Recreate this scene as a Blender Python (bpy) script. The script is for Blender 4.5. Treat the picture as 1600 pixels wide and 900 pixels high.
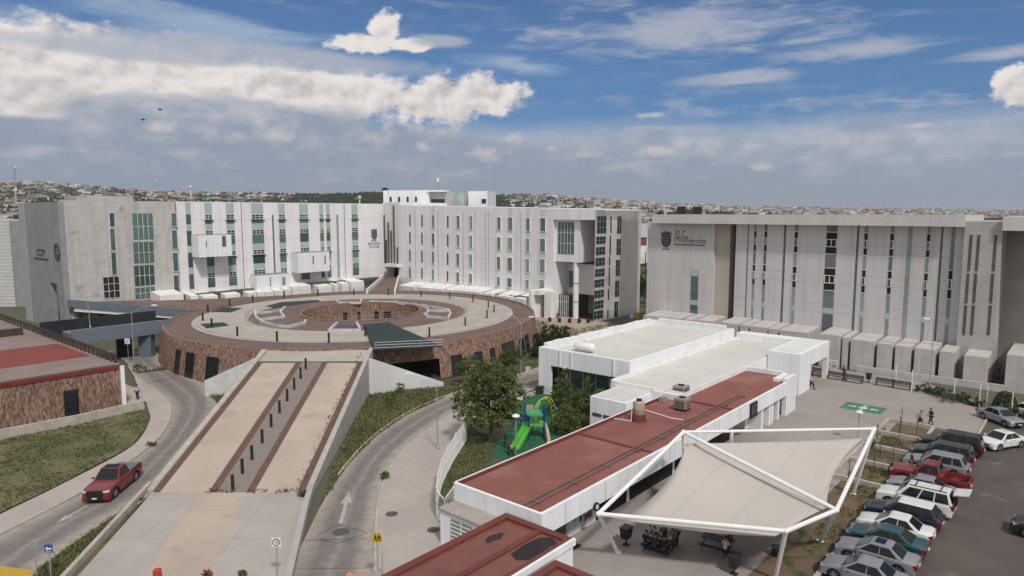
import bpy, bmesh, math, random
from mathutils import Vector, Matrix
random.seed(7)
R = math.radians
for o in list(bpy.data.objects): bpy.data.objects.remove(o)
SC = bpy.context.scene
COL = SC.collection

# ---------------------------------------------------------------- camera
F, HC, HY = 1067.0, 21.0, 331.0
PIT = math.atan((450-HY)/F)
cam = bpy.data.objects.new('camera', bpy.data.cameras.new('camera'))
COL.objects.link(cam)
cam.location = (0, 0, HC)
cam.rotation_euler = (R(90)-PIT, 0, 0)
cam.data.sensor_width = 36; cam.data.lens = 36*F/1600
cam.data.clip_start = 0.5; cam.data.clip_end = 30000
SC.camera = cam
SC.render.resolution_x = 1024; SC.render.resolution_y = 576

# ---------------------------------------------------------------- sun, exposure
SUN_EL, SUN_AZ = 50, 158            # azimuth clockwise from +Y (where the light comes from)
sl = bpy.data.lights.new('sun', 'SUN'); sl.energy = 2.6; sl.angle = R(6); sl.color = (1, .965, .915)
sun = bpy.data.objects.new('sun', sl); COL.objects.link(sun)
sd = Vector((math.sin(R(SUN_AZ))*math.cos(R(SUN_EL)), math.cos(R(SUN_AZ))*math.cos(R(SUN_EL)), math.sin(R(SUN_EL))))
sun.rotation_euler = sd.to_track_quat('Z', 'Y').to_euler(); sun.location = (0, -20, 80)
SC.view_settings.view_transform = 'Standard'; SC.view_settings.look = 'None'
SC.view_settings.gamma = 1; SC.view_settings.use_curve_mapping = False
SC.view_settings.exposure = 0.0

# ---------------------------------------------------------------- world: sky + clouds by direction
W = bpy.data.worlds.new('World'); SC.world = W; W.use_nodes = True
nt = W.node_tree; N = nt.nodes; LK = nt.links
N.clear()
out = N.new('ShaderNodeOutputWorld'); bg = N.new('ShaderNodeBackground'); bg.inputs[1].default_value = 0.1
LK.new(bg.outputs[0], out.inputs[0])
sky = N.new('ShaderNodeTexSky'); sky.sky_type = 'NISHITA'; sky.sun_disc = False
sky.sun_elevation = R(SUN_EL); sky.sun_rotation = R(SUN_AZ); sky.altitude = 2300; sky.air_density = 1.0; sky.dust_density = 0.6; sky.ozone_density = 2.5
def setin(s, v):
    if hasattr(v, 'links') or isinstance(v, bpy.types.NodeSocket): LK.new(v, s)
    else: s.default_value = v
def M(op, a, b=0.0, c=None, clamp=False):
    n = N.new('ShaderNodeMath'); n.operation = op; n.use_clamp = clamp
    setin(n.inputs[0], a); setin(n.inputs[1], b)
    if c is not None: setin(n.inputs[2], c)
    return n.outputs[0]
def mixc(f, a, b):
    n = N.new('ShaderNodeMix'); n.data_type = 'RGBA'; n.clamp_factor = True
    setin(n.inputs['Factor'], f)
    for s, v in ((n.inputs[6], a), (n.inputs[7], b)):
        if isinstance(v, tuple): s.default_value = (*v, 1)
        else: LK.new(v, s)
    return n.outputs[2]
def smooth(x, lo, hi):
    n = N.new('ShaderNodeMapRange'); n.interpolation_type = 'SMOOTHSTEP'
    setin(n.inputs[0], x); setin(n.inputs[1], lo); setin(n.inputs[2], hi)
    return n.outputs[0]
tc = N.new('ShaderNodeTexCoord'); sep = N.new('ShaderNodeSeparateXYZ'); LK.new(tc.outputs['Generated'], sep.inputs[0])
sx, sy, sz = sep.outputs
AZ = M('ARCTAN2', sx, sy)
EL = M('ARCSINE', sz)
def azr(px): return math.atan((px-800)/F)
def elr(px, py):  # elevation of the photo direction
    dx = (px-800)/F; dy = -(py-450)/F; c, s = math.cos(PIT), math.sin(PIT)
    d = Vector((dx, c+dy*s, -s+dy*c)).normalized(); return math.asin(d.z)
cmb = N.new('ShaderNodeCombineXYZ'); LK.new(AZ, cmb.inputs[0]); LK.new(EL, cmb.inputs[1])
def noise(scale, sxx=1, syy=1, det=8, rough=.55, off=0, dist=0):
    mp = N.new('ShaderNodeMapping'); LK.new(cmb.outputs[0], mp.inputs[0])
    mp.inputs['Scale'].default_value = (sxx, syy, 1); mp.inputs['Location'].default_value = (off, off*.37, off*.11)
    n = N.new('ShaderNodeTexNoise'); n.inputs['Scale'].default_value = scale; n.inputs['Detail'].default_value = det
    n.inputs['Roughness'].default_value = rough; n.inputs['Distortion'].default_value = dist
    LK.new(mp.outputs[0], n.inputs['Vector']); return M('SUBTRACT', n.outputs[0], .5)
n_big = noise(6, 1, 2.2, 10, .58)
n_puff = noise(26, 1, 1.3, 9, .62, 3.1)
n_fine = noise(70, 1, 1.6, 6, .6, 5.7)
n_strk = noise(5, 1, 5.5, 10, .62, 9.3, .6)
n_strk2 = noise(13, 1, 4.5, 8, .6, 14.2, .8)
n_wide = noise(2.2, 1, 2.5, 6, .55, 21)
def reliefn():
    mp = N.new('ShaderNodeMapping'); LK.new(cmb.outputs[0], mp.inputs[0]); mp.inputs['Scale'].default_value = (1, 1.3, 1); mp.inputs['Location'].default_value = (3.1-.008, 3.1*.37+.012, 3.1*.11)
    n = N.new('ShaderNodeTexNoise'); n.inputs['Scale'].default_value = 26; n.inputs['Detail'].default_value = 6; n.inputs['Roughness'].default_value = .55; LK.new(mp.outputs[0], n.inputs['Vector']); return M('SUBTRACT', n.outputs[0], .5)
relief = M('SUBTRACT', n_puff, reliefn())
puffy = M('ADD', M('MULTIPLY', n_puff, 1.0), M('MULTIPLY', n_fine, .35))
def blob(px, py, rx, ry, nz, amt, lo, hi, tilt=0):
    cx, cy = azr(px), elr(px, py); rx, ry = rx/F, ry/F
    dx = M('SUBTRACT', AZ, cx); dy = M('SUBTRACT', EL, cy)
    if tilt:
        ct, st = math.cos(R(tilt)), math.sin(R(tilt))
        dx, dy = M('ADD', M('MULTIPLY', dx, ct), M('MULTIPLY', dy, st)), M('SUBTRACT', M('MULTIPLY', dy, ct), M('MULTIPLY', dx, st))
    dx = M('DIVIDE', dx, rx); dy = M('DIVIDE', dy, ry)
    d = M('SQRT', M('ADD', M('MULTIPLY', dx, dx), M('MULTIPLY', dy, dy)))
    v = M('ADD', M('SUBTRACT', 1.0, d), M('MULTIPLY', nz, amt))
    return smooth(v, lo, hi)
def mx(*a):
    r = a[0]
    for b in a[1:]: r = M('MAXIMUM', r, b)
    return r
K = 10.0
def cc(r, g, b): # photo colour -> linear radiance / 0.1
    f = lambda v: ((v/255+.055)/1.055)**2.4*K
    return (f(r), f(g), f(b))
skyc = N.new('ShaderNodeMix'); skyc.data_type = 'RGBA'; skyc.blend_type = 'MULTIPLY'; skyc.inputs['Factor'].default_value = 1
LK.new(sky.outputs[0], skyc.inputs[6]); skyc.inputs[7].default_value = (.52, .67, .82, 1)
col = mixc(M('MULTIPLY', M('SUBTRACT', 1.0, smooth(EL, .10, .36)), .62), skyc.outputs[2], cc(80, 126, 172))
# high cirrus streaks over the upper sky
cir = M('MULTIPLY', smooth(M('ADD', n_strk, M('MULTIPLY', n_strk2, .5)), -.02, .35), smooth(EL, .10, .30))
col = mixc(M('MULTIPLY', cir, .60), col, cc(175, 185, 200))
c2 = mx(blob(1060, 45, 300, 52, M('ADD', n_strk, n_strk2), 1.5, .12, .95), blob(1330, 78, 150, 20, n_strk2, 1.5, .1, .9),
        blob(1150, 122, 120, 16, n_strk2, 1.5, .1, .9), blob(1560, 85, 110, 12, n_strk2, 1.4, .1, .9))
col = mixc(M('MULTIPLY', c2, .72), col, cc(186, 188, 199))
c2b = mx(blob(330, 42, 330, 34, n_strk, 1.6, .1, .9, -9), blob(60, 60, 140, 50, n_strk2, 1.3, .1, .9), blob(800, 100, 110, 18, n_strk2, 1.5, .1, .9, -6))
col = mixc(M('MULTIPLY', c2b, .70), col, cc(168, 184, 205))
# far low bank that closes the horizon
ntop = M('ADD', EL, M('ADD', M('MULTIPLY', n_big, .05), M('MULTIPLY', n_puff, .02)))
bank = smooth(ntop, elr(1200, 168), elr(1200, 226))
nbank = M('ADD', M('MULTIPLY', n_big, .9), M('MULTIPLY', n_puff, .5))
bankc = mixc(smooth(M('ADD', nbank, M('MULTIPLY', EL, 4.0)), .10, .75), cc(146, 158, 175), cc(196, 199, 208))
col = mixc(M('MULTIPLY', bank, .93), col, bankc)
# white tower clouds
big = mx(blob(608, 48, 30, 34, puffy, 1.3, .10, .44), blob(645, 70, 46, 13, puffy, 1.3, .1, .44), blob(572, 68, 64, 16, puffy, 1.5, .1, .42), blob(1592, 130, 50, 34, puffy, 1.6, .10, .44), blob(45, 56, 66, 16, puffy, 1.5, .12, .4),
         blob(330, 124, 430, 56, puffy, 1.2, .08, .46, -5), blob(60, 140, 220, 62, puffy, 1.2, .08, .46), blob(700, 156, 150, 44, puffy, 1.3, .10, .44, 4), blob(520, 146, 200, 46, puffy, 1.3, .08, .46))
wc = mixc(smooth(M('ADD', M('MULTIPLY', relief, 1.3), M('ADD', M('MULTIPLY', n_big, .9), M('MULTIPLY', EL, 1.2))), -.22, .42), cc(192, 186, 186), cc(236, 230, 226))
col = mixc(big, col, wc)
# grey anvil sheet above the white band
anv = mx(blob(430, 88, 320, 24, n_strk, .9, .08, .6, -2), blob(250, 84, 230, 19, n_strk, .9, .08, .6), blob(690, 64, 62, 14, n_strk2, .6, .1, .6))
col = mixc(M('MULTIPLY', anv, .85), col, cc(172, 178, 192))
# dark rain base under the white band
nb = M('ADD', M('MULTIPLY', n_big, .10), M('MULTIPLY', n_puff, .045))
lim = M('ADD', elr(300, 150), M('MULTIPLY', smooth(AZ, azr(430), azr(950)), -.055))
base = M('MULTIPLY', smooth(M('ADD', M('SUBTRACT', lim, EL), nb), -.004, .018), M('SUBTRACT', 1.0, smooth(AZ, azr(820), azr(1250))))
lft = M('MULTIPLY', M('SUBTRACT', 1.0, smooth(M('ADD', AZ, M('MULTIPLY', nb, 1.5)), azr(60), azr(150))), smooth(EL, elr(60, 190), elr(60, 178)))
basec = mixc(smooth(M('ADD', M('ADD', n_big, M('MULTIPLY', n_puff, .6)), M('MULTIPLY', EL, 1.5)), .08, .62), cc(145, 157, 175), cc(198, 197, 204))
col = mixc(M('MULTIPLY', M('MULTIPLY', base, .95), M('SUBTRACT', 1.0, lft)), col, basec)
# layered paler veils inside the bank
n_lay = noise(7, 1, 7, 9, .6, 33, .4)
veil = M('MULTIPLY', smooth(M('ADD', n_lay, M('MULTIPLY', n_puff, .45)), -.02, .30), M('MULTIPLY', smooth(EL, .015, .06), M('SUBTRACT', 1.0, smooth(EL, .13, .19))))
col = mixc(M('MULTIPLY', veil, .62), col, cc(200, 198, 203))
# little sunlit puffs
pf = mx(blob(790, 217, 46, 12, puffy, 2.4, .2, 1.2), blob(755, 240, 46, 18, puffy, 2.4, .2, 1.3), blob(430, 215, 120, 34, puffy, 2.6, .3, 1.7), blob(690, 205, 90, 22, puffy, 2.4, .25, 1.5), blob(1090, 225, 160, 26, puffy, 2.6, .3, 1.7), blob(1350, 215, 180, 20, puffy, 2.6, .3, 1.8), blob(862, 232, 18, 8, puffy, 2.0, .2, 1.1), blob(918, 240, 42, 17, puffy, 2.3, .2, 1.2),
        blob(1022, 236, 50, 17, puffy, 1.9, .2, 1.0), blob(258, 198, 40, 14, puffy, 1.7, .2, 1.0), blob(1005, 180, 46, 7, puffy, 2.2, .2, 1.1), blob(1180, 260, 28, 9, puffy, 1.8, .2, 1.0),
        blob(1420, 196, 44, 6, puffy, 2.2, .2, 1.1), blob(660, 228, 18, 12, puffy, 1.8, .2, 1.), blob(580, 212, 70, 32, puffy, 2.0, .25, 1.3))
col = mixc(M('MULTIPLY', pf, .62), col, cc(214, 204, 200))
# horizon murk
mk = M('SUBTRACT', 1.0, smooth(EL, -.01, .06))
col = mixc(M('MULTIPLY', mk, .55), col, cc(136, 147, 162))
# unseen bright cloud deck overhead and behind, added to whiten the ambient light
ov = mx(smooth(M('ADD', EL, M('MULTIPLY', n_wide, .15)), .36, .62), M('MULTIPLY', smooth(M('MULTIPLY', sy, -1.0), -.25, .15), smooth(EL, -.02, .1)))
ovc = mixc(smooth(M('ADD', n_wide, M('MULTIPLY', n_big, .6)), -.2, .3), cc(198, 198, 200), cc(236, 234, 231))
col = mixc(M('MULTIPLY', ov, .92), col, ovc)
LK.new(col, bg.inputs[0])

# ---------------------------------------------------------------- geometry of the place
PC, PS = math.cos(PIT), math.sin(PIT)
def ray(px, py):
    dx = (px-800)/F; dy = -(py-450)/F
    return Vector((dx, PC+dy*PS, -PS+dy*PC))
EYE = Vector((0, 0, HC))
def P(px, py, z=0.0):
    d = ray(px, py); return EYE+d*((z-HC)/d.z)
def PY(px, py, Y):
    d = ray(px, py); return EYE+d*(Y/d.y)
A0 = R(49.3); UX, UY = math.cos(A0), math.sin(A0); OX, OY = 1.9, 37.9
def G(u, v, z=0.0): return Vector((OX+u*UX+v*UY, OY+u*UY-v*UX, z))
def toG(p):
    x, y = p[0]-OX, p[1]-OY; return (x*UX+y*UY, x*UY-y*UX)
def gp(px, py, z=0.0): return toG(P(px, py, z))
def onU(px, py, u):
    d = ray(px, py); eu = toG((0, 0))[0]; du = d.x*UX+d.y*UY; t = (u-eu)/du; p = EYE+d*t
    return toG(p)[1], p.z
def onV(px, py, v):
    d = ray(px, py); ev = toG((0, 0))[1]; dv = d.x*UY-d.y*UX; t = (v-ev)/dv; p = EYE+d*t
    return toG(p)[0], p.z
UROT = A0
# ---------------------------------------------------------------- materials (procedural)
MATS = {}
def mat(name, c, rough=.8, c2=None, nscale=.6, namt=.35, detail=5, streak=False, joint=None, spec=.35, metal=0, bump=0, bscale=8, fleck=None, coat=0, jointx=None, drip=0, vary=False):
    if name in MATS: return MATS[name]
    m = bpy.data.materials.new(name); m.use_nodes = True; t = m.node_tree; n = t.nodes; L = t.links
    b = n['Principled BSDF']; b.inputs['Roughness'].default_value = rough; b.inputs['Specular IOR Level'].default_value = spec; b.inputs['Metallic'].default_value = metal
    if coat: b.inputs['Coat Weight'].default_value = coat; b.inputs['Coat Roughness'].default_value = .06
    geo = n.new('ShaderNodeNewGeometry')
    c2 = c2 or tuple(x*(1-namt) for x in c)
    mp = n.new('ShaderNodeMapping'); L.new(geo.outputs['Position'], mp.inputs[0])
    if streak: mp.inputs['Scale'].default_value = (1, 1, .12)
    no = n.new('ShaderNodeTexNoise'); no.inputs['Scale'].default_value = nscale; no.inputs['Detail'].default_value = detail; no.inputs['Roughness'].default_value = .62
    L.new(mp.outputs[0], no.inputs['Vector'])
    ra = n.new('ShaderNodeMapRange'); ra.inputs[1].default_value = .35; ra.inputs[2].default_value = .68; L.new(no.outputs[0], ra.inputs[0])
    mi = n.new('ShaderNodeMix'); mi.data_type = 'RGBA'; L.new(ra.outputs[0], mi.inputs['Factor'])
    mi.inputs[6].default_value = (*c, 1); mi.inputs[7].default_value = (*c2, 1)
    col = mi.outputs[2]
    def dark(fac_socket, k):
        nonlocal col
        x = n.new('ShaderNodeMix'); x.data_type = 'RGBA'; L.new(fac_socket, x.inputs['Factor']); L.new(col, x.inputs[6])
        x.inputs[7].default_value = (*[v*k for v in c], 1); col = x.outputs[2]
    if fleck:   # (scale, colour, threshold)
        f = n.new('ShaderNodeTexNoise'); f.inputs['Scale'].default_value = fleck[0]; f.inputs['Detail'].default_value = 3; L.new(geo.outputs['Position'], f.inputs['Vector'])
        fr = n.new('ShaderNodeMapRange'); fr.inputs[1].default_value = fleck[2]; fr.inputs[2].default_value = fleck[2]+.14; L.new(f.outputs[0], fr.inputs[0])
        x = n.new('ShaderNodeMix'); x.data_type = 'RGBA'; L.new(fr.outputs[0], x.inputs['Factor']); L.new(col, x.inputs[6]); x.inputs[7].default_value = (*fleck[1], 1); col = x.outputs[2]
    if drip:    # rain streaks running down the face
        dm = n.new('ShaderNodeMapping'); dm.inputs['Scale'].default_value = (1.6, 1.6, .07); L.new(geo.outputs['Position'], dm.inputs[0])
        dn = n.new('ShaderNodeTexNoise'); dn.inputs['Scale'].default_value = 1.0; dn.inputs['Detail'].default_value = 7; dn.inputs['Roughness'].default_value = .7; L.new(dm.outputs[0], dn.inputs['Vector'])
        dr = n.new('ShaderNodeMapRange'); dr.inputs[1].default_value = .50; dr.inputs[2].default_value = .72; L.new(dn.outputs[0], dr.inputs[0]); dark(dr.outputs[0], drip)
    if vary:    # panes differ: blinds, curtains, dark rooms behind
        oi = n.new('ShaderNodeObjectInfo'); vr = n.new('ShaderNodeMapRange'); vr.inputs[3].default_value = .55; vr.inputs[4].default_value = 1.7; L.new(oi.outputs['Random'], vr.inputs[0])
        vm = n.new('ShaderNodeVectorMath'); vm.operation = 'SCALE'; L.new(col, vm.inputs[0]); L.new(vr.outputs[0], vm.inputs['Scale']); col = vm.outputs[0]
    if joint:   # panel joints every (period) metres of height
        sp = n.new('ShaderNodeSeparateXYZ'); L.new(geo.outputs['Position'], sp.inputs[0])
        for per, offs, wid in joint:
            a = n.new('ShaderNodeMath'); a.operation = 'ADD'; L.new(sp.outputs[2], a.inputs[0]); a.inputs[1].default_value = offs
            q = n.new('ShaderNodeMath'); q.operation = 'MODULO'; L.new(a.outputs[0], q.inputs[0]); q.inputs[1].default_value = per
            k = n.new('ShaderNodeMath'); k.operation = 'LESS_THAN'; L.new(q.outputs[0], k.inputs[0]); k.inputs[1].default_value = wid
            dark(k.outputs[0], .62)
    if jointx:  # slab joints in the two ground directions of the grid
        rt = n.new('ShaderNodeMapping'); rt.inputs['Rotation'].default_value = (0, 0, -jointx[1]); L.new(geo.outputs['Position'], rt.inputs[0])
        sp = n.new('ShaderNodeSeparateXYZ'); L.new(rt.outputs[0], sp.inputs[0])
        for ax in (jointx[3] if len(jointx) > 3 else (0, 1)):
            q = n.new('ShaderNodeMath'); q.operation = 'PINGPONG'; L.new(sp.outputs[ax], q.inputs[0]); q.inputs[1].default_value = jointx[0]/2
            k = n.new('ShaderNodeMath'); k.operation = 'LESS_THAN'; L.new(q.outputs[0], k.inputs[0]); k.inputs[1].default_value = jointx[2]
            dark(k.outputs[0], .7)
    L.new(col, b.inputs['Base Color'])
    if bump:
        nb = n.new('ShaderNodeTexNoise'); nb.inputs['Scale'].default_value = bscale; nb.inputs['Detail'].default_value = 6; L.new(geo.outputs['Position'], nb.inputs['Vector'])
        bp = n.new('ShaderNodeBump'); bp.inputs['Strength'].default_value = bump; bp.inputs['Distance'].default_value = .05; L.new(nb.outputs[0], bp.inputs['Height']); L.new(bp.outputs[0], b.inputs['Normal'])
    MATS[name] = m; return m
def stone_mat():
    m = bpy.data.materials.new('stone_cladding'); m.use_nodes = True; t = m.node_tree; n = t.nodes; L = t.links
    b = n['Principled BSDF']; b.inputs['Roughness'].default_value = .9; b.inputs['Specular IOR Level'].default_value = .2
    geo = n.new('ShaderNodeNewGeometry'); mp = n.new('ShaderNodeMapping'); mp.inputs['Scale'].default_value = (9, 9, 2.4); L.new(geo.outputs['Position'], mp.inputs[0])
    v = n.new('ShaderNodeTexVoronoi'); v.inputs['Scale'].default_value = 1.0; L.new(mp.outputs[0], v.inputs['Vector'])
    sp = n.new('ShaderNodeSeparateColor'); L.new(v.outputs['Color'], sp.inputs[0])
    r = n.new('ShaderNodeValToRGB'); L.new(sp.outputs[0], r.inputs[0]); e = r.color_ramp.elements
    e[0].position = 0; e[0].color = (.12, .07, .056, 1); e[1].position = 1; e[1].color = (.38, .28, .21, 1)
    for p, c in ((.3, (.20, .118, .092)), (.55, (.25, .158, .122)), (.8, (.30, .195, .15))):
        k = e.new(p); k.color = (*c, 1)
    no = n.new('ShaderNodeTexNoise'); no.inputs['Scale'].default_value = .35; no.inputs['Detail'].default_value = 6; L.new(geo.outputs['Position'], no.inputs['Vector'])
    mi = n.new('ShaderNodeMix'); mi.data_type = 'RGBA'; mi.blend_type = 'MULTIPLY'; mi.inputs['Factor'].default_value = .4
    rr = n.new('ShaderNodeValToRGB'); rr.color_ramp.elements[0].position = .3; rr.color_ramp.elements[0].color = (.6, .6, .6, 1); rr.color_ramp.elements[1].position = .7; rr.color_ramp.elements[1].color = (1.1, 1.05, 1, 1)
    L.new(no.outputs[0], rr.inputs[0]); L.new(r.outputs[0], mi.inputs[6]); L.new(rr.outputs[0], mi.inputs[7]); L.new(mi.outputs[2], b.inputs['Base Color'])
    bp = n.new('ShaderNodeBump'); bp.inputs['Strength'].default_value = .6; bp.inputs['Distance'].default_value = .08; L.new(sp.outputs[1], bp.inputs['Height']); L.new(bp.outputs[0], b.inputs['Normal'])
    MATS['stone'] = m; return m
def foliage(name, a, b_, c, scale=1.2):
    m = bpy.data.materials.new(name); m.use_nodes = True; t = m.node_tree; n = t.nodes; L = t.links
    b = n['Principled BSDF']; b.inputs['Roughness'].default_value = .65; b.inputs['Specular IOR Level'].default_value = .25
    geo = n.new('ShaderNodeNewGeometry')
    no = n.new('ShaderNodeTexNoise'); no.inputs['Scale'].default_value = scale; no.inputs['Detail'].default_value = 3; L.new(geo.outputs['Position'], no.inputs['Vector'])
    wn = n.new('ShaderNodeTexWhiteNoise'); wn.noise_dimensions = '1D'; L.new(geo.outputs['Random Per Island'], wn.inputs['W'])
    ad = n.new('ShaderNodeMath'); ad.operation = 'MULTIPLY_ADD'; L.new(wn.outputs[0], ad.inputs[0]); ad.inputs[1].default_value = .45; L.new(no.outputs[0], ad.inputs[2])
    r = n.new('ShaderNodeValToRGB'); L.new(ad.outputs[0], r.inputs[0]); e = r.color_ramp.elements
    e[0].position = .4; e[0].color = (*a, 1); e[1].position = 1.0; e[1].color = (*c, 1); k = e.new(.7); k.color = (*b_, 1)
    L.new(r.outputs[0], b.inputs['Base Color'])
    tr = n.new('ShaderNodeBsdfTranslucent'); L.new(r.outputs[0], tr.inputs[0]); ms = n.new('ShaderNodeMixShader'); ms.inputs[0].default_value = .25
    L.new(b.outputs[0], ms.inputs[1]); L.new(tr.outputs[0], ms.inputs[2]); L.new(ms.outputs[0], n['Material Output'].inputs[0])
    MATS[name] = m; return m
STONE = stone_mat()
WHITE = mat('white_render', (.78, .765, .77), .75, (.68, .665, .67), .35, streak=True, joint=[(4.25, 1.9, .07)], drip=.76)
WHITE2 = mat('white_paint', (.80, .81, .83), .6, (.73, .74, .76), .5, streak=True, drip=.8)
WHITEPAINT = mat('white_enamel', (.78, .78, .77), .4, (.7, .7, .68), 1.5)
SHELLW = mat('white_hood', (.80, .79, .77), .7, (.68, .67, .65), .8)
CREAM = mat('cream_panel', (.56, .54, .535), .75, (.50, .485, .48), .3, streak=True, drip=.76, joint=[(4.25, 1.9, .06), (4.25, .6, .05)])
CREAMB = mat('beige_panel', (.44, .39, .34), .78, (.38, .34, .3), .3, streak=True)
HOODC = mat('pale_stone_hood', (.54, .51, .49), .8, (.45, .42, .405), .7, drip=.72, joint=[(1.45, .3, .03)])
CONC = mat('raw_concrete', (.52, .505, .485), .85, (.43, .415, .395), .7, detail=8, drip=.66, joint=[(1.05, .3, .035)], fleck=(.45, (.31, .285, .26), .60))
CONCG = mat('grey_concrete', (.30, .305, .31), .85, (.235, .235, .24), .4, detail=8, joint=[(4.25, 2.2, .06)])
GLASS = mat('green_glass', (.055, .090, .086), .08, (.07, .12, .113), .25, spec=.8, vary=True)
GLASSG = mat('grey_glass', (.17, .21, .205), .1, (.12, .155, .15), .3, spec=.8, vary=True)
PALEG = mat('pale_green_glass', (.33, .43, .40), .2, (.40, .49, .465), .4, spec=.6)
PALEW = mat('faint_green_panel', (.50, .58, .55), .35, (.56, .63, .60), .4)
DARK = mat('dark_glass', (.012, .016, .016), .12, (.02, .025, .025), .5, spec=.7)
BLACK = mat('black_void', (.012, .011, .01), .8)
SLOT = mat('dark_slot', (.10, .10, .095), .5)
FRAME = mat('white_frame', (.75, .76, .76), .45)
ROOFG = mat('roof_membrane', (.34, .33, .31), .9, (.28, .27, .25), .4)
ROOFB = mat('beige_roof', (.60, .585, .55), .85, (.52, .505, .47), .25, detail=8, jointx=(1.9, UROT, .03))
RED = mat('red_roof', (.25, .097, .077), .8, (.19, .068, .054), .3, detail=8, fleck=(.22, (.265, .12, .10), .57), jointx=(2.1, UROT, .02, (0,)))
REDD = mat('dark_red_roof', (.165, .045, .036), .75, (.125, .033, .028), .5, detail=8)
TILE = mat('brown_paver', (.17, .112, .095), .9, (.125, .083, .072), .5, detail=9, fleck=(3, (.21, .145, .125), .60))
TILEP = mat('pink_paver', (.25, .19, .17), .9, (.20, .15, .135), .4, detail=8)
TERR = mat('pale_terrace', (.41, .37, .325), .9, (.33, .295, .26), .3, detail=8)
RAMPB = mat('beige_ramp', (.44, .368, .305), .92, (.365, .305, .25), .22, detail=9, fleck=(.5, (.34, .285, .235), .60), jointx=(5.2, 0, .02, (1,)))
RAMPG = mat('grey_ramp', (.40, .36, .33), .92, (.33, .30, .275), .25, detail=9, jointx=(6, 0, .03))
CUBE = mat('grey_cobbles', (.24, .205, .185), .95, (.18, .15, .135), 5, detail=3)
CUBER = mat('red_cobbles', (.15, .085, .07), .95, (.09, .055, .045), 4, detail=3, fleck=(2.2, (.25, .18, .14), .66))
PAVE = mat('pavement_concrete', (.41, .36, .325), .93, (.33, .29, .262), .22, detail=9, jointx=(4.6, UROT, .025), fleck=(.35, (.31, .265, .235), .63))
PLAZA = mat('plaza_concrete', (.325, .285, .268), .93, (.265, .233, .22), .18, detail=9, jointx=(5.5, UROT, .025), fleck=(.3, (.26, .23, .215), .62))
KERB = mat('kerb_concrete', (.46, .41, .36), .9, (.34, .30, .26), 1.2, detail=7)
KERBY = mat('yellow_kerb', (.46, .38, .22), .85, (.40, .35, .27), 2.5, detail=5)
ORANGE = mat('orange_kerb', (.50, .19, .06), .85, (.36, .18, .09), 2)
ASPH = mat('parking_asphalt', (.105, .088, .078), .95, (.070, .059, .054), .16, detail=10, fleck=(.6, (.15, .125, .11), .60))
SOIL = mat('bare_soil', (.17, .108, .075), 1, (.10, .085, .045), .5, detail=8, fleck=(.7, (.05, .06, .022), .54))
LAWN = mat('lawn', (.072, .086, .034), 1, (.14, .12, .065), .16, detail=9, fleck=(.9, (.03, .045, .014), .56))
DRY = mat('dry_lawn', (.10, .105, .045), 1, (.17, .14, .08), .14, detail=10, fleck=(.25, (.065, .075, .028), .55))
BLUEG = mat('blue_grey_steel', (.14, .17, .21), .55, (.12, .145, .18), .5)
NAVY = mat('dark_panel', (.02, .025, .03), .5)
GALV = mat('galvanised', (.42, .43, .44), .45, (.34, .35, .36), 2, metal=.4)
BRON = mat('dark_bronze', (.025, .022, .020), .6)
TARP = mat('tensile_fabric', (.47, .425, .39), .7, (.43, .39, .355), .2, spec=.2, jointx=(3.0, UROT, .018, (1,)))
SHADE = mat('dark_green_shade', (.02, .032, .034), .85, (.03, .045, .045), .5)
TRUNK = mat('bark', (.10, .08, .06), .95, (.06, .05, .04), 6)
RUBG = mat('green_rubber', (.02, .12, .055), .9, (.016, .095, .045), .4)
YEL = mat('sign_yellow', (.75, .48, .02), .4); BLU = mat('sign_blue', (.03, .12, .34), .4); BLK = mat('sign_black', (.015, .015, .015), .5); SW = mat('sign_white', (.78, .78, .78), .4)
ORG = mat('cone_orange', (.70, .16, .03), .5); REDP = mat('drum_red', (.50, .05, .03), .5)
TYRE = mat('tyre_rubber', (.018, .018, .018), .85); RIM = mat('alloy_rim', (.45, .45, .46), .35, metal=.6)
CGL = mat('car_glass', (.012, .016, .017), .08, spec=.3); HLT = mat('headlamp_glass', (.6, .6, .58), .12, spec=.8); TLT = mat('tail_lamp', (.28, .012, .01), .2)
GRN = mat('slide_green', (.12, .50, .06), .35); PLB = mat('play_blue', (.02, .06, .26), .4); YG = mat('lime_yellow', (.50, .58, .10), .4); TANP = mat('play_tan', (.50, .38, .28), .5)
LEAF = foliage('tree_leaf', (.032, .052, .014), (.09, .13, .035), (.17, .21, .06))
LEAFL = foliage('bright_leaf', (.034, .055, .012), (.085, .115, .028), (.14, .165, .045))
LEAFD = foliage('dark_leaf', (.014, .026, .011), (.032, .048, .019), (.06, .078, .03))
DRYG = foliage('dry_weed', (.06, .055, .03), (.11, .095, .055), (.17, .14, .085), .5)
GRASS = foliage('grass_blade', (.07, .088, .030), (.125, .14, .052), (.20, .185, .085), .5)
SKIN = mat('skin', (.30, .17, .11), .6); HAIR = mat('hair', (.012, .010, .009), .6)

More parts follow.
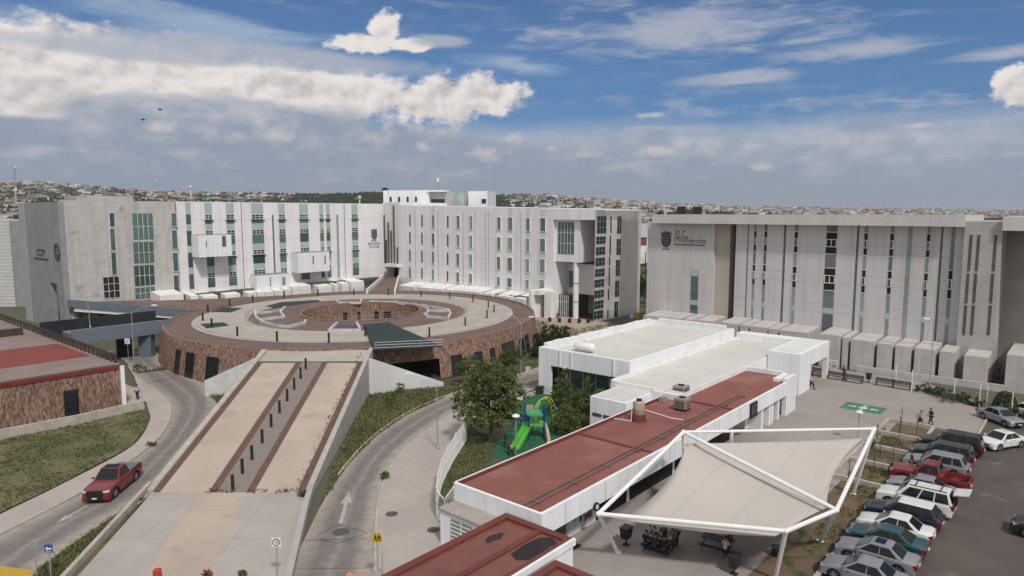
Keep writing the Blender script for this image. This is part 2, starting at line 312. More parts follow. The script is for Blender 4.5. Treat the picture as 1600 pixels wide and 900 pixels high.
# ---------------------------------------------------------------- mesh builder
class MB:
    def __init__(s): s.v = []; s.f = []
    def add(s, vs, fs):
        k = len(s.v); s.v += [Vector(p) for p in vs]; s.f += [tuple(i+k for i in f) for f in fs]; return s
    def hexa(s, p):
        return s.add(p, [(0, 1, 2, 3), (4, 5, 6, 7), (0, 1, 5, 4), (1, 2, 6, 5), (2, 3, 7, 6), (3, 0, 4, 7)])
    def box(s, x0, x1, y0, y1, z0, z1):
        return s.hexa([(x0, y0, z0), (x1, y0, z0), (x1, y1, z0), (x0, y1, z0), (x0, y0, z1), (x1, y0, z1), (x1, y1, z1), (x0, y1, z1)])
    def gbox(s, u0, u1, v0, v1, z0, z1):
        return s.hexa([G(u0, v0, z0), G(u1, v0, z0), G(u1, v1, z0), G(u0, v1, z0), G(u0, v0, z1), G(u1, v0, z1), G(u1, v1, z1), G(u0, v1, z1)])
    def prism(s, poly, z0, z1):
        n = len(poly); s.add([(p[0], p[1], z0) for p in poly]+[(p[0], p[1], z1) for p in poly],
            [tuple(range(n)), tuple(range(n, 2*n))]+[(i, (i+1) % n, n+(i+1) % n, n+i) for i in range(n)]); return s
    def slab(s, pts, th):  # pts 3d top outline, thickness downward
        n = len(pts); s.add([Vector(p) for p in pts]+[Vector(p)-Vector((0, 0, th)) for p in pts],
            [tuple(range(n)), tuple(range(n, 2*n))]+[(i, (i+1) % n, n+(i+1) % n, n+i) for i in range(n)]); return s
    def plate(s, pts, off):  # planar outline + offset vector
        n = len(pts); o = Vector(off); s.add([Vector(p) for p in pts]+[Vector(p)+o for p in pts],
            [tuple(range(n)), tuple(range(n, 2*n))]+[(i, (i+1) % n, n+(i+1) % n, n+i) for i in range(n)]); return s
    def tube(s, pts, r, n=8, r2=None, cap=True):
        pts = [Vector(p) for p in pts]; k = len(s.v); m = len(pts)
        for i, p in enumerate(pts):
            d = (pts[min(i+1, m-1)]-pts[max(i-1, 0)]).normalized()
            a = d.orthogonal().normalized() if abs(d.z) > .9 else d.cross(Vector((0, 0, 1))).normalized(); b = d.cross(a)
            rr = r if r2 is None else r+(r2-r)*i/(m-1)
            for j in range(n):
                t = 2*math.pi*j/n; s.v.append(p+a*math.cos(t)*rr+b*math.sin(t)*rr)
        for i in range(m-1):
            for j in range(n): s.f.append((k+i*n+j, k+i*n+(j+1) % n, k+(i+1)*n+(j+1) % n, k+(i+1)*n+j))
        if cap: s.f.append(tuple(range(k, k+n))); s.f.append(tuple(range(k+(m-1)*n, k+m*n)))
        return s
    def lathe(s, c, prof, n=16):
        k = len(s.v); m = len(prof)
        for r, z in prof:
            for j in range(n):
                t = 2*math.pi*j/n; s.v.append(Vector((c[0]+r*math.cos(t), c[1]+r*math.sin(t), c[2]+z)))
        for i in range(m-1):
            for j in range(n): s.f.append((k+i*n+j, k+i*n+(j+1) % n, k+(i+1)*n+(j+1) % n, k+(i+1)*n+j))
        s.f.append(tuple(range(k, k+n))); s.f.append(tuple(range(k+(m-1)*n, k+m*n))); return s
    def ball(s, c, rx, ry, rz, n=10, m=6):
        prof = [(math.sin(math.pi*i/m), -math.cos(math.pi*i/m)) for i in range(m+1)]; prof[0] = (.02, -1); prof[-1] = (.02, 1); k = len(s.v)
        s.lathe((0, 0, 0), prof, n)
        for i in range(k, len(s.v)): p = s.v[i]; s.v[i] = Vector((c[0]+p.x*rx, c[1]+p.y*ry, c[2]+p.z*rz))
        return s
    def build(s, name, material, parent=None, smooth=False, recalc=True, bevel=0, local=False):
        me = bpy.data.meshes.new(name); vs = s.v
        if parent is not None and not local:
            th = parent
            while th.parent: th = th.parent
            inv = Matrix.LocRotScale(th.location, th.rotation_euler, None).inverted(); vs = [inv @ p for p in vs]
        me.from_pydata([tuple(p) for p in vs], [], s.f)
        if recalc:
            bm = bmesh.new(); bm.from_mesh(me); bmesh.ops.recalc_face_normals(bm, faces=bm.faces); bm.to_mesh(me); bm.free()
        if smooth:
            for p in me.polygons: p.use_smooth = True
        me.materials.append(material)
        o = bpy.data.objects.new(name, me); COL.objects.link(o)
        if parent is not None: o.parent = parent
        if bevel:
            b = o.modifiers.new('bevel', 'BEVEL'); b.width = bevel; b.segments = 2; b.limit_method = 'ANGLE'; b.angle_limit = R(35)
        return o
def tag(o, label=None, cat=None, group=None, kind=None):
    if label: o['label'] = label
    if cat: o['category'] = cat
    if group: o['group'] = group
    if kind: o['kind'] = kind
    return o
def thing(name, label, cat, loc=(0, 0, 0), rz=0, group=None):
    o = bpy.data.objects.new(name, None); COL.objects.link(o); o.empty_display_size = .3
    o.location = loc; o.rotation_euler = (0, 0, rz); return tag(o, label, cat, group)
def gthing(name, label, cat, u, v, z=0, rz=0, group=None): return thing(name, label, cat, G(u, v, z), rz, group)
def sheet(name, pts, z, m, kind='structure', label=None, cat=None):
    b = MB(); n = len(pts); b.add([(p[0], p[1], z) for p in pts], [tuple(range(n))])
    me = bpy.data.meshes.new(name); me.from_pydata([tuple(p) for p in b.v], [], b.f)
    bm = bmesh.new(); bm.from_mesh(me); bmesh.ops.triangulate(bm, faces=bm.faces)
    for f in bm.faces:
        if f.normal.z < 0: f.normal_flip()
    bm.to_mesh(me); bm.free(); me.materials.append(m)
    o = bpy.data.objects.new(name, me); COL.objects.link(o); return tag(o, label, cat, None, kind)
def copy_tree(o, parent=None):
    c = o.copy(); COL.objects.link(c)
    if parent: c.parent = parent
    for ch in list(o.children): copy_tree(ch, c)
    return c
def textmesh(s, size, m, name, parent, mtx, ext=.01, align='CENTER'):
    cu = bpy.data.curves.new('lettering', 'FONT'); cu.body = s; cu.size = size; cu.align_x = align; cu.align_y = 'CENTER'; cu.extrude = ext
    t = bpy.data.objects.new('lettering', cu); COL.objects.link(t); dg = bpy.context.evaluated_depsgraph_get()
    me = bpy.data.meshes.new_from_object(t.evaluated_get(dg)); bpy.data.objects.remove(t)
    vs = [mtx @ v.co for v in me.vertices]; b = MB(); b.add(vs, [tuple(p.vertices) for p in me.polygons]); bpy.data.meshes.remove(me)
    return b.build(name, m, parent)
def inpoly(x, y, poly):
    r = False; j = len(poly)-1
    for i in range(len(poly)):
        a, b = poly[i], poly[j]
        if (a[1] > y) != (b[1] > y) and x < (b[0]-a[0])*(y-a[1])/(b[1]-a[1])+a[0]: r = not r
        j = i
    return r
# ---------------------------------------------------------------- ground sheet and far terrain
def interp(x, tab):
    if x <= tab[0][0]: return tab[0][1]
    for (a, b), (c, d) in zip(tab, tab[1:]):
        if x <= c: return b+(d-b)*(x-a)/(c-a)
    return tab[-1][1]
SKY = [(-300, 311), (0, 307), (60, 303), (150, 306), (250, 309), (400, 311), (560, 311), (780, 311), (850, 311), (950, 317), (1020, 322), (1200, 326.5), (1400, 328.5), (1600, 330.5), (2200, 331)]
RDG = [(-300, 1600), (0, 1600), (300, 1600), (600, 1000), (800, 1150), (1000, 1500), (1200, 2400), (1600, 3800), (2200, 4500)]
def terr(x, y):
    r = math.hypot(x, y)
    if r < 230 or y <= 0: return 0.0
    a = math.atan2(x, y)
    if abs(a) > R(60): return 0.0
    px = 800+F*math.tan(a); rr = interp(px, RDG); zr = HC+rr*(331-interp(px, SKY))/F*math.cos(a)**-1
    fade = min(1, max(0, (R(60)-abs(a))/R(8)))
    if r < rr:
        t = (r-230)/(rr-230); z = zr*(t*.75+.25*t*t)
    else: z = zr-(r-rr)*.02
    z += 1.2*math.sin(x*.013+1)*math.sin(y*.011)*min(1, (r-230)/200)
    return max(0, z)*fade
GROUND = mat('town_ground', (.105, .10, .07), 1, (.06, .066, .038), .02, detail=10, fleck=(.012, (.16, .14, .11), .58))
rs = [4, 20, 50, 90, 140, 200, 235, 290, 360, 440, 530, 630, 740, 860, 980, 1100, 1300, 1600, 2000, 2500, 3100, 3900, 5000, 7000]
azs = [R(a) for a in range(-180, -60, 10)]+[R(-60+i*.8) for i in range(151)]+[R(a) for a in range(70, 180, 10)]
g = MB(); g.v.append(Vector((0, 0, -.06)))
for r_ in rs:
    for a in azs:
        x, y = r_*math.sin(a), r_*math.cos(a); g.v.append(Vector((x, y, terr(x, y)-.06)))
na = len(azs)
for j in range(na): g.f.append((0, 1+j, 1+(j+1) % na))
for i in range(len(rs)-1):
    for j in range(na):
        a = 1+i*na; g.f.append((a+j, a+na+j, a+na+(j+1) % na, a+(j+1) % na))
go = g.build('ground', GROUND, smooth=True); tag(go, kind='structure')

# ---------------------------------------------------------------- roads as ribbons
def resample(pts, n):
    ds = [0]
    for a, b in zip(pts, pts[1:]): ds.append(ds[-1]+(b-a).length)
    res = []
    for i in range(n):
        t = ds[-1]*i/(n-1); k = 0
        while k < len(ds)-2 and ds[k+1] < t: k += 1
        res.append(pts[k].lerp(pts[k+1], (t-ds[k])/max(1e-6, ds[k+1]-ds[k])))
    return res
def smoothline(pts, n):
    q = [pts[0]+(pts[0]-pts[1])]+pts+[pts[-1]+(pts[-1]-pts[-2])]; r = []
    for i in range(1, len(q)-2):
        for k in range(12):
            t = k/12; a, b, c, d = q[i-1], q[i], q[i+1], q[i+2]
            r.append(.5*((2*b)+(c-a)*t+(2*a-5*b+4*c-d)*t*t+(3*b-a-3*c+d)*t**3))
    r.append(pts[-1]); return resample(r, n)
def road_mat():
    m = bpy.data.materials.new('worn_road'); m.use_nodes = True; t = m.node_tree; n = t.nodes; L = t.links
    b = n['Principled BSDF']; b.inputs['Roughness'].default_value = .92; b.inputs['Specular IOR Level'].default_value = .25
    uv = n.new('ShaderNodeUVMap'); uv.uv_map = 'UVMap'; sp = n.new('ShaderNodeSeparateXYZ'); L.new(uv.outputs[0], sp.inputs[0])
    geo = n.new('ShaderNodeNewGeometry'); no = n.new('ShaderNodeTexNoise'); no.inputs['Scale'].default_value = .35; no.inputs['Detail'].default_value = 9; L.new(geo.outputs['Position'], no.inputs['Vector'])
    w = n.new('ShaderNodeMath'); w.operation = 'MULTIPLY_ADD'; L.new(no.outputs[0], w.inputs[0]); w.inputs[1].default_value = .16; L.new(sp.outputs[0], w.inputs[2])
    # two broad tyre-worn bands, rubber darkened
    r = n.new('ShaderNodeValToRGB'); L.new(w.outputs[0], r.inputs[0]); e = r.color_ramp.elements
    e[0].position = .08; e[0].color = (.33, .29, .255, 1); e[1].position = 1; e[1].color = (.33, .29, .255, 1)
    for p, c in ((.22, (.26, .23, .205)), (.36, (.175, .155, .145)), (.50, (.19, .168, .157)), (.58, (.255, .225, .21)), (.67, (.18, .16, .15)), (.80, (.19, .168, .157)), (.92, (.29, .255, .23))):
        k = e.new(p); k.color = (*c, 1)
    n2 = n.new('ShaderNodeTexNoise'); n2.inputs['Scale'].default_value = 1.4; n2.inputs['Detail'].default_value = 9; L.new(geo.outputs['Position'], n2.inputs['Vector'])
    mr = n.new('ShaderNodeMapRange'); mr.inputs[1].default_value = .3; mr.inputs[2].default_value = .7; mr.inputs[3].default_value = .82; mr.inputs[4].default_value = 1.1; L.new(n2.outputs[0], mr.inputs[0])
    vm = n.new('ShaderNodeVectorMath'); vm.operation = 'SCALE'; L.new(r.outputs[0], vm.inputs[0]); L.new(mr.outputs[0], vm.inputs['Scale'])
    L.new(vm.outputs[0], b.inputs['Base Color']); return m
ROAD = road_mat()
def ribbon(name, left, right, z, m, n=60, k=9):
    l = smoothline([P(*p) for p in left], n); r = smoothline([P(*p) for p in right], n)
    me = bpy.data.meshes.new(name); vs = []; uvs = []; fs = []
    for i in range(n):
        for j in range(k):
            t = j/(k-1); p = l[i].lerp(r[i], t); vs.append((p.x, p.y, z)); uvs.append((t, i/(n-1)))
    for i in range(n-1):
        for j in range(k-1): fs.append((i*k+j, i*k+j+1, (i+1)*k+j+1, (i+1)*k+j))
    me.from_pydata(vs, [], fs); ul = me.uv_layers.new(name='UVMap')
    for p in me.polygons:
        for li in p.loop_indices: ul.data[li].uv = uvs[me.loops[li].vertex_index]
    bm = bmesh.new(); bm.from_mesh(me); bmesh.ops.recalc_face_normals(bm, faces=bm.faces)
    if sum(f.normal.z for f in bm.faces) < 0: bmesh.ops.reverse_faces(bm, faces=bm.faces)
    bm.to_mesh(me); bm.free(); me.materials.append(m); o = bpy.data.objects.new(name, me); COL.objects.link(o); tag(o, kind='structure'); return l, r
LRL, LRR = ribbon('left_road', [(150, 548), (192, 562), (214, 590), (250, 615), (268, 640), (255, 678), (212, 716), (130, 770), (0, 838), (-160, 930)],
                  [(240, 548), (262, 574), (306, 590), (335, 612), (341, 640), (290, 705), (232, 772), (150, 825), (62, 890), (-40, 1000)], .02, ROAD)
RRL, RRR = ribbon('right_road', [(960, 520), (900, 552), (822, 583), (760, 600), (692, 622), (640, 645), (588, 680), (545, 724), (510, 775), (478, 838), (446, 905), (425, 960)],
                  [(1000, 530), (930, 572), (862, 600), (800, 618), (722, 640), (682, 664), (640, 694), (611, 728), (596, 762), (587, 805), (583, 905), (582, 960)], .02, ROAD)
def kerb(name, line, m, w=.16, h=.15, side=1):
    b = MB(); n = len(line); vs = []
    for i, p in enumerate(line):
        d = (line[min(i+1, n-1)]-line[max(i-1, 0)]); d.z = 0; d.normalize(); q = Vector((-d.y, d.x, 0))*side*w
        vs += [(p.x, p.y, -.05), (p.x, p.y, h), (p.x+q.x, p.y+q.y, h), (p.x+q.x, p.y+q.y, -.05)]
    fs = []
    for i in range(n-1):
        for j in range(4): fs.append((4*i+j, 4*i+(j+1) % 4, 4*i+4+(j+1) % 4, 4*i+4+j))
    fs += [(0, 1, 2, 3), (4*n-4, 4*n-3, 4*n-2, 4*n-1)]
    b.add(vs, fs); return tag(b.build(name, m), kind='structure')
kerb('kerb', LRL[12:], KERB, side=-1); kerb('kerb', LRR[:22], KERB, side=1)
kerb('kerb', RRL[10:48], KERBY, side=-1); kerb('kerb', RRR[10:36], KERB, side=1); kerb('kerb', RRR[35:], KERB, side=1); kerb('kerb', RRL[:11], ORANGE, side=-1, h=.16)
# sidewalks and pavements (slabs 0.12 high beside the carriageways)
def psheet(name, px, z, m): return sheet(name, [P(*p) for p in px], z, m)
sw = [Vector(p) for p in LRL[14:]]
inner = smoothline([P(*p) for p in [(222, 624), (236, 640), (232, 664), (205, 700), (100, 757), (0, 806), (-170, 890)]], 40)
sheet('sidewalk', sw+inner[::-1], .12, PAVE)
sheet('sidewalk', [P(*p) for p in [(192, 600), (225, 612), (262, 640), (262, 655), (236, 655), (228, 628), (196, 640)]], .10, PAVE)
sheet('pavement', [Vector(p) for p in RRR[14:]]+[P(*p) for p in [(660, 960), (790, 960), (760, 860), (690, 832), (684, 745), (728, 666), (760, 640)]], .12, PAVE)
psheet('lawn', [(-200, 780), (-200, 690), (0, 676), (232, 640), (228, 668), (205, 698), (100, 754), (0, 802), (-180, 884)], .05, DRY)
psheet('verge', [(235, 770), (228, 781), (150, 828), (62, 893), (40, 930), (80, 960), (118, 905)], .05, LAWN)
psheet('verge', [(568, 612), (640, 606), (720, 606), (690, 624), (640, 646), (588, 681), (545, 725), (510, 776), (500, 790)], .05, LAWN)
psheet('verge', [(322, 612), (345, 600), (370, 600), (345, 640), (336, 626)], .05, LAWN)
psheet('verge', [(225, 582), (262, 572), (330, 590), (318, 598), (262, 578)], .10, LAWN)
psheet('verge', [(700, 600), (760, 588), (830, 560), (835, 500), (900, 515), (960, 505), (880, 548), (820, 578), (740, 604)], .05, LAWN)
psheet('lawn', [(684, 800), (688, 745), (730, 668), (800, 640), (960, 600), (960, 650), (800, 720), (700, 790)], .14, LAWN)
psheet('pavement', [(800, 622), (862, 604), (960, 575), (960, 600), (850, 640)], .10, PAVE)
sheet('plaza', [G(-20, -2.5), G(26, -2.5), G(26, -8), G(66.5, -8), G(66.5, 7.5), G(58.5, 15.5), G(46, 15.8), G(46, 9.2), G(-20, 9.2)], .03, PLAZA)
sheet('parking_lot', [G(-20, 12.4), G(45.2, 12.4), G(45.9, 15.9), G(60, 15.9), G(60, 60), G(-20, 60)], .0, ASPH)
sheet('soil', [G(-20, 9.2), G(45.9, 9.2), G(45.9, 12.3), G(-20, 12.3)], .05, SOIL)
sheet('verge', [G(61, 8.5), G(62.6, 8.5), G(55.5, 20.5), G(53.5, 20)], .06, LAWN)
sheet('forecourt', [G(66, -8.5), G(80, -8.5), G(80, -62), G(62, -60), G(55, -40), G(58, -26)], .06, mat('tan_pavement', (.40, .33, .27), .92, (.33, .27, .22), .25, detail=8))
sheet('service_lane', [G(59, -8.5), G(66, -8.5), G(95, -38), G(95, -46), G(78, -46), G(66, -38)], .075, mat('lane_asphalt', (.13, .105, .09), .95))
# concrete kerb between planting strip and parking, planter dividers
b = MB(); b.gbox(-20, 45.9, 12.15, 12.4, -.05, .22); tag(b.build('kerb', KERB), kind='structure')
b = MB(); b.gbox(46, 46.25, 9.0, 15.9, -.05, .16); b.gbox(46.25, 58.5, 15.75, 15.95, -.05, .16); tag(b.build('kerb', KERB), kind='structure')
# road arrows and joints painted / cast on the carriageways
def arrow_mark(name, tail, tip, half, label):
    t, h = P(*tail), P(*tip); d = (h-t); L_ = d.length; d.normalize(); q = Vector((-d.y, d.x, 0))
    a = lambda s, w: t+d*s*L_+q*w
    sheet(name, [a(0, -half*.3), a(.60, -half*.3), a(.60, -half), a(1, 0), a(.60, half), a(.60, half*.3), a(0, half*.3)], .026, mat('worn_white_marking', (.44, .40, .38), .9, (.30, .265, .245), 2.2, detail=8))
arrow_mark('road_arrow', (532, 818), (546, 768), .42, ''); arrow_mark('road_arrow', (137, 790), (88, 818), .30, '')
b = MB()
for (x, y, r_) in ((533, 831, .55),): b.lathe(P(x, y, .022), [(r_, 0), (r_, .012)], 24)
tag(b.build('manhole_cover', mat('iron_cover', (.06, .06, .058), .7, (.1, .1, .095), 4)), 'dark round manhole cover in its square frame on the right carriageway', 'manhole cover')
for (x, y, lb) in ((612, 803, 'round iron cover in the pavement nearest the yellow school sign'), (677, 828, 'round iron cover in the pavement beside the louvred white annex')):
    b = MB(); b.lathe(P(x, y, .12), [(.42, 0), (.42, .015)], 24); tag(b.build('manhole_cover', MATS['iron_cover']), lb, 'manhole cover', 'round covers in the pavement')
def line3(pts, z, w, m, name):
    for a, c in zip(pts, pts[1:]):
        a = P(*a); c = P(*c); d = (c-a).normalized(); q = Vector((-d.y, d.x, 0))*w/2
        sheet(name, [a-q, c-q, c+q, a+q], z, m)
JOINT = mat('dark_joint', (.07, .06, .055), .9)
line3([(496, 836), (530, 820), (574, 833), (527, 850), (500, 842)], .027, .05, JOINT, 'road_joint')
line3([(205, 605), (272, 590)], .03, .22, JOINT, 'drain_channel')
line3([(462, 845), (575, 842)], .027, .04, JOINT, 'road_joint'); line3([(458, 890), (580, 888)], .027, .04, JOINT, 'road_joint')
# assembly-point marking on the plaza: green field with four white arrows round a white core
GP = mat('green_marking', (.05, .16, .095), .85, (.085, .19, .13), 1.5)
q4 = [gp(1322, 628), gp(1386, 635), gp(1371, 649), gp(1317, 640)]
cu_, cv_ = sum(q[0] for q in q4)/4, sum(q[1] for q in q4)/4
t = thing('assembly_point_marking', 'green painted rectangle with white arrows on the plaza floor', 'floor marking', G(cu_, cv_, .03))
b = MB(); b.gbox(cu_-1.55, cu_+1.55, cv_-2.0, cv_+2.0, .034, .037); b.build('green_field', GP, t)
b = MB(); c0 = G(cu_, cv_, .038); b.lathe(c0, [(.42, 0), (.42, .003)], 18)
for du, dv in ((1, 0), (-1, 0), (0, 1), (0, -1)):
    pu, pv = -dv, du
    f = lambda s, w: G(cu_+du*s+pu*w, cv_+dv*s+pv*w, .038)
    e = 1.1 if du else 1.45
    b.plate([f(.6, 0), f(.95, .3), f(.95, .12), f(e, .12), f(e, -.12), f(.95, -.12), f(.95, -.3)], (0, 0, .003))
b.build('arrow_symbol', SW, t)
# ---------------------------------------------------------------- round stone building with roof plaza
RC = Vector((-25.0, 111.5, 0)); ZR = 4.45
def ell(a, b, th, z=0.0, off=0.0): return Vector((RC.x+(a+off)*math.cos(th), RC.y+(b+off)*math.sin(th), z))
AO, BO = 28.7, 31.0; AT, BT = 24.4, 25.2; AI, BI = 17.2, 17.8; AH, BH = 9.5, 10.5; HOFF = 1.2
NT = 144
def ring(b, a0, b0, z0, a1, b1, z1, th0=0, th1=2*math.pi, n=NT, oy0=0, oy1=0):
    k = len(b.v); full = abs(th1-th0-2*math.pi) < 1e-6; m = n if full else n+1
    for i in range(m):
        t = th0+(th1-th0)*i/n; p = ell(a0, b0, t, z0); p.y += oy0; q = ell(a1, b1, t, z1); q.y += oy1; b.v += [p, q]
    for i in range(n):
        j = (i+1) % m; b.f.append((k+2*i, k+2*i+1, k+2*j+1, k+2*j))
rb = thing('round_building', 'low round stone building with a ring plaza on its roof around a sunken court', 'round building', RC)
def pxof(p): w = p.z-HC; return 800+F*p.x/(p.y*PC-w*PS)
OUT = .7
def th_of(px, py=0, z=0):
    best = None
    for i in range(0, 1440):   # nearer half of the rim only
        t = R(180+i*.125*1.4-36); q = ell(AO+OUT, BO+OUT, t, z); e = ell(AO+OUT, BO+OUT, t+.01, z)-q; n_ = Vector((e.y, -e.x, 0))
        if n_.dot(EYE-q) <= 0: continue
        d = abs(pxof(q)-px)
        if best is None or d < best[0]: best = (d, t)
    return best[1]
tg0, tg1 = th_of(594, 590, 0), th_of(689, 590, 0)
th_a, th_b = tg0, tg1
b = MB()
def wall_seg(b, t0, t1, z0, z1, n):
    f = lambda z: OUT*(1-z/ZR)
    ring(b, AO+f(z0), BO+f(z0), z0, AO+f(z1), BO+f(z1), z1, t0, t1, n)
wall_seg(b, th_b, th_a+2*math.pi, -.1, ZR, NT); wall_seg(b, th_a, th_b, 2.5, ZR, 12)
ring(b, AO-.35, BO-.35, ZR+.12, AO+.0, BO+.0, ZR+.12); ring(b, AO, BO, ZR, AO, BO, ZR+.12); ring(b, AO-.35, BO-.35, ZR, AO-.35, BO-.35, ZR+.12)
b.build('stone_wall', STONE, rb, recalc=False)
b = MB(); ring(b, AO-7, BO-7, 0, AO-7, BO-7, ZR-.4, th_a-.25, th_b+.25, 14); ring(b, AO-7, BO-7, ZR-.3, AO, BO, ZR-.3, th_a-.25, th_b+.25, 14)
ring(b, AO-7, BO-7, .0, AO+1, BO+1, .01, th_a-.25, th_b+.25, 14)
for t in (th_a-.02, th_b+.02): b.add([ell(AO-7, BO-7, t, 0), ell(AO+.4, BO+.4, t, 0), ell(AO+.2, BO+.2, t, 2.6), ell(AO-7, BO-7, t, ZR-.3)], [(0, 1, 2, 3)])
b.build('garage_opening', mat('garage_inside', (.06, .055, .05), .9), rb, recalc=False)
b = MB(); ring(b, AO-.34, BO-.34, ZR, AT, BT, ZR); b.build('brown_roof_ring', TILE, rb)
b = MB(); ring(b, AT, BT, ZR+.06, AI, BI, ZR+.06); ring(b, AT, BT, ZR, AT, BT, ZR+.06); b.build('pale_terrace_ring', TERR, rb)
b = MB(); ring(b, AT+.01, BT+.01, ZR+.005, AT+.75, BT+.75, ZR+.008); b.build('edge_band', mat('light_band', (.40, .37, .34), .9, (.33, .30, .28), .7), rb)
b = MB(); ring(b, AI-.01, BI-.01, ZR+.03, AH, BH, ZR+.03, oy1=HOFF); ring(b, AI, BI, ZR+.06, AI, BI, ZR+.02); b.build('inner_roof_ring', TILE, rb)
b = MB(); ring(b, AH, BH, ZR+.03, AH, BH, .2, oy0=HOFF, oy1=HOFF); b.build('court_wall', STONE, rb, recalc=False)
b = MB(); ring(b, AH, BH, .2, .1, .1, .2, oy0=HOFF, oy1=HOFF); b.build('court_floor', TILEP, rb)
b = MB(); ring(b, AH-.02, BH-.02, ZR+.25, AH+.3, BH+.3, ZR+.25, oy0=HOFF, oy1=HOFF); ring(b, AH-.02, BH-.02, ZR+.25, AH-.02, BH-.02, ZR, oy0=HOFF, oy1=HOFF); ring(b, AH+.3, BH+.3, ZR+.25, AH+.3, BH+.3, ZR, oy0=HOFF, oy1=HOFF)
b.build('court_rim', mat('rim_stone', (.24, .17, .14), .85, (.17, .12, .10), 1), rb, recalc=False)
# court doors, on the far wall of the hole
for px0, px1 in ((497, 512), (536, 542.5), (559, 563), (585, 592), (600, 611)):
    ts = []
    for px in (px0, px1):
        d = ray(px, 494); best = min((abs((ell(AH, BH, R(a/4), 0)+Vector((0, HOFF, 0))).x/(ell(AH, BH, R(a/4), 0).y+HOFF)-d.x/d.y), a/4) for a in range(160, 560)); ts.append(R(best[1]))
    b = MB(); pts = []
    for z in (.25, 3.0):
        for t in (ts if z < 1 else ts[::-1]): p = ell(AH-.06, BH-.06, t, z); p.y += HOFF; pts.append(p)
    b.plate(pts, (0, -.04, 0)); b.build('court_door', BLACK, rb)
# doors and windows in the battered outer wall
def wall_panel(px, y0, y1, w, m, frame=True, mull=1):
    t = th_of(px, y1, 0); z1 = 3.1
    c = ell(AO, BO, t); tang = (ell(AO, BO, t+.01)-ell(AO, BO, t-.01)).normalized()
    base = ell(AO+OUT, BO+OUT, t, .1); zt = min(3.75, PY(px, y0, base.y).z); f = OUT*(1-zt/ZR); top = ell(AO+f, BO+f, t, zt)
    nrm = (top-base).cross(tang).normalized()
    if nrm.dot(base-RC) < 0: nrm = -nrm
    pl = lambda s, q, o: base.lerp(top, q)+tang*s+nrm*o
    b = MB(); b.plate([pl(-w/2, 0, .03), pl(w/2, 0, .03), pl(w/2, 1, .03), pl(-w/2, 1, .03)], nrm*.05); pan = b.build('window', m, rb)
    if frame:
        b = MB()
        for s0, s1, q0, q1 in [(-w/2-.09, -w/2, 0, 1.03), (w/2, w/2+.09, 0, 1.03), (-w/2, w/2, .985, 1.03)]+[(-w/2+w*(i+1)/(mull+1)-.03, -w/2+w*(i+1)/(mull+1)+.03, 0, .985) for i in range(mull)]:
            b.plate([pl(s0, q0, .035), pl(s1, q0, .035), pl(s1, q1, .035), pl(s0, q1, .035)], nrm*.10)
        b.build('frame', BRON, pan)
for a in ((276, 548, 581, 1.1, DARK, True, 0), (295, 553, 587, 1.6, DARK, True, 1), (330, 560, 594, 1.9, DARK, True, 1), (716, 556, 585, 1.5, DARK, True, 1), (750, 551, 583, 1.2, DARK, True, 0),
          (772, 545, 576, .8, DARK, True, 0), (797, 536, 566, 3.0, DARK, True, 2), (818, 530, 555, 1.4, DARK, True, 0), (826, 524, 550, 1.3, DARK, True, 0)): wall_panel(*a)
# shade sheets and skylights lying on the terrace
def roofpoly(name, px, m, z=ZR+.066, th=.03, parent=rb):
    b = MB(); b.slab([P(x, y, z+th) for x, y in px], th); return b.build(name, m, parent)
roofpoly('skylight_sheet', [(567, 507), (606, 503), (692, 541), (584, 546)], SHADE, ZR+.17, .1)
roofpoly('planting_bed', [(330, 487), (347, 480), (379, 481), (361, 488)], SHADE); roofpoly('planting_bed', [(313, 506), (350, 503.5), (358, 508.5), (323, 513)], SHADE)
roofpoly('planting_bed', [(415, 478), (440, 472), (495, 468.5), (501, 470.5), (455, 477), (428, 481)], SHADE)
roofpoly('purple_mat', [(527, 507), (558, 507), (562, 515), (517, 515)], mat('purple_mat', (.10, .08, .13), .9))
# pale kerbs round planting islands of the inner ring
kerbs = [[(399, 491), (425, 489.5), (441, 486), (446, 482)], [(405, 502), (437, 498), (444, 497), (438, 491), (441, 486)], [(398, 488), (400, 498), (410, 506), (428, 511), (450, 513), (476, 507), (478, 503)],
         [(525, 472), (530, 475), (563, 475), (565, 471)], [(578, 473), (602, 474), (622, 474)], [(620, 475), (648, 478), (668, 484), (669, 490), (663, 494), (668, 497), (702, 500)], [(658, 479), (700, 486), (704, 492), (700, 500)], [(668, 487), (700, 488)],
         [(516, 518), (527, 507)], [(562, 516), (557, 507)], [(513, 518.5), (564, 518.5)]]
KW = mat('pale_kerb', (.58, .54, .52), .8)
for ln in kerbs:
    b = MB()
    for a, c in zip(ln, ln[1:]):
        a, c = P(*a, ZR), P(*c, ZR); d = (c-a).normalized(); q = Vector((-d.y, d.x, 0))*.17
        b.hexa([a-q, c-q, c+q, a+q]+[p+Vector((0, 0, .42)) for p in (a-q, c-q, c+q, a+q)])
    b.build('island_kerb', KW, rb)
roofpoly('gravel_island', [(402, 491), (430, 488), (441, 489), (436, 495), (405, 500)], mat('island_gravel', (.16, .14, .13), 1, (.10, .085, .08), 3))
roofpoly('gravel_island', [(672, 488), (700, 489), (700, 498), (668, 494)], MATS['island_gravel']); roofpoly('gravel_island', [(408, 503), (440, 499), (474, 504), (448, 511), (425, 509)], MATS['island_gravel'])
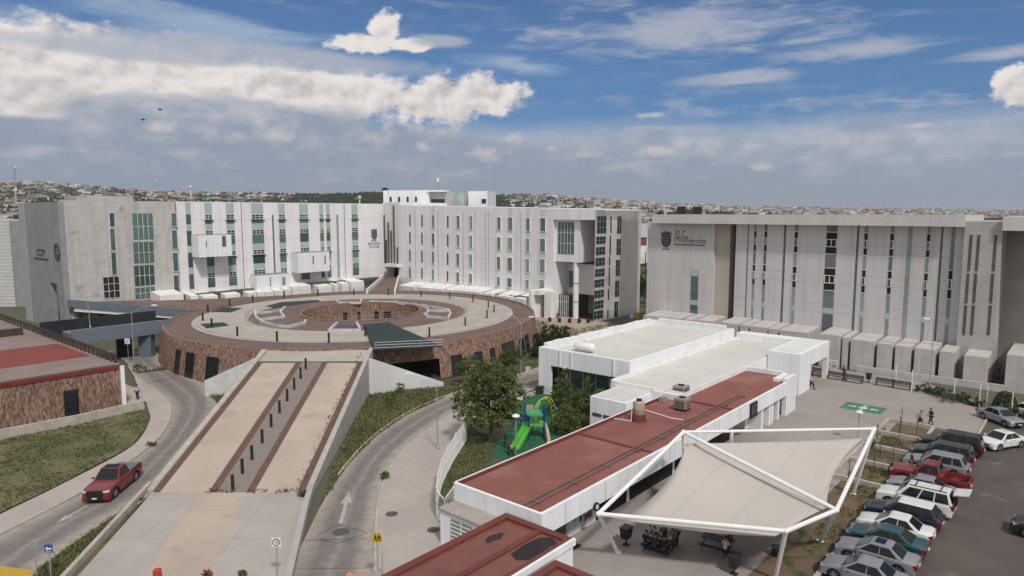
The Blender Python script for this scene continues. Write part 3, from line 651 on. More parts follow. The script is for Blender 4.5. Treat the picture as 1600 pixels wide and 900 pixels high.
# railings
def railing(name, pts, parent, h=1.0, step=2.4, r=.03, rails=3, m=GALV):
    pts = resample(pts, max(2, int(sum((b_-a_).length for a_, b_ in zip(pts, pts[1:]))/step)+1)); b = MB()
    for p in pts: b.tube([p, p+Vector((0, 0, h))], r, 5)
    for k in range(rails): b.tube([p+Vector((0, 0, h*(1-k*.33))) for p in pts], r*.8, 5)
    return b.build(name, m, parent)
def arc(a, b_, t0, t1, z, n=40): return [ell(a, b_, R(t0+(t1-t0)*i/n), z) for i in range(n+1)]
railing('roof_railing', arc(AO-.5, BO-.5, 5, 62, ZR), rb)
railing('roof_railing', arc(AO-.5, BO-.5, 93, 142, ZR), rb)
railing('inner_railing', arc(AI+.4, BI+.4, -20, 75, ZR), rb, r=.025); railing('inner_railing', arc(AI+.4, BI+.4, 165, 245, ZR), rb, r=.025)
railing('skylight_railing', [P(586, 548, ZR), P(692, 543, ZR)], rb); railing('court_railing', [p+Vector((0, HOFF, 0)) for p in arc(AH+.6, BH+.6, 250, 330, ZR)], rb, r=.02)
# bollard lights on the roof plaza
BOL = [(359, 478), (395, 472), (444, 466), (497, 462), (553, 461), (607, 461), (658, 464), (703, 467), (739, 472), (763, 481), (772, 488), (761, 497), (727, 509), (671, 526), (571, 525), (514, 535), (433, 533), (371, 525), (331, 511), (317, 501), (325, 488)]
bd = ['behind the upper dark bed, near the left rim', 'at the back left below the white hoods', 'at the back behind the long dark bed', 'at the back left of the court', 'at the back straight behind the court', 'at the back at the red entrance ramp', 'at the back right of the red entrance ramp', 'third before the right rim', 'second before the right rim', 'on the right rim, farther of the close pair', 'on the right rim, outermost', 'on the right rim below the close pair', 'right of the dark green sheet, near the rim', 'at the right corner of the dark sheet', 'at the left edge of the dark sheet', 'at the front below the purple mat', 'at the front above the left ramp corner', 'at the front between ramp and dark bed', 'standing in the lower dark bed', 'between the two dark beds, outermost', 'at the rim below the upper dark bed']
BM_ = MB(); BM_.box(-.105, .105, -.105, .105, 0, 1.2); BM_.box(-.12, .12, -.12, .12, 1.2, 1.26)
for i, ((x, y), d) in enumerate(zip(BOL, bd)):
    p = P(x, y, ZR+.06)
    if i == 0: o = first_bol = BM_.build('bollard_light', BRON); o.data.name = 'bollard_light'
    else: o = first_bol.copy(); COL.objects.link(o)
    o.location = p; tag(o, 'dark post light on the round plaza, '+d, 'bollard', 'bollard lights on the roof plaza')

# ---------------------------------------------------------------- ramp up to the roof plaza
YB, YT = 49.3, 80.4; LB, RBx = -27.2, -15.4; LT, RT = -29.6, -17.05
def RD(f, s, dz=0.0):   # f across 0..1, s along (0 bottom line, 1 top)
    y = YB+(YT-YB)*s; xl = LB+(LT-LB)*s; xr = RBx+(RT-RBx)*s; z = max(0.05, ZR*min(s, 1.0)) if s > 0 else .05
    return Vector((xl+(xr-xl)*f, y, z+dz))
rp = thing('access_ramp', 'long straight beige ramp rising from the forecourt to the round roof plaza', 'ramp', RD(.5, 0))
def rstrip(name, f0, f1, s0, s1, m, dz, th=.03, n=1):
    b = MB()
    for i in range(n):
        a, c = s0+(s1-s0)*i/n, s0+(s1-s0)*(i+1)/n
        b.hexa([RD(f0, a, dz-th), RD(f1, a, dz-th), RD(f1, c, dz-th), RD(f0, c, dz-th), RD(f0, a, dz), RD(f1, a, dz), RD(f1, c, dz), RD(f0, c, dz)])
    return b.build(name, m, rp)
b = MB(); p0, p1, p2, p3 = RD(0, 0), RD(1, 0), RD(1, 1.02), RD(0, 1.02)
b.hexa([Vector((p.x, p.y, -.1)) for p in (p0, p1, p2, p3)]+[p0, p1, p2, p3]); b.build('deck', RAMPB, rp)
rstrip('landing', 0.0, 1.0, .885, 1.02, TERR, .012, .01)
rstrip('cobble_strip', .385, .655, .0, .88, CUBE, .016, .012); rstrip('red_border', .372, .425, 0, .88, CUBER, .022, .012); rstrip('red_border', .612, .660, 0, .88, CUBER, .022, .012)
rstrip('stone_border', .022, .062, 0, .885, CUBER, .022, .02); rstrip('stone_border', .935, .980, 0, .885, CUBER, .022, .02)
rstrip('edge_kerb', -.025, .020, -.0, 1.0, KERB, .20, .6)
rstrip('landing_joint', 0.0, 1.0, .880, .886, JOINT, .024, .02)
# parapet wall to the right, rising with the ramp
b = MB(); xo = .42
def rw(s, top): p = RD(1, s); return Vector((p.x, p.y, top)), Vector((p.x+xo, p.y, top))
prev = None
for i in range(13):
    s = -.47+1.47*i/12; z = RD(1, s).z+(.42 if s > 0 else .55); a, c = rw(s, z)
    cur = [Vector((a.x, a.y, -.1)), Vector((c.x, c.y, -.1)), c, a]
    if s < 0:
        yy = YB+(YT-YB)*s; xx = -15.4+(YB-yy)*(2.35/11.8)+.0; cur = [Vector((xx, yy, -.1)), Vector((xx+xo, yy, -.1)), Vector((xx+xo, yy, z)), Vector((xx, yy, z))]
    if prev: b.hexa([prev[0], prev[1], cur[1], cur[0], prev[3], prev[2], cur[2], cur[3]])
    prev = cur
b.build('parapet_wall', mat('parapet_concrete', (.42, .40, .37), .85, (.34, .32, .30), .6, detail=8, streak=True), rp)
# white wing walls at the top
WING = mat('wing_render', (.62, .62, .62), .8, (.52, .52, .52), .5, streak=True, detail=8)
pa = Vector((RT+xo+.12, 77.0, 0)); pb = P(693, 604, 0); b = MB(); d = (pb-pa).normalized(); q = Vector((-d.y, d.x, 0))*.3
b.plate([pa, pb, pb+Vector((0, 0, .5)), pa+Vector((0, 0, 4.35))], q); b.build('wing_wall', WING, rp)
pa = Vector((LT+.05, 77.2, 0)); pb = P(322, 618, 0); d = (pb-pa).normalized(); q = Vector((-d.y, d.x, 0))*.3
b = MB(); b.plate([pa, pb, pb+Vector((0, 0, 1.8)), pa+Vector((0, 0, 4.3))], q); b.build('wing_wall', mat('peeling_white', (.60, .61, .62), .85, (.48, .48, .48), .8, detail=9, fleck=(2.2, (.22, .21, .2), .68)), rp)
# low concrete forecourt at the foot of the ramp
fc = [Vector((LB-.3, YB, 0)), Vector((-15.4, YB, 0)), Vector((-13.05, 37.5, 0)), Vector((-12.0, 32, 0)), Vector((-24.4, 32, 0)), Vector((-25.4, 37.5, 0))]
sheet('forecourt', fc, .045, RAMPG)
sheet('forecourt_strip', [RD(.30, 0), RD(.62, 0), Vector((-17.6, 37.5, 0)), Vector((-17.0, 32, 0)), Vector((-21.3, 32, 0)), Vector((-21.3, 37.5, 0))], .050, RAMPB)
b = MB(); a, c = Vector((LB-.35, YB+1, 0)), Vector((-24.6, 32, 0)); d = (c-a).normalized(); q = Vector((d.y, -d.x, 0))*.28
b.hexa([a, c, c+q, a+q]+[p+Vector((0, 0, .5)) for p in (a, c, c+q, a+q)]); tag(b.build('low_wall', KERB), 'low pale concrete wall along the left edge of the ramp forecourt', 'low wall')
RB = [(478, 577), (470, 592), (460, 609), (449, 627), (437, 646), (424, 668), (410, 693), (394, 719), (379, 741), (364, 767)]
od = ['topmost', 'second from the top', 'third from the top', 'fourth from the top', 'fifth from the top', 'fifth from the bottom', 'fourth from the bottom', 'third from the bottom', 'second from the bottom', 'lowest']
for (x, y), d in zip(RB, od):
    k = ZR/(YT-YB); dd = ray(x, y); t_ = (HC-(-YB*k))/(dd.y*k-dd.z); p = EYE+dd*t_
    o = first_bol.copy(); COL.objects.link(o); o.location = p; o.scale = (.9, .9, 1.0); tag(o, 'dark post light on the ramp, '+d+' of the row', 'bollard', 'bollard lights along the ramp')
# ---------------------------------------------------------------- faculty block, left wing (facade on plane v = VL, facing +v)
UC = 78.5; VL = onU(599, 400, UC)[0]; US = onV(96, 400, VL+.25)[0]-.0
ZL = onV(420, 316.5, VL)[1]; print('VL', VL, US, ZL)
lw = gthing('faculty_left_wing', 'long white wing left of the corner entrance, green window strips, raw concrete end', 'building', 42, VL-9)
SPLIT = onV(277, 400, VL)[0]
b = MB(); b.gbox(SPLIT, UC+6, VL-17, VL, -.1, ZL); b.build('white_wall', WHITE, lw)
gb0 = onU(92, 470, US)[0]
b = MB(); b.gbox(US+16, SPLIT-.003, VL-17, VL+.25, -.1, ZL); b.gbox(US+.9, US+16, gb0, VL+.25, -.1, ZL); b.build('concrete_wall', CONC, lw)
u0, u1 = onV(127, 310, VL)[0], onV(207, 310, VL)[0]
b = MB(); b.gbox(u0, u1, VL-9, VL+.252, ZL, ZL+.9); b.build('roof_upstand', CONC, lw)
b = MB(); b.gbox(US+16.2, UC-1, VL-16.7, VL-.3, ZL-.05, ZL+.03); b.build('roof', ROOFG, lw)
# portal slab closing the end, with its tall gate
vR = VL+.25; vLft = onU(35, 400, US)[0]
ga, gb = onU(80.5, 470, US)[0], onU(92, 470, US)[0]; gz = onU(86, 443, US)[1]
b = MB(); b.gbox(US, US+.9, vLft, ga, -.1, ZL-.3); b.gbox(US, US+.9, gb, vR, -.1, ZL-.3); b.gbox(US, US+.9, ga, gb, gz, ZL-.3)
b.build('portal_slab', CONCG, lw)
b = MB(); vl2 = onU(46, 430, US)[0]; b.gbox(US-.12, US-.003, vLft, vl2, -.1, ZL-.3); b.build('portal_edge', mat('pale_concrete', (.40, .395, .385), .85, (.33, .33, .32), .5), lw)
# lettering and round emblem on the slab
def uplane(u, v, z): # local x -> +v, y -> +z, normal -u
    o = G(u, v, z); ex = (G(u, v+1, z)-o); ez = Vector((0, 0, 1)); n = ex.cross(ez)
    return Matrix(((ex.x, ez.x, n.x, o.x), (ex.y, ez.y, n.y, o.y), (ex.z, ez.z, n.z, o.z), (0, 0, 0, 1)))
LETT = mat('dark_letter', (.075, .08, .085), .6); LETTS = mat('steel_letter', (.14, .14, .145), .5)
v_, z_ = onU(64, 395, US); textmesh('CCITP', 1.8, LETT, 'lettering', lw, uplane(US-.05, v_, z_), .03)
va, z_ = onU(54, 403, US); vb, _ = onU(75, 402, US); b = MB(); b.gbox(US-.06, US-.003, va, vb, z_-.18, z_+.18); b.build('lettering_line', LETT, lw)
v_, z_ = onU(89.5, 394, US); b = MB(); ez = Vector((0, 0, 1)); c = G(US-.05, v_, z_); ev = G(0, 1)-G(0, 0); en = G(0, 0)-G(1, 0)
def disc(b, c, r0, r1, z0, z1, n=28, sq=1.0):
    k = len(b.v)
    for i in range(n):
        t = 2*math.pi*i/n
        for r, h in ((r0, z0), (r1, z0), (r1, z1), (r0, z1)): b.v.append(c+ev*math.cos(t)*r*sq+ez*math.sin(t)*r+en*h)
    for i in range(n):
        j = (i+1) % n
        for q in range(4): b.f.append((k+4*i+q, k+4*i+(q+1) % 4, k+4*j+(q+1) % 4, k+4*j+q))
disc(b, c, 1.22, 1.55, 0, .06); disc(b, c, .98, 1.06, 0, .05)
for (dx, dz, w, h) in ((-.9, .2, .5, .9), (-.2, -.5, 1.1, .35), (.5, -.9, .7, .5), (.1, .5, .35, .9), (-.6, -1.0, .5, .4)):
    dx, dz, w, h = dx*.68, dz*.68, w*.68, h*.68; p = c+ev*dx+ez*dz; b.plate([p-ev*w/2-ez*h/2, p+ev*w/2-ez*h/2, p+ev*w/2+ez*h/2, p-ev*w/2+ez*h/2], en*.05)
b.build('round_emblem', LETT, lw)
# windows
def vwin(parent, v, px0, px1, y0, y1, m=GLASS, off=0, name='window', frame=None, mull=0, trans=0, depth=.05, fm=None):
    xm, ym = (px0+px1)/2, (y0+y1)/2
    a = onV(px0, ym, v)[0]; c = onV(px1, ym, v)[0]; z1 = onV(xm, y0, v)[1]; z0 = onV(xm, y1, v)[1]
    b = MB(); b.gbox(a, c, v+off+.004, v+off+depth, z0, z1); w = b.build(name, m, parent)
    if frame or mull or trans:
        b = MB(); t = .07; d0, d1 = v+off+depth+.002, v+off+depth+.06
        if frame: b.gbox(a, c, d0, d1, z1-t, z1); b.gbox(a, c, d0, d1, z0, z0+t); b.gbox(a, a+t, d0, d1, z0+t, z1-t); b.gbox(c-t, c, d0, d1, z0+t, z1-t)
        for i in range(mull): k = a+(c-a)*(i+1)/(mull+1); b.gbox(k-t/2, k+t/2, d0, d1, z0+t, z1-t)
        for i in range(trans):
            k = z0+(z1-z0)*(i+1)/(trans+1); ks = [a]+[a+(c-a)*(i2+1)/(mull+1) for i2 in range(mull)]+[c]
            for q in range(len(ks)-1): b.gbox(ks[q]+t/2, ks[q+1]-t/2, d0, d1, k-t/2, k+t/2)
        b.build('frame', fm or FRAME, w)
    elif m in (GLASS, GLASSG): reveal(w, [(a-.1, a, z0-.1, z1+.1), (c, c+.1, z0-.1, z1+.1), (a, c, z1, z1+.1), (a, c, z0-.1, z0)], v+off, 'v')
    return w
def reveal(w, rects, k, ax):
    b = MB()
    for p, q, z0, z1 in rects:
        if ax == 'v': b.gbox(p, q, k+.004, k+.16, z0, z1)
        else: b.gbox(k-.16, k-.004, p, q, z0, z1)
    b.build('frame', SHELLW if ax == 'u' else FRAME, w)
TFR = mat('tower_frame', (.30, .30, .29), .5)
vc = VL+.25
for y0, y1 in ((333, 354.5), (357, 391.5), (394.5, 429)): vwin(lw, vc, 171+(y0-333)*.05, 178.5+(y0-333)*.05, y0, y1)
w = vwin(lw, vc, 161, 187, 432, 466, DARK, frame=True, mull=2, trans=2)
for i, (y0, y1) in enumerate(((333.5, 374), (378, 411), (414.5, 446), (449, 466))): vwin(lw, vc, 207.5+i*1.3, 239+i*1.1, y0, y1, GLASS, frame=False, mull=3, trans=1)
for y0, y1 in ((333.5, 354), (360, 389), (395, 424), (430, 458)): vwin(lw, vc, 267.5+(y0-333)*.04, 275.5+(y0-333)*.04, y0, y1)
# the repeated strips: spandrel glass, opening lights in white frames, dark glass, storey by storey
STR = [(290, 297.5, 0), (319.5, 331, 1), (353, 365.5, 1), (392.5, 411, 2), (424.5, 427, 3), (435, 445, 1), (467.5, 481, 2), (499, 505, 1), (509, 515, 1), (525, 528.3, 3), (549, 558.5, 1)]
for px0, px1, kind in STR:
    xm = (px0+px1)/2; ua, ub = onV(px0, 330, VL)[0], onV(px1, 330, VL)[0]
    ztop = onV(xm, interp(xm, [(290, 314.5), (560, 318)]), VL)[1]; ztop = min(ztop, ZL-.15); zb = 5.6
    if kind == 3:
        b = MB(); b.gbox(ua, ub, VL+.004, VL+.03, zb, ztop-2.5); b.build('narrow_window', GLASSG, lw); continue
    st = 4.25; z = ztop; k = 0
    while z > zb+1:
        zs = z-(2.35 if k == 0 else 1.3); b = MB(); b.gbox(ua, ub, VL+.004, VL+.05, max(zs, zb), z); b.build('spandrel_panel', PALEG, lw)
        zo = zs-(1.0 if kind else 0)
        if kind and zo > zb:
            b = MB(); b.gbox(ua, ub, VL+.004, VL+.03, zo, zs-.003); fr = b.build('opening_light', DARK, lw); b = MB(); t = .09
            n_ = 3 if kind == 2 else 2
            for zz in (zo, (zo+zs)/2-t/2, zs-t-.003): b.gbox(ua, ub, VL+.032, VL+.09, zz, zz+t)
            for i in range(n_+1):
                uu = ua+(ub-ua-t)*i/n_; b.gbox(uu, uu+t, VL+.033, VL+.085, zo+t, zs-t-.004)
            if k % 2 == 0: b.gbox(ua-.25, ub+.25, VL+.09, VL+.45, zo-.02, zo+.06)
            b.build('frame', FRAME, fr)
        zg = (z-st if k == 0 else z-st)-.0
        if zg-.0 < zb: zg = zb
        if zo-.003 > zg+.1:
            b = MB(); b.gbox(ua, ub, VL+.004, VL+.04, zg, zo-.003); b.build('window', GLASS, lw)
        z = zg-.003; k += 1
for px in (379, 539, 277.6):
    ua = onV(px, 380, VL)[0]; b = MB(); b.gbox(ua-.07, ua+.07, VL+.004, VL+.02, 5, ZL-.1); b.build('expansion_joint', SLOT, lw)
# projecting white boxes
def pbox(x0, x1, y0, y1, d, wins):
    v = VL+d; ym = (y0+y1)/2; a, c = onV(x0, ym, v)[0], onV(x1, ym, v)[0]; z1 = onV((x0+x1)/2, y0, v)[1]; z0 = onV((x0+x1)/2, y1, v)[1]
    b = MB(); b.gbox(a, c, VL+.1, v, max(z0, 4.6), z1); bx = b.build('projecting_box', WHITE2, lw)
    b = MB(); b.gbox(a+.2, c-.2, VL+.11, v-.2, z1, z1+.06); b.build('box_roof', mat('mossy_slab', (.14, .16, .12), .9, (.20, .20, .17), 1), bx)
    for wx0, wx1, wy0, wy1 in wins:
        p, q = onV(wx0, (wy0+wy1)/2, v)[0], onV(wx1, (wy0+wy1)/2, v)[0]; t1 = onV(wx0, wy0, v)[1]; t0 = onV(wx0, wy1, v)[1]
        b = MB(); b.gbox(p, q, v+.003, v+.03, t0, t1); b.build('box_window', GLASSG, bx)
pbox(310.5, 362, 367, 401, 3.2, [(321.5, 323.5, 376.5, 386.5), (347, 353, 368.5, 385.5)])
pbox(466, 515, 394.5, 425, 3.0, [(488.5, 490.5, 400, 412), (507, 509, 399, 412)])
pbox(401, 454.5, 429, 452, 3.0, [(421.5, 423.5, 433, 448), (441, 446, 433, 446)])
# hoods at the foot of the wing
def hoodV(x0, x1, y0, y1, d=4.4):
    v = VL+d; ym = (y0+y1)/2; a, c = onV(x0, ym, v)[0], onV(x1, ym, v)[0]; z1 = onV((x0+x1)/2, y0, v)[1]
    zf = z1; zr_ = z1+.55; b = MB()
    b.hexa([G(a, v, -.1), G(c, v, -.1), G(c, VL+.06, -.1), G(a, VL+.06, -.1), G(a, v, zf), G(c, v, zf), G(c, VL+.06, zr_), G(a, VL+.06, zr_)])
    b.build('light_hood', SHELLW, lw)
for a in ((250, 287, 460.5, 468), (298, 310, 462, 470), (318, 341, 463, 471), (353, 376, 460, 469), (388, 401, 457.5, 465), (403, 413, 456, 463), (415, 428, 455.5, 461), (430, 443, 453.5, 460), (446, 454, 452, 459), (457.5, 486, 447, 458), (497.5, 518.5, 447, 457), (523, 529, 445, 456), (534, 545, 443, 455), (549, 569, 440, 454)): hoodV(*a)
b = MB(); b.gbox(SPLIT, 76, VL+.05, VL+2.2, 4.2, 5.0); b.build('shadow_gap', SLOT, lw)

# ---------------------------------------------------------------- faculty block, right wing (facade on plane u = UC, facing -u)
VT = -49.3
rw_ = gthing('faculty_right_wing', 'long white wing right of the corner entrance, open corner loggia and concrete stair tower', 'building', UC+8, -70)
def ztp(v): return 22.7+(21.5-22.7)*(v-VL)/(VT-VL)
def ubox(b, u0, u1, v0, v1, z0, zt=None, dz=0):
    za, zc = (ztp(v0)+dz, ztp(v1)+dz) if zt is None else (zt, zt)
    b.hexa([G(u0, v0, z0), G(u1, v0, z0), G(u1, v1, z0), G(u0, v1, z0), G(u0, v0, za), G(u1, v0, za), G(u1, v1, zc), G(u0, v1, zc)]); return b
vlog = onU(864, 400, UC)[0]; vtow = onU(929.5, 400, UC)[0]; vcor = VL+.0
vrec0, vrec1 = onU(600, 400, UC)[0], onU(622.5, 400, UC)[0]
b = MB(); ubox(b, UC, UC+16, onU(626, 400, UC)[0], vlog, -.1); b.build('white_wall', WHITE, rw_)
# tall corner portal, its upstand and fins, door and red ramp
vp1 = onU(625.5, 400, UC)[0]
b = MB(); vA = VL+.02
ubox(b, UC, UC+16, vA, vrec0 if vrec0 > vA else vA+.5, -.1, 23.25); ubox(b, UC, UC+16, vrec1, vp1-.004, -.1, 23.25)
zd = onU(610, 417, UC)[1]; zf_ = onU(610, 434.5, UC)[1]
ubox(b, UC+.25, UC+16, max(vrec0, vA+.5), vrec1, zd+.3, 23.25); ubox(b, UC, UC+16, max(vrec0, vA+.5), vrec1, -.1, zf_)
b.build('corner_portal', mat('bright_render', (.72, .71, .69), .75, (.62, .61, .59), .4, streak=True), rw_)
b = MB(); ubox(b, UC+3, UC+3.3, max(vrec0, vA+.5), vrec1, zf_, zd+.3); b.build('entrance_door', BLACK, rw_)
b = MB(); va, vb = onU(601, 420, UC-1.2)[0], onU(621, 420, UC-1.2)[0]; ubox(b, UC-1.2, UC+.2, va, vb, zd+.15, zd+.85); b.build('door_canopy', SHELLW, rw_)
for px, y0, y1 in ((600.7, 336, 411), (607, 347, 411), (611.5, 360, 411), (615.3, 321, 412), (621.5, 386, 412), (604, 375, 411)):
    v_, za = onU(px, y0, UC+.2); zb_ = onU(px, y1, UC+.2)[1]; b = MB(); b.gbox(UC-.06, UC+.22, v_-.13, v_+.13, zb_, za); b.build('slot_window', SLOT, rw_)
pr = [P(600, 434.5, zf_), P(621, 434.5, zf_)]; q0, q1 = P(573, 459, ZR+.1), P(617, 460, ZR+.1)
pr = [G(UC-.05, vrec0, zf_), G(UC-.05, vrec1, zf_)]
b = MB(); b.slab([pr[0], pr[1], q1, q0], .35); b.build('entrance_ramp', TILE, rw_)
b = MB()
for a, c in ((pr[0], q0), (pr[1], q1)):
    d = (c-a).normalized(); qv = Vector((-d.y, d.x, 0)).normalized()*.12
    b.hexa([a-qv, c-qv, c+qv, a+qv]+[p+Vector((0, 0, .9)) for p in (a-qv, c-qv, c+qv, a+qv)])
b.build('ramp_parapet', SHELLW, rw_)
# coat of arms and lettering panel beside the portal, on the left wing
def crest(parent, c, ev_, en_, s, m):
    b = MB(); pl = lambda pts, h: b.plate([c+ev_*x*s+ez*y*s for x, y in pts], en_*h)
    pl([(-.9, .75), (.9, .75), (.95, -.5), (.6, -1.15), (0, -1.45), (-.6, -1.15), (-.95, -.5)], .05)
    pl([(-.95, .80), (-1.0, 1.35), (-.6, 1.05), (-.3, 1.5), (0, 1.2), (.3, 1.5), (.6, 1.05), (1.0, 1.35), (.95, .80)], .05)
    pl([(-.75, -1.75), (.75, -1.75), (.75, -1.62), (-.75, -1.62)], .05)
    o = b.build('coat_of_arms', m, parent)
    b = MB(); pl2 = lambda pts: b.plate([c+ev_*x*s+ez*y*s+en_*.055 for x, y in pts], en_*.03)
    pl2([(-.55, .4), (-.1, .55), (-.1, .15), (-.55, .1)]); pl2([(.15, .5), (.6, .4), (.55, 0), (.2, .1)]); pl2([(-.5, -.1), (.45, -.15), (.4, -.3), (-.45, -.28)]); pl2([(-.4, -.5), (.4, -.55), (.3, -.7), (-.3, -.68)]); pl2([(-.2, -.85), (.25, -.9), (.1, -1.1), (-.1, -1.05)])
    b.build('crest_detail', LETTS, o); return o
def script_lines(parent, c, ev_, en_, rows, m):   # illegible raised lettering: broken strokes
    rnd = random.Random(5); b = MB()
    for x0, x1, y, h, gap in rows:
        x = x0
        while x < x1:
            w = h*rnd.uniform(.35, .75); p = c+ev_*x+ez*y; k = rnd.randint(0, 3)
            b.plate([p, p+ev_*h*.16, p+ev_*h*.16+ez*h, p+ez*h], en_*.04)
            if k != 0: b.plate([p+ev_*h*.17+ez*h*.82, p+ev_*w+ez*h*.82, p+ev_*w+ez*h, p+ev_*h*.17+ez*h], en_*.04)
            if k > 1: b.plate([p+ev_*h*.17, p+ev_*w, p+ev_*w+ez*h*.18, p+ev_*h*.17+ez*h*.18], en_*.04)
            if k == 3: b.plate([p+ev_*(w-h*.15)+ez*h*.2, p+ev_*w+ez*h*.2, p+ev_*w+ez*h*.8, p+ev_*(w-h*.15)+ez*h*.8], en_*.04)
            x += w+h*gap
    return b.build('lettering', m, parent)
uu, zz = onV(584.5, 366, VL); eu = G(1, 0)-G(0, 0); enl = G(0, 1)-G(0, 0)
crest(lw, G(uu, VL+.01, zz), eu, enl, .95, LETTS)
u1_, z1_ = onV(575.5, 382, VL); u2_, _ = onV(594, 382, VL)
script_lines(lw, G(u1_, VL+.01, z1_-.9), eu, enl, [(1.0, u2_-u1_-1.2, 1.6, .45, .2), (0, u2_-u1_, .75, .55, .2), (.3, u2_-u1_-.5, .0, .5, .2)], LETTS)
# windows of the right wing
def uwin(parent, u, px0, px1, y0, y1, m=GLASSG, name='window', frame=None, mull=0, trans=0, depth=.05):
    ym = (y0+y1)/2; xm = (px0+px1)/2
    a = onU(px0, ym, u)[0]; c = onU(px1, ym, u)[0]; z1 = onU(xm, y0, u)[1]; z0 = onU(xm, y1, u)[1]
    b = MB(); b.gbox(u-depth, u-.004, a, c, z0, z1); w = b.build(name, m, parent)
    if frame or mull or trans:
        b = MB(); t = .08; d0, d1 = u-depth-.06, u-depth-.002
        if frame: b.gbox(d0, d1, a, c, z1-t, z1); b.gbox(d0, d1, a, c, z0, z0+t); b.gbox(d0, d1, a, a+t, z0+t, z1-t); b.gbox(d0, d1, c-t, c, z0+t, z1-t)
        ks = [a]+[a+(c-a)*(i+1)/(mull+1) for i in range(mull)]+[c]
        for k in ks[1:-1]: b.gbox(d0, d1, k-t/2, k+t/2, z0+t, z1-t)
        for i in range(trans):
            k = z0+(z1-z0)*(i+1)/(trans+1)
            for q in range(len(ks)-1): b.gbox(d0, d1, ks[q]+t/2, ks[q+1]-t/2, k-t/2, k+t/2)
        b.build('frame', FRAME, w)
    elif m is GLASSG and name == 'window': reveal(w, [(a-.1, a, z0-.1, z1+.1), (c, c+.1, z0-.1, z1+.1), (a, c, z1, z1+.1), (a, c, z0-.1, z0)], u, 'u')
    return w
r3 = lambda x: 560+x/4.09; s3 = lambda y: 280+y/4.09
yr = lambda zx: [(interp(zx, [(330, 225), (1085, 250)]), interp(zx, [(330, 300), (1085, 333)])), (interp(zx, [(330, 338), (1085, 382)]), interp(zx, [(330, 412), (1085, 465)])),
                 (interp(zx, [(330, 450), (1085, 512)]), interp(zx, [(330, 525), (1085, 595)])), (interp(zx, [(330, 562), (1085, 645)]), interp(zx, [(330, 630), (1085, 700)]))]
for zx, w in ((330, 8), (407, 8), (480, 18), (572, 9), (639, 21), (721, 20), (900, 22), (972, 29), (1085, 23), (1180, 33)):
    for i, (a, c) in enumerate(yr(zx)):
        x = zx-i*2.0*(zx-300)/900
        uwin(rw_, UC, r3(x-w/2), r3(x+w/2), s3(a), s3(c), GLASSG if w > 12 else SLOT)
    if w > 15:
        for (a, c), (a2, c2) in zip(yr(zx), yr(zx)[1:]):
            if zx in (480, 1085, 1180): uwin(rw_, UC, r3(zx-w/2-1), r3(zx+w/2-1), s3(c)+.3, s3(a2)-.3, PALEW, 'spandrel_panel', depth=.03)
        if zx in (480, 1085, 1180, 972): uwin(rw_, UC, r3(zx-w/2), r3(zx+w/2), s3(interp(zx, [(480, 170), (1180, 190)])), s3(yr(zx)[0][0])-.3, PALEW, 'spandrel_panel', depth=.03)
for zx in (365, 510, 670, 745, 813, 832, 1038):
    v_ = onU(r3(zx), 390, UC)[0]; b = MB(); b.gbox(UC-.012, UC-.003, v_-.08, v_+.08, 5, ztp(v_)-1); b.build('panel_joint', mat('joint_grey', (.40, .39, .38), .9), rw_)
# hoods at the foot of the right wing, spreading toward the round plaza
hu = UC-4.6
for x0, x1 in ((623, 648), (651.5, 673.5), (676, 690.5), (695, 709.5), (711.5, 730), (731.5, 750), (754.5, 768.5), (775, 789.5), (791, 798), (802.5, 819.5)):
    ym = interp(x0, [(623, 450), (820, 480)]); yt = interp((x0+x1)/2, [(623, 446), (740, 456), (820, 468)])
    a, c = onU(x0, ym, hu)[0], onU(x1, ym, hu)[0]; z1 = onU((x0+x1)/2, yt, hu)[1]
    b = MB(); b.hexa([G(hu, a, 0), G(hu, c, 0), G(UC-.06, c, 0), G(UC-.06, a, 0), G(hu, a, z1), G(hu, c, z1), G(UC-.06, c, z1+.6), G(UC-.06, a, z1+.6)]); b.build('light_hood', SHELLW, rw_)
b = MB(); a, c = onU(826, 480, hu)[0], onU(829, 480, hu)[0]; e = onU(868, 480, UC)[0]
b.gbox(hu, UC-.05, a, c+.2, 0, 5.6); b.gbox(hu+2.2, UC-.05, e-1.0, e+.6, 0, 5.4); b.gbox(hu+.6, UC-.05, c+.2, e-1.0, 4.7, 5.6); b.build('light_hood', SHELLW, rw_)
b = MB(); b.gbox(UC-.25, UC-.06, c+.4, e-1.2, .2, 4.4); b.build('side_door', GLASSG, rw_)
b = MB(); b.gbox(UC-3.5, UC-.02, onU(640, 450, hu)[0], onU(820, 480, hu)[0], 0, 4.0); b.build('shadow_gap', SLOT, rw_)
# loggia
ztl = ztp((vlog+vtow)/2)
zb1 = onU(895, 343.5, UC)[1]
b = MB(); ubox(b, UC, UC+16, vlog, vtow, zb1); b.build('loggia_roof', WHITE, rw_)
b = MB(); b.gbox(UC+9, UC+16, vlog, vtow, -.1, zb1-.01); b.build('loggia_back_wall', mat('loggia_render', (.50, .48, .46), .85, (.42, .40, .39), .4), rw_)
vb0, vb1 = vlog, onU(906.5, 380, UC+.8)[0]; zb2 = onU(890, 409.5, UC+.8)[1]
b = MB(); b.gbox(UC+.8, UC+9.0, vb0, vb1, zb2, zb1-.02); b.build('hanging_box', WHITE, rw_)
uwin(rw_, UC+.8, 872, 897, 347, 397, GLASS, 'window', frame=False, mull=4, trans=2)
ub_ = UC+5.2
vc0, vc1 = onU(873, 470, ub_)[0], onU(926, 470, ub_)[0]
b = MB(); b.gbox(ub_, UC+9, vlog, vtow, 4.4, 10.5); b.build('loggia_inner_wall', WHITE, rw_)
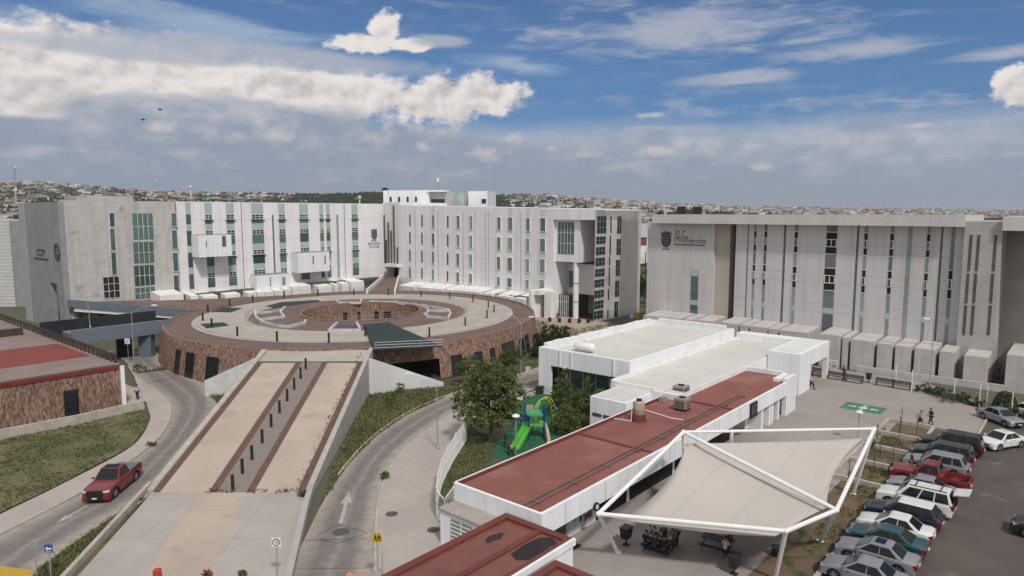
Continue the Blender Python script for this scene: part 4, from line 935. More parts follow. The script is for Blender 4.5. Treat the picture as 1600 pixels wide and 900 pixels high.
b = MB(); b.gbox(ub_-.06, ub_-.004, onU(889, 445, ub_)[0], onU(896, 445, ub_)[0], 5.6, 9.0); b.build('window', GLASSG, rw_)
b = MB(); b.gbox(UC+2, UC+9, vlog, onU(888, 480, UC+2)[0], 0, 4.4); b.build('glass_lobby', mat('lobby_glass', (.10, .12, .12), .15), rw_)
b = MB()
for i in range(6):
    v_ = vlog+(onU(888, 480, UC+2)[0]-vlog)*i/5; b.gbox(UC+1.93, UC+1.998, v_-.07, v_+.07, 0, 4.3)
b.gbox(UC+1.93, UC+1.998, vlog, onU(888, 480, UC+2)[0], 2.9, 3.05); b.build('lobby_frame', FRAME, rw_)
v_, _ = onU(900, 450, UC+1.4); b = MB(); b.lathe(G(UC+1.4, v_, 0), [(.55, 0), (.55, zb2+.1)], 20); b.build('column', WHITEPAINT, rw_, smooth=False)
b = MB()
for z in (3.2, 6.9): b.lathe(G(UC+1.4, v_, z), [(.6, 0), (.6, .25)], 20)
b.build('column_collar', GALV, rw_)
b = MB(); b.gbox(UC, UC+16, vlog-.02, vlog+.02, 0, .02); 
# stair tower
TW = 22.0
ve = onU(928.5, 480, UC)[0]
b = MB(); b.gbox(UC, UC+3.2, vtow, VT, -.1, 21.35); b.gbox(UC+3.2, UC+17, vtow, VT, -.1, 21.25); b.build('stair_tower', CONC, rw_)
# the photograph shows the tower's end face (on v = VT, facing +v): window columns stand on it
r4 = lambda x: 760+x/4.09; s4 = lambda y: 300+y/4.09
for (y0, y1) in ((152, 265), (283, 333), (350, 402), (419, 472), (489, 541), (557, 608), (626, 677), (692, 746), (757, 810)):
    sl_ = (y0-152)*(-.035); vwin(rw_, VT, r4(704+sl_), r4(765+sl_), s4(y0), s4(y1), DARK, frame=True, mull=2, trans=1 if y1-y0 < 80 else 2, fm=TFR)
for y0, y1 in ((155, 262), (280, 405), (415, 470), (482, 600), (620, 690), (755, 808)): sl_ = (y0-152)*(-.033); vwin(rw_, VT, r4(791+sl_), r4(799+sl_), s4(y0), s4(y1), DARK)
for y0, y1 in ((155, 266), (300, 402), (434, 536), (567, 670), (700, 800)): sl_ = (y0-152)*(-.036); vwin(rw_, VT, r4(836+sl_), r4(862+sl_), s4(y0), s4(y1), DARK, mull=1, trans=1 if y0 > 200 else 0, fm=TFR)
b = MB(); b.gbox(UC+.5, UC+15.5, VL+2, vlog, 21.2, 21.3); b.build('roof', ROOFG, rw_)
# rooftop penthouse with its aerial
ph = gthing('penthouse', 'white flat penthouse with four small dark windows on the roof of the corner', 'rooftop block', UC+14, VL, 22)
pa, pb = PY(599, 310, 182), PY(762, 310, 176)
d = (pb-pa); d.z = 0; L_ = d.length; d.normalize(); q = Vector((-d.y, d.x, 0))
def phx(px):
    dr = ray(px, 310); t = ((pa.x)*d.y-pa.y*d.x)/(dr.x*d.y-dr.y*d.x); p = EYE+dr*t; return (Vector((p.x, p.y, 0))-Vector((pa.x, pa.y, 0))).dot(d), t*Vector((dr.x, dr.y)).length
def phb(x0, x1, z0, z1, o0, o1, m, name):
    a, c = phx(x0)[0], phx(x1)[0]; o = Vector((pa.x, pa.y, 0)); b = MB(); P4 = lambda z: [o+d*a+q*o0+Vector((0, 0, z)), o+d*c+q*o0+Vector((0, 0, z)), o+d*c+q*o1+Vector((0, 0, z)), o+d*a+q*o1+Vector((0, 0, z))]
    b.hexa(P4(z0)+P4(z1)); return b.build(name, m, ph)
zt_ = PY(600, 297.5, 182).z
phb(599, 670, 21, zt_, 0, 9, WHITE2, 'wall'); phb(670.2, 732, 21, zt_-.5, .8, 9, mat('grey_render', (.42, .44, .41), .8), 'grey_wall'); phb(732.2, 762, 21, zt_-.35, -.3, 9, WHITE2, 'wall')
phb(668, 697, zt_-.45, zt_-.05, -.4, 3, WHITE2, 'canopy')
for x in (609, 622, 635.5, 648.5): phb(x, x+3, PY(x, 315.5, 181).z, PY(x, 307.5, 181).z, -.06, .0-.004, BLACK, 'window')
phb(672, 693.5, PY(680, 317, 181).z, PY(680, 311, 181).z, .72, .796, DARK, 'window_band'); phb(716.5, 724, 21.5, zt_-.6, .70, .796, PALEG, 'glass_panel'); phb(753, 760, PY(756, 318, 178).z, PY(756, 311, 178).z, -.38, -.304, DARK, 'window')
b = MB(); c = PY(601.5, 296, 184); b.lathe((c.x, c.y, zt_), [(.8, 0), (.9, .5), (.3, .8)], 12); b.build('water_tank', BLK, ph)
am = thing('radio_mast', 'thin lattice radio mast rising from the white penthouse roof', 'mast', PY(684, 297, 184))
b = MB(); c = am.location; top = PY(684, 271, 184)
for a in range(3):
    o = Vector((math.cos(a*2.1)*.3, math.sin(a*2.1)*.3, 0)); b.tube([c+o, top+o*.4], .06, 4)
for i in range(8):
    z = c.z+(top.z-c.z)*i/8; b.tube([Vector((c.x-.3, c.y, z)), Vector((c.x+.3, c.y, z+.5))], .04, 4)
b.build('lattice', GALV, am); b = MB(); b.box(top.x-.3, top.x+.3, top.y-.2, top.y+.2, top.z-2.2, top.z-1.2); b.build('antenna_panel', SW, am)
# ---------------------------------------------------------------- right building (facade on plane u = UR, facing -u)
UR = 73.0; ZRB = 20.55
vr0 = onU(1011, 420, UR)[0]; vr1 = onU(1506, 420, UR)[0]
rbg = gthing('laboratory_building', 'long cream building on the right with dark vertical window slits under a deep flat fascia', 'building', UR+8, -12)
r5 = lambda x: 1000+x/3.913; s5 = lambda y: 310+y/3.913; r6 = lambda x: 1270+x/3.0; s6 = lambda y: 320+y/3.0
vs1 = onU(r5(452), 400, UR)[0]; vs2 = onU(r5(540), 400, UR)[0]; vs3 = onU(r5(583), 400, UR)[0]
b = MB(); b.gbox(UR, UR+15, vr0, vs1, -.1, 19.4); b.gbox(UR+1.6, UR+15, vs3, vr1, -.1, 19.4); b.build('cream_wall', CREAM, rbg)
b = MB(); b.gbox(UR-.0, UR+1.6, vs3, vr1, -.1, 19.4)
W2 = MB(); 
b.build('cream_wall', CREAM, rbg)
b = MB(); b.gbox(UR+.5, UR+15, vs1+.003, vs2, -.1, 19.39); b.build('beige_wall', CREAMB, rbg)
b = MB(); b.gbox(UR+2.5, UR+15, vs2+.003, vs3-.003, -.1, 19.38); b.build('recess_glass', DARK, rbg)
uf = UR-1.7
vf0, vf1 = onU(1020, 337, uf)[0], onU(1508, 348, uf)[0]
b = MB(); b.gbox(uf, UR+16, vf0, vf1, 19.15, ZRB); b.build('roof_fascia', mat('fascia_render', (.58, .55, .53), .75, (.52, .49, .475), .35, streak=True), rbg)
b = MB(); b.gbox(uf+.4, UR+15.6, vf0+.4, vf1-.4, ZRB-.02, ZRB+.02); b.build('roof', ROOFG, rbg)
def ustrip(pxt, w, kind, y_top=362):
    v = onU(pxt, y_top, UR)[0]; hw = .5*abs(onU(pxt+w, y_top, UR)[0]-onU(pxt, y_top, UR)[0])
    z = 19.1; zb = 3.9
    if kind == 'line':
        b = MB(); b.gbox(UR-.03, UR-.004, v-hw, v+hw, zb, z); b.build('glass_line', mat('slit_glass', (.11, .13, .13), .2), rbg); return
    # upper part: black opening lights in white frames twice, then green-grey glass to the foot
    segs = [(19.1, 18.2, 'g'), (18.2, 15.0, 'o'), (15.0, 13.1, 'g'), (13.1, 9.8, 'o'), (9.8, 3.9, 'g')]
    if kind == 'low': segs = [(19.1, 13.6, 'g'), (13.6, 9.8, 'o'), (9.8, 3.9, 'g')]
    if kind == 'plain': segs = [(19.1, 3.9, 'g')]
    for a, c, t in segs:
        b = MB(); b.gbox(UR-.04, UR-.004, v-hw, v+hw, c+.003, a)
        wn = b.build('window' if t == 'o' else 'glass_strip', BLACK if t == 'o' else GLASSG, rbg)
        if t == 'o':
            b = MB(); n = 3; tt = .10
            for i in range(n+1): k = c+(a-c-tt)*i/n; b.gbox(UR-.1, UR-.042, v-hw, v+hw, k, k+tt)
            mid0, mid1 = c+(a-c)/3+tt, c+2*(a-c)/3
            for s in (-hw, -tt/2 if kind == 'wide' else -hw, hw-tt): b.gbox(UR-.09, UR-.042, v+s, v+s+tt, mid0, mid1)
            b.build('frame', FRAME, wn)
    if kind != 'plain':
        b = MB(); b.gbox(UR-.06, UR-.042, v-hw, v+hw, 6.5, 7.3); b.build('spandrel_panel', PALEG, rbg)
for px, w, k in ((1169.5, 1.5, 'line'), (1180.5, 3.2, 'win'), (1197, 3.6, 'win'), (1227, 3.2, 'line'), (1244.5, 5, 'win'), (1300, 17, 'wide'), (1341, 3.5, 'line'), (1353.7, 5, 'win'), (1394.5, 5.5, 'win'), (1422.5, 7, 'plain'), (1451.7, 5, 'win'), (1472.5, 3.6, 'line'), (1490, 6, 'low')): ustrip(px, w, k)
v_, z_ = onU(1085, 448, UR); b = MB(); va, vb = onU(1079.5, 448, UR)[0], onU(1091, 448, UR)[0]; z1 = onU(1085, 421, UR)[1]; zb_ = onU(1085, 489, UR)[1]
b.gbox(UR-.05, UR-.004, va, vb, zb_, z1); wn = b.build('window', GLASS, rbg); b = MB()
b.gbox(UR-.09, UR-.052, va, vb, z1-1.1, z1); b.gbox(UR-.09, UR-.052, va, vb, z1-5.8, z1-5.0); b.build('spandrel_panel', PALEG, wn)
# coat of arms and lettering
ev2 = G(0, 1)-G(0, 0); en2 = G(0, 0)-G(1, 0)
v_, z_ = onU(1041, 374, UR); crest(rbg, G(UR-.01, v_, z_), ev2, en2, .95, LETT)
v_, z_ = onU(1053.5, 380, UR); vE = onU(1103, 380, UR)[0]; L_ = vE-v_
script_lines(rbg, G(UR-.01, v_, z_-.2), ev2, en2, [(.2, L_*.33, 1.55, .75, .18), (0, L_*.43, .95, .42, .15), (0, L_*.97, .35, .50, .15)], LETTS)
b = MB(); p = G(UR-.01, v_, z_-.15); b.plate([p-ez*.14, p+ev2*L_*.97-ez*.14, p+ev2*L_*.97+ez*.05, p+ez*.05], en2*.04); b.build('lettering_line', LETTS, rbg)
# hoods in a row along the foot
hf = 67.6
for x0, x1 in ((1005, 1028), (1030, 1042), (1043.5, 1062), (1068, 1081), (1087, 1112), (1125, 1153), (1155.5, 1168.5), (1171, 1198), (1200.5, 1214), (1217.5, 1262), (1280, 1313), (1315.5, 1324.5), (1328.5, 1365), (1370, 1393.5), (1398, 1423), (1428, 1461), (1467, 1490.5), (1505, 1543)):
    xm = (x0+x1)/2; yt = interp(xm, [(1010, 493), (1140, 505), (1240, 518), (1297, 523), (1345, 532), (1410, 541), (1480, 550), (1524, 557)])
    ym = yt+20; a, c = onU(x0, ym, hf)[0], onU(x1, ym, hf)[0]; z1 = min(4.7, onU(xm, yt, hf)[1])
    b = MB(); b.hexa([G(hf, a, -.1), G(hf, c, -.1), G(UR-.06, c, -.1), G(UR-.06, a, -.1), G(hf, a, z1), G(hf, c, z1), G(UR-.06, c, z1+.25), G(UR-.06, a, z1+.25)]); b.build('light_hood', HOODC, rbg)
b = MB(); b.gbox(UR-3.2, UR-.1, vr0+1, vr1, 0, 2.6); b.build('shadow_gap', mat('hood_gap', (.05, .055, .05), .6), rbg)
# concrete core and the deep shaded end bay
ct = 74.0-2.4
vt0, vt1 = onU(1503, 420, ct)[0], onU(1562, 420, ct)[0]
zct = onU(1540, 346, ct)[1]
b = MB(); b.gbox(ct, UR+15, vt0, vt1, -.1, zct); b.build('concrete_core', mat('core_concrete', (.43, .415, .395), .85, (.36, .345, .33), .6, detail=8, joint=[(2.1, .3, .04)]), rbg)
for px, y0 in ((1515.5, 367), (1527.5, 367), (1554, 367)):
    for k, (a, c) in enumerate(((367, 424), (427, 474), (477, 524))):
        x = px-(a-367)*.075; v1 = onU(x, (a+c)/2, ct)[0]; za = onU(x, a, ct)[1]; zc = onU(x, c, ct)[1]; b = MB(); b.gbox(ct-.03, ct-.004, v1-.16, v1+.16, zc, za); b.build('slot_window', SLOT, rbg)
b = MB(); b.gbox(UR+4, UR+15, vt1, vt1+26, -.1, 19.4); b.build('bay_wall', mat('bay_shade_render', (.34, .315, .285), .85, (.28, .26, .235), .4), rbg)  # shade of the recessed bay put into a darker wall colour
b = MB(); b.gbox(uf-.3, UR+16, vt1+.003, vt1+26, 18.75, 20.45); b.build('bay_fascia', MATS['fascia_render'], rbg)
b = MB(); a = onU(1571, 580, hf)[0]; b.gbox(hf, UR+4, a, a+7, -.1, 4.4); b.gbox(hf, UR+4, a+8.2, a+14, -.1, 4.4); b.build('light_hood', HOODC, rbg)
for px, lb in ((1064.5, 'dark square rooftop vent box, the left one above the coat of arms'), (1089.5, 'dark square rooftop vent box, the right one beyond the coat of arms')):
    p = PY(px, 329, 120); b = MB(); b.box(p.x-.65, p.x+.65, p.y-.6, p.y+.6, 20.58, 21.9); tag(b.build('vent_box', BLK), lb, 'vent', 'rooftop vents')
# plinth / low walls in front
b = MB(); b.gbox(66.9, 67.2, 0, 16, -.05, .8); 
tag(b.build('low_wall', HOODC), 'low pale wall between the plaza benches and the cream hoods', 'low wall')

# ---------------------------------------------------------------- white low building beside the playground
wb = gthing('white_hall', 'white flat-roofed hall with scalloped parapets next to the playground', 'building', 44, -14)
H1 = 5.5; a0, a1, c0, c1 = 30.9, 57.6, -25.0, -12.9
b = MB(); t = .35
zg = 3.55; vg0, vg1 = -23.3, -12.0
b.gbox(a0, a0+.4, c0, vg0, 0, H1); b.gbox(a0, a0+.4, vg0, c1, zg, H1)
b.gbox(a0+.4, a1, c0, c0+t, 0, H1); b.gbox(a1-t, a1, c0+t, c1, 0, H1); b.gbox(a0+.4, a1-t, c1-t, c1, 2.5, H1)
b.build('wall', WHITE2, wb)
b = MB(); b.gbox(a0+.4, a1-t, c0+t, c1-t, H1-.75, H1-.6); b.build('roof', ROOFB, wb)
b = MB(); b.gbox(a0+1.6, a0+1.7, c0+t, c1-.5, 0, zg+.2); b.build('glass_front', mat('hall_glass', (.03, .045, .045), .1, (.05, .07, .07), .3), wb)
b = MB()
for i in range(7): v = vg0+(c1-vg0)*i/6; b.gbox(a0+1.5, a0+1.598, v-.05, v+.05, 0, zg)
b.build('glass_frame', GALV, wb); b = MB(); b.gbox(a0+.4, a0+1.6, c0+t, c1, zg, zg+.2); b.build('soffit', WHITE2, wb)
# scallops: upright pieces with narrow slots along the parapet
b = MB(); n = 15; b.gbox(a0+1, a1-1, c0-.02, c0+t+.02, H1-.04, H1+.08); b.gbox(a1-t-.02, a1+.02, c0+1, c1-1.5, H1-.04, H1+.08)
for i in range(n):
    u0 = a0+1.0+(a1-a0-2)*i/n; b.gbox(u0, u0+(a1-a0-2)/n-.22, c0-.03, c0+t+.03, H1, H1+.35+.05*math.sin(i*1.7))
for i in range(6):
    v0 = c0+1.0+(c1-c0-2)*i/6; b.gbox(a1-t-.03, a1+.03, v0, v0+1.55, H1, H1+.35)
b.build('parapet', WHITE2, wb)
b = MB()
for i in range(4):
    u0 = a0+6+i*6.2; b.gbox(u0, u0+.35, c1+.003, c1+.12, H1-1.1, H1-.7)
for v in (-22.0, -20.4, -14.9): b.gbox(a0-.12, a0-.003, v, v+.12, zg+.1, H1)
b.build('downpipe', WHITEPAINT, wb)
# lower roof on the plaza side and the annexes
H2 = 4.0
b = MB(); b.gbox(27.2, 60.5, c1+.003, -5.5, 0, H2); b.build('lower_wall', WHITE2, wb)
b = MB(); b.gbox(27.6, 60.1, c1+.1, -5.6, H2, H2+.06); b.build('lower_roof', ROOFB, wb)
b = MB(); b.gbox(27.2, 60.5, c1+.05, c1+.35, H2+.06, H2+.35); b.gbox(27.2, 27.5, c1+.36, -8, H2, H2+.25); b.build('roof_edge', WHITEPAINT, wb)
b = MB(); b.gbox(22.6, 27.19, -12.2, -8.3, 0, 3.7); b.build('front_annex', WHITE2, wb)
b = MB(); b.gbox(22.9, 27.0, -12.0, -8.5, 3.7, 3.75); b.build('annex_roof', ROOFB, wb)
b = MB()
for k in range(3): b.gbox(22.55, 22.597, -11.9+k*1.2, -10.9+k*1.2, 1.9, 2.2)
b.build('vent_grille', SLOT, wb)
b = MB(); H3 = 4.8; b.gbox(49.5, 60.6, -5.4, -1.7, 2.9, H3); b.gbox(49.5, 53.5, -5.4, -1.7, 0, 2.9); b.gbox(60.0, 60.6, -2.3, -1.7, 0, 2.9); b.gbox(58.5, 60.6, -13, -5.4, H2, H3); b.gbox(53.5, 60.6, -5.4, -5.0, 0, 2.9)
b.build('entrance_block', WHITE2, wb); b = MB(); b.gbox(50.0, 60.2, -5.0, -2.1, H3, H3+.04); b.build('entrance_roof', mat('pale_roof', (.66, .68, .66), .8, (.58, .61, .59), .3), wb)
# white gas cylinder
p = P(913, 546, H1-.3); gt = thing('gas_tank', 'white horizontal gas cylinder on the roof of the white hall', 'gas tank', p)
b = MB(); ax = (G(0, 1)-G(0, 0)); q = [p-ax*1.15+Vector((0, 0, .35)), p+ax*1.15+Vector((0, 0, .35))]; b.tube([q[0]-ax*.25, q[0]-ax*.12, q[0], q[1], q[1]+ax*.12, q[1]+ax*.25], .45, 16)
k = len(b.v)
for i in range(16):
    for (s, f_) in ((0, .35), (1, .8)):
        c = (q[0]-ax*(.25 if s == 0 else .12)); b.v[s*16+i] = c+(b.v[s*16+i]-c)*f_
        c2 = (q[1]+ax*(.25 if s == 0 else .12)); b.v[(5-s)*16+i] = c2+(b.v[(5-s)*16+i]-c2)*f_
b.build('cylinder', WHITEPAINT, gt, smooth=True); b = MB(); b.tube([p+Vector((0, 0, 1.0)), p+Vector((0, 0, 1.05))], .18, 10); b.build('valve_cap', GALV, gt)
b = MB(); b.tube([q[0]+ax*.3-Vector((0, 0, .8)), q[0]+ax*.3], .08, 6); b.tube([q[1]-ax*.3-Vector((0, 0, .8)), q[1]-ax*.3], .08, 6); b.build('leg', GALV, gt)

# ---------------------------------------------------------------- long red-roofed strip of shops
sp_ = gthing('shop_row', 'long low white shop row with a flat red roof beside the fabric canopy', 'building', 20, -3.5)
E_ = 43.5; HS = 3.6
b = MB(); b.gbox(0, E_, -7.1, -1.5, 0, HS-.3); b.build('wall', WHITE2, sp_)
b = MB(); b.gbox(-.3, 40.5, -.22, 0, 2.25, HS+.05); b.gbox(-.3, -.08, -7.2, -.22, 0, HS+.05); b.gbox(-.08, E_, -7.35, -7.15, 0, HS+.02); b.build('fascia', WHITE2, sp_)
b = MB(); b.gbox(-.08, E_-.2, -7.15, -.22, HS-.35, HS-.12); b.build('red_roof', RED, sp_)
b = MB()
for u in (13.2, 27.6): b.gbox(u, u+.28, -7.1, -.3, HS-.12, HS-.04)
b.gbox(-.05, E_-.2, -7.14, -6.95, HS-.12, HS+.06); b.build('roof_ridge', REDD, sp_)
b = MB(); b.gbox(E_-.2, E_+.1, -7.35, -1.5, 0, HS+.35)
for i in range(4): b.gbox(40.6+i*.75, 41.2+i*.75, -.55, -.1, 0, HS+.3)
b.gbox(40.5, E_+.1, -1.5, -.9, 0, HS+.2); b.build('end_parapet', WHITE2, sp_)
b = MB()
for i in range(9): u = 4.4*i+2; b.gbox(u, u+.03, .003, .012, 2.28, HS+.04)
b.build('panel_joint', MATS['joint_grey'], sp_)
# shopfronts: door, painted panels, dark openings
def sfront(name, u0, u1, z0, z1, m): b = MB(); b.gbox(u0, u1, -1.498, -1.43, z0, z1); return b.build(name, m, sp_)
w = sfront('shop_door', 2.7, 4.0, .05, 2.2, mat('door_glass', (.06, .075, .06), .2)); b = MB()
for u in (2.62, 4.0): b.gbox(u, u+.08, -1.42, -1.36, 0, 2.25)
b.build('frame', GALV, w)
def mural(name, u0, u1, cols, seed):
    rnd = random.Random(seed); bk = sfront(name, u0, u1, .2, 2.2, mat('mural_ground', (.50, .50, .50), .8, (.42, .43, .44), 1.5))
    for c in cols:
        b = MB()
        for i in range(5):
            u = rnd.uniform(u0+.3, u1-.3); z = rnd.uniform(.6, 1.9); r = rnd.uniform(.08, .24); pts = [G(u+r*math.cos(t)*rnd.uniform(.6, 1.2), -1.425, z+1.6*r*math.sin(t)) for t in [k*.785 for k in range(8)]]; b.plate(pts, (G(0, 1)-G(0, 0))*.008)
        b.build('painted_figure', c, bk)
mural('mural', .2, 2.5, [mat('mural_blue', (.16, .20, .24), .8)], 1); mural('mural', 4.3, 7.2, [mat('mural_red', (.30, .10, .09), .8), mat('mural_ochre', (.28, .22, .12), .8), LETT], 2)
for u0, u1 in ((7.6, 11.5), (12, 18.5), (19, 24.5), (25, 30)): sfront('shop_opening', u0, u1, .05, 2.25, BLACK)
sfront('glass_door', 30.5, 33.2, .05, 2.3, GLASSG); sfront('shop_shelf', 28.0, 30.0, .4, 1.4, mat('shelf_goods', (.22, .22, .20), .8, (.04, .04, .04), 4))
b = MB()
for u in (34.2, 36.2, 36.9, 38.6): b.gbox(u, u+.5, -1.5, -.25, 0, 2.25)
b.build('pier', WHITE2, sp_)
sg = gthing('hanging_sign', 'small black square shop sign with pale strokes on the white fascia', 'sign', 31.3, .1, 2.9)
b = MB(); b.gbox(30.5, 32.1, .02, .14, 2.1, 3.5); b.build('board', BLK, sg); b = MB(); b.gbox(30.75, 31.0, .145, .16, 2.4, 3.2); b.gbox(31.1, 31.3, .145, .16, 2.4, 3.0); b.gbox(31.0, 31.8, .145, .16, 3.1, 3.25); b.gbox(31.5, 31.65, .145, .16, 2.5, 3.0); b.build('lettering', LETTS, sg)
cl = gthing('wall_clock', 'small round black and white fixture under the near end of the fascia', 'wall lamp', 5.2, .05, 2.35)
b = MB(); c = G(5.2, .12, 2.3); e = (G(0, 1)-G(0, 0)); b.tube([c-e*.06, c+e*.06], .28, 16); b.build('rim', BLK, cl); b = MB(); b.tube([c+e*.062, c+e*.09], .16, 16); b.build('face', SW, cl)
# roof conduits
for v0, lb in ((-1.75, 'pair of long grey pipes running the length of the red roof'),):
    pc = gthing('roof_pipe', lb, 'pipe', 0, v0, HS); b = MB()
    for dv in (0, .42): b.tube([G(-.2, v0+dv, HS), G(33, v0+dv-.2, HS)], .05, 6)
    for i in range(9): b.gbox(1+i*3.9, 1.15+i*3.9, v0-.15, v0+.6, HS-.12, HS-.02)
    b.build('pipe_run', mat('pipe_grey', (.17, .13, .115), .7), pc)
# water tank on its red plinth
p = P(998, 657, HS-.1); wt = thing('water_tank', 'beige cylindrical water tank with black lid on a red plinth on the roof', 'water tank', p)
b = MB(); b.lathe(p, [(.62, 0), (.55, .55)], 18); b.build('plinth', REDD, wt)
b = MB(); b.lathe(p, [(.48, .55), (.5, .6), (.5, 1.0), (.515, 1.05), (.5, 1.1), (.5, 1.5), (.46, 1.62), (.3, 1.72)], 20); b.build('tank', mat('tank_beige', (.42, .34, .28), .5), wt, smooth=True)
b = MB(); b.lathe(p, [(.24, 1.72), (.24, 1.86), (.1, 1.9)], 14); b.build('lid', BLK, wt)
b = MB(); b.tube([p+Vector((-.7, -.3, 0)), p+Vector((-.62, -.3, 1.75)), p+Vector((-.3, -.2, 1.78))], .035, 6); b.tube([p+Vector((-.7, -.3, .05)), p+Vector((-2.4, .6, .05))], .035, 6); b.tube([p+Vector((.5, .1, .9)), p+Vector((2.6, -1.0, .5)), p+Vector((3.6, -.6, .25))], .035, 6); b.build('pipe', WHITEPAINT, wt)
# evaporative coolers
ACM = mat('cooler_sheet', (.33, .28, .24), .6, (.27, .23, .195), 2)
for (x, y, w, h, lb) in ((1066, 640, 1.15, 1.1, 'front beige rooftop cooler box, standing nearest the pipes'), (1064, 618, 1.2, 1.0, 'rear beige rooftop cooler box with a dark duct at its side')):
    p = P(x, y, HS-.1); ac = thing('rooftop_cooler', lb, 'cooler', p, UROT, 'coolers on the red roof')
    def L(a, b_, z): return p+Vector((UX, UY, 0))*a+Vector((UY, -UX, 0))*b_+Vector((0, 0, z))
    def lb_(bb, x0, x1, y0, y1, z0, z1): bb.hexa([L(x0, y0, z0), L(x1, y0, z0), L(x1, y1, z0), L(x0, y1, z0), L(x0, y0, z1), L(x1, y0, z1), L(x1, y1, z1), L(x0, y1, z1)])
    b = MB(); lb_(b, -w/2, w/2, -w/2, w/2, .18, h); b.build('casing', ACM, ac, bevel=.03)
    b = MB()
    for i in range(6):
        z = .3+i*(h-.45)/6; lb_(b, -w/2-.02, -w/2-.002, -w/2+.12, w/2-.12, z, z+.05); lb_(b, -w/2+.12, w/2-.12, w/2+.002, w/2+.02, z, z+.05)
    b.build('louvre', SLOT, ac); b = MB(); lb_(b, -w/2+.05, w/2-.05, -w/2+.05, w/2-.05, 0, .179); b.build('base', BLK, ac)
    b = MB(); b.lathe(L(0, 0, h), [(.3, 0), (.3, .07)], 14); b.build('fan_outlet', BLK, ac)
p = P(1036, 628, HS-.1); b = MB(); b.gbox(*(gp(1036, 628, HS-.1)[0]-.3, gp(1036, 628, HS-.1)[0]+.35, gp(1036, 628, HS-.1)[1]-.25, gp(1036, 628, HS-.1)[1]+.25, HS-.1, HS+.4)); tag(b.build('junction_box', ACM), 'small beige box on the red roof left of the coolers', 'roof box')
# ---------------------------------------------------------------- white annex and the two near red roofs
an = gthing('pump_house', 'small white annex with grey louvres at the near end of the shop row', 'annex', -1.2, -5)
b = MB(); b.gbox(-1.7, -.31, -7.0, -2.2, 0, 2.35); b.build('wall', WHITE2, an); b = MB(); b.gbox(-1.8, -.31, -7.1, -2.1, 2.35, 2.5); b.build('roof_slab', mat('annex_slab', (.36, .32, .29), .9, (.28, .25, .225), 1), an)
b = MB(); b.gbox(-1.76, -1.703, -6.0, -4.2, .5, 2.1); lv = b.build('louvre_window', mat('louvre_grey', (.30, .30, .31), .6), an); b = MB()
for i in range(6): b.gbox(-1.80, -1.762, -5.95, -4.25, .55+i*.26, .62+i*.26)
b.gbox(-1.81, -1.765, -5.14, -5.06, .5, 2.1); b.build('louvre_blade', FRAME, lv)
for (u0, u1, v0, v1, h, lb, nm, wet) in ((-10.5, -.6, -2.45, 2.45, 3.1, 'near low block with sunken dark red roof holding a black puddle', 'kiosk_block', True), (-11.5, -2.6, 2.75, 8.0, 2.75, 'nearest low block with dark red roof cut by the picture bottom edge', 'kiosk_block', False)):
    kb = gthing(nm, lb, 'building', (u0+u1)/2, (v0+v1)/2); b = MB(); b.gbox(u0, u1, v0, v1, 0, h-.22); b.build('wall', WHITE2, kb)
    b = MB(); t = .38
    b.gbox(u0-.08, u1+.08, v0-.08, v0+t, h-.22, h); b.gbox(u0-.08, u1+.08, v1-t, v1-.06, h-.22, h); b.gbox(u0-.08, u0+t, v0+t, v1-t, h-.22, h); b.gbox(u1-t, u1+.08, v0+t, v1-t, h-.22, h)
    if wet: b.gbox(u0+t, u1-t, .15, .5, h-.22, h-.05)
    b.build('roof_kerb', REDD, kb); b = MB(); b.gbox(u0+t, u1-t, v0+t, v1-t, h-.219, h-.17); b.build('roof_bed', mat('wet_red_roof', (.205, .078, .062), .5, (.15, .053, .043), .5, detail=8), kb)
    b = MB(); b.gbox(u0-.1, u1+.1, v1-.055, v1+.12, h-.35, h+.02); b.build('white_edge', WHITE2, kb)
    pm = mat('puddle', (.014, .011, .008), .35, (.03, .02, .014), 1, spec=.25)
    b = MB(); rnd = random.Random(3)
    if wet:
        zc = h-.165
        b.plate([G(u, v, zc) for u, v in ((-3.9, .75), (-2.6, .62), (-1.4, .75), (-1.05, 1.3), (-1.3, 1.9), (-2.4, 2.03), (-3.6, 1.95), (-4.2, 1.4))], (0, 0, .004)); b.build('puddle', pm, kb)
        b = MB(); b.plate([G(-3.0+.75*math.cos(t_)*rnd.uniform(.7, 1.2), -1.15+.33*math.sin(t_)*rnd.uniform(.7, 1.2), zc) for t_ in [k*.52 for k in range(12)]], (0, 0, .004)); b.build('damp_stain', mat('damp', (.05, .022, .018), .5), kb)
    else:
        b.plate([G(-4.8+.95*math.cos(t_)*rnd.uniform(.7, 1.2), 5.4+.5*math.sin(t_)*rnd.uniform(.7, 1.2), h-.165) for t_ in [k*.52 for k in range(12)]], (0, 0, .004)); b.build('damp_stain', mat('damp', (.05, .022, .018), .5), kb)
mt = sheet('door_mat', [G(2.9, -1.0, .036), G(4.1, -1.0, .036), G(4.1, -.2, .036), G(2.9, -.2, .036)], .036, BLK, None, 'black door mat on the paving before the shop door', 'door mat')

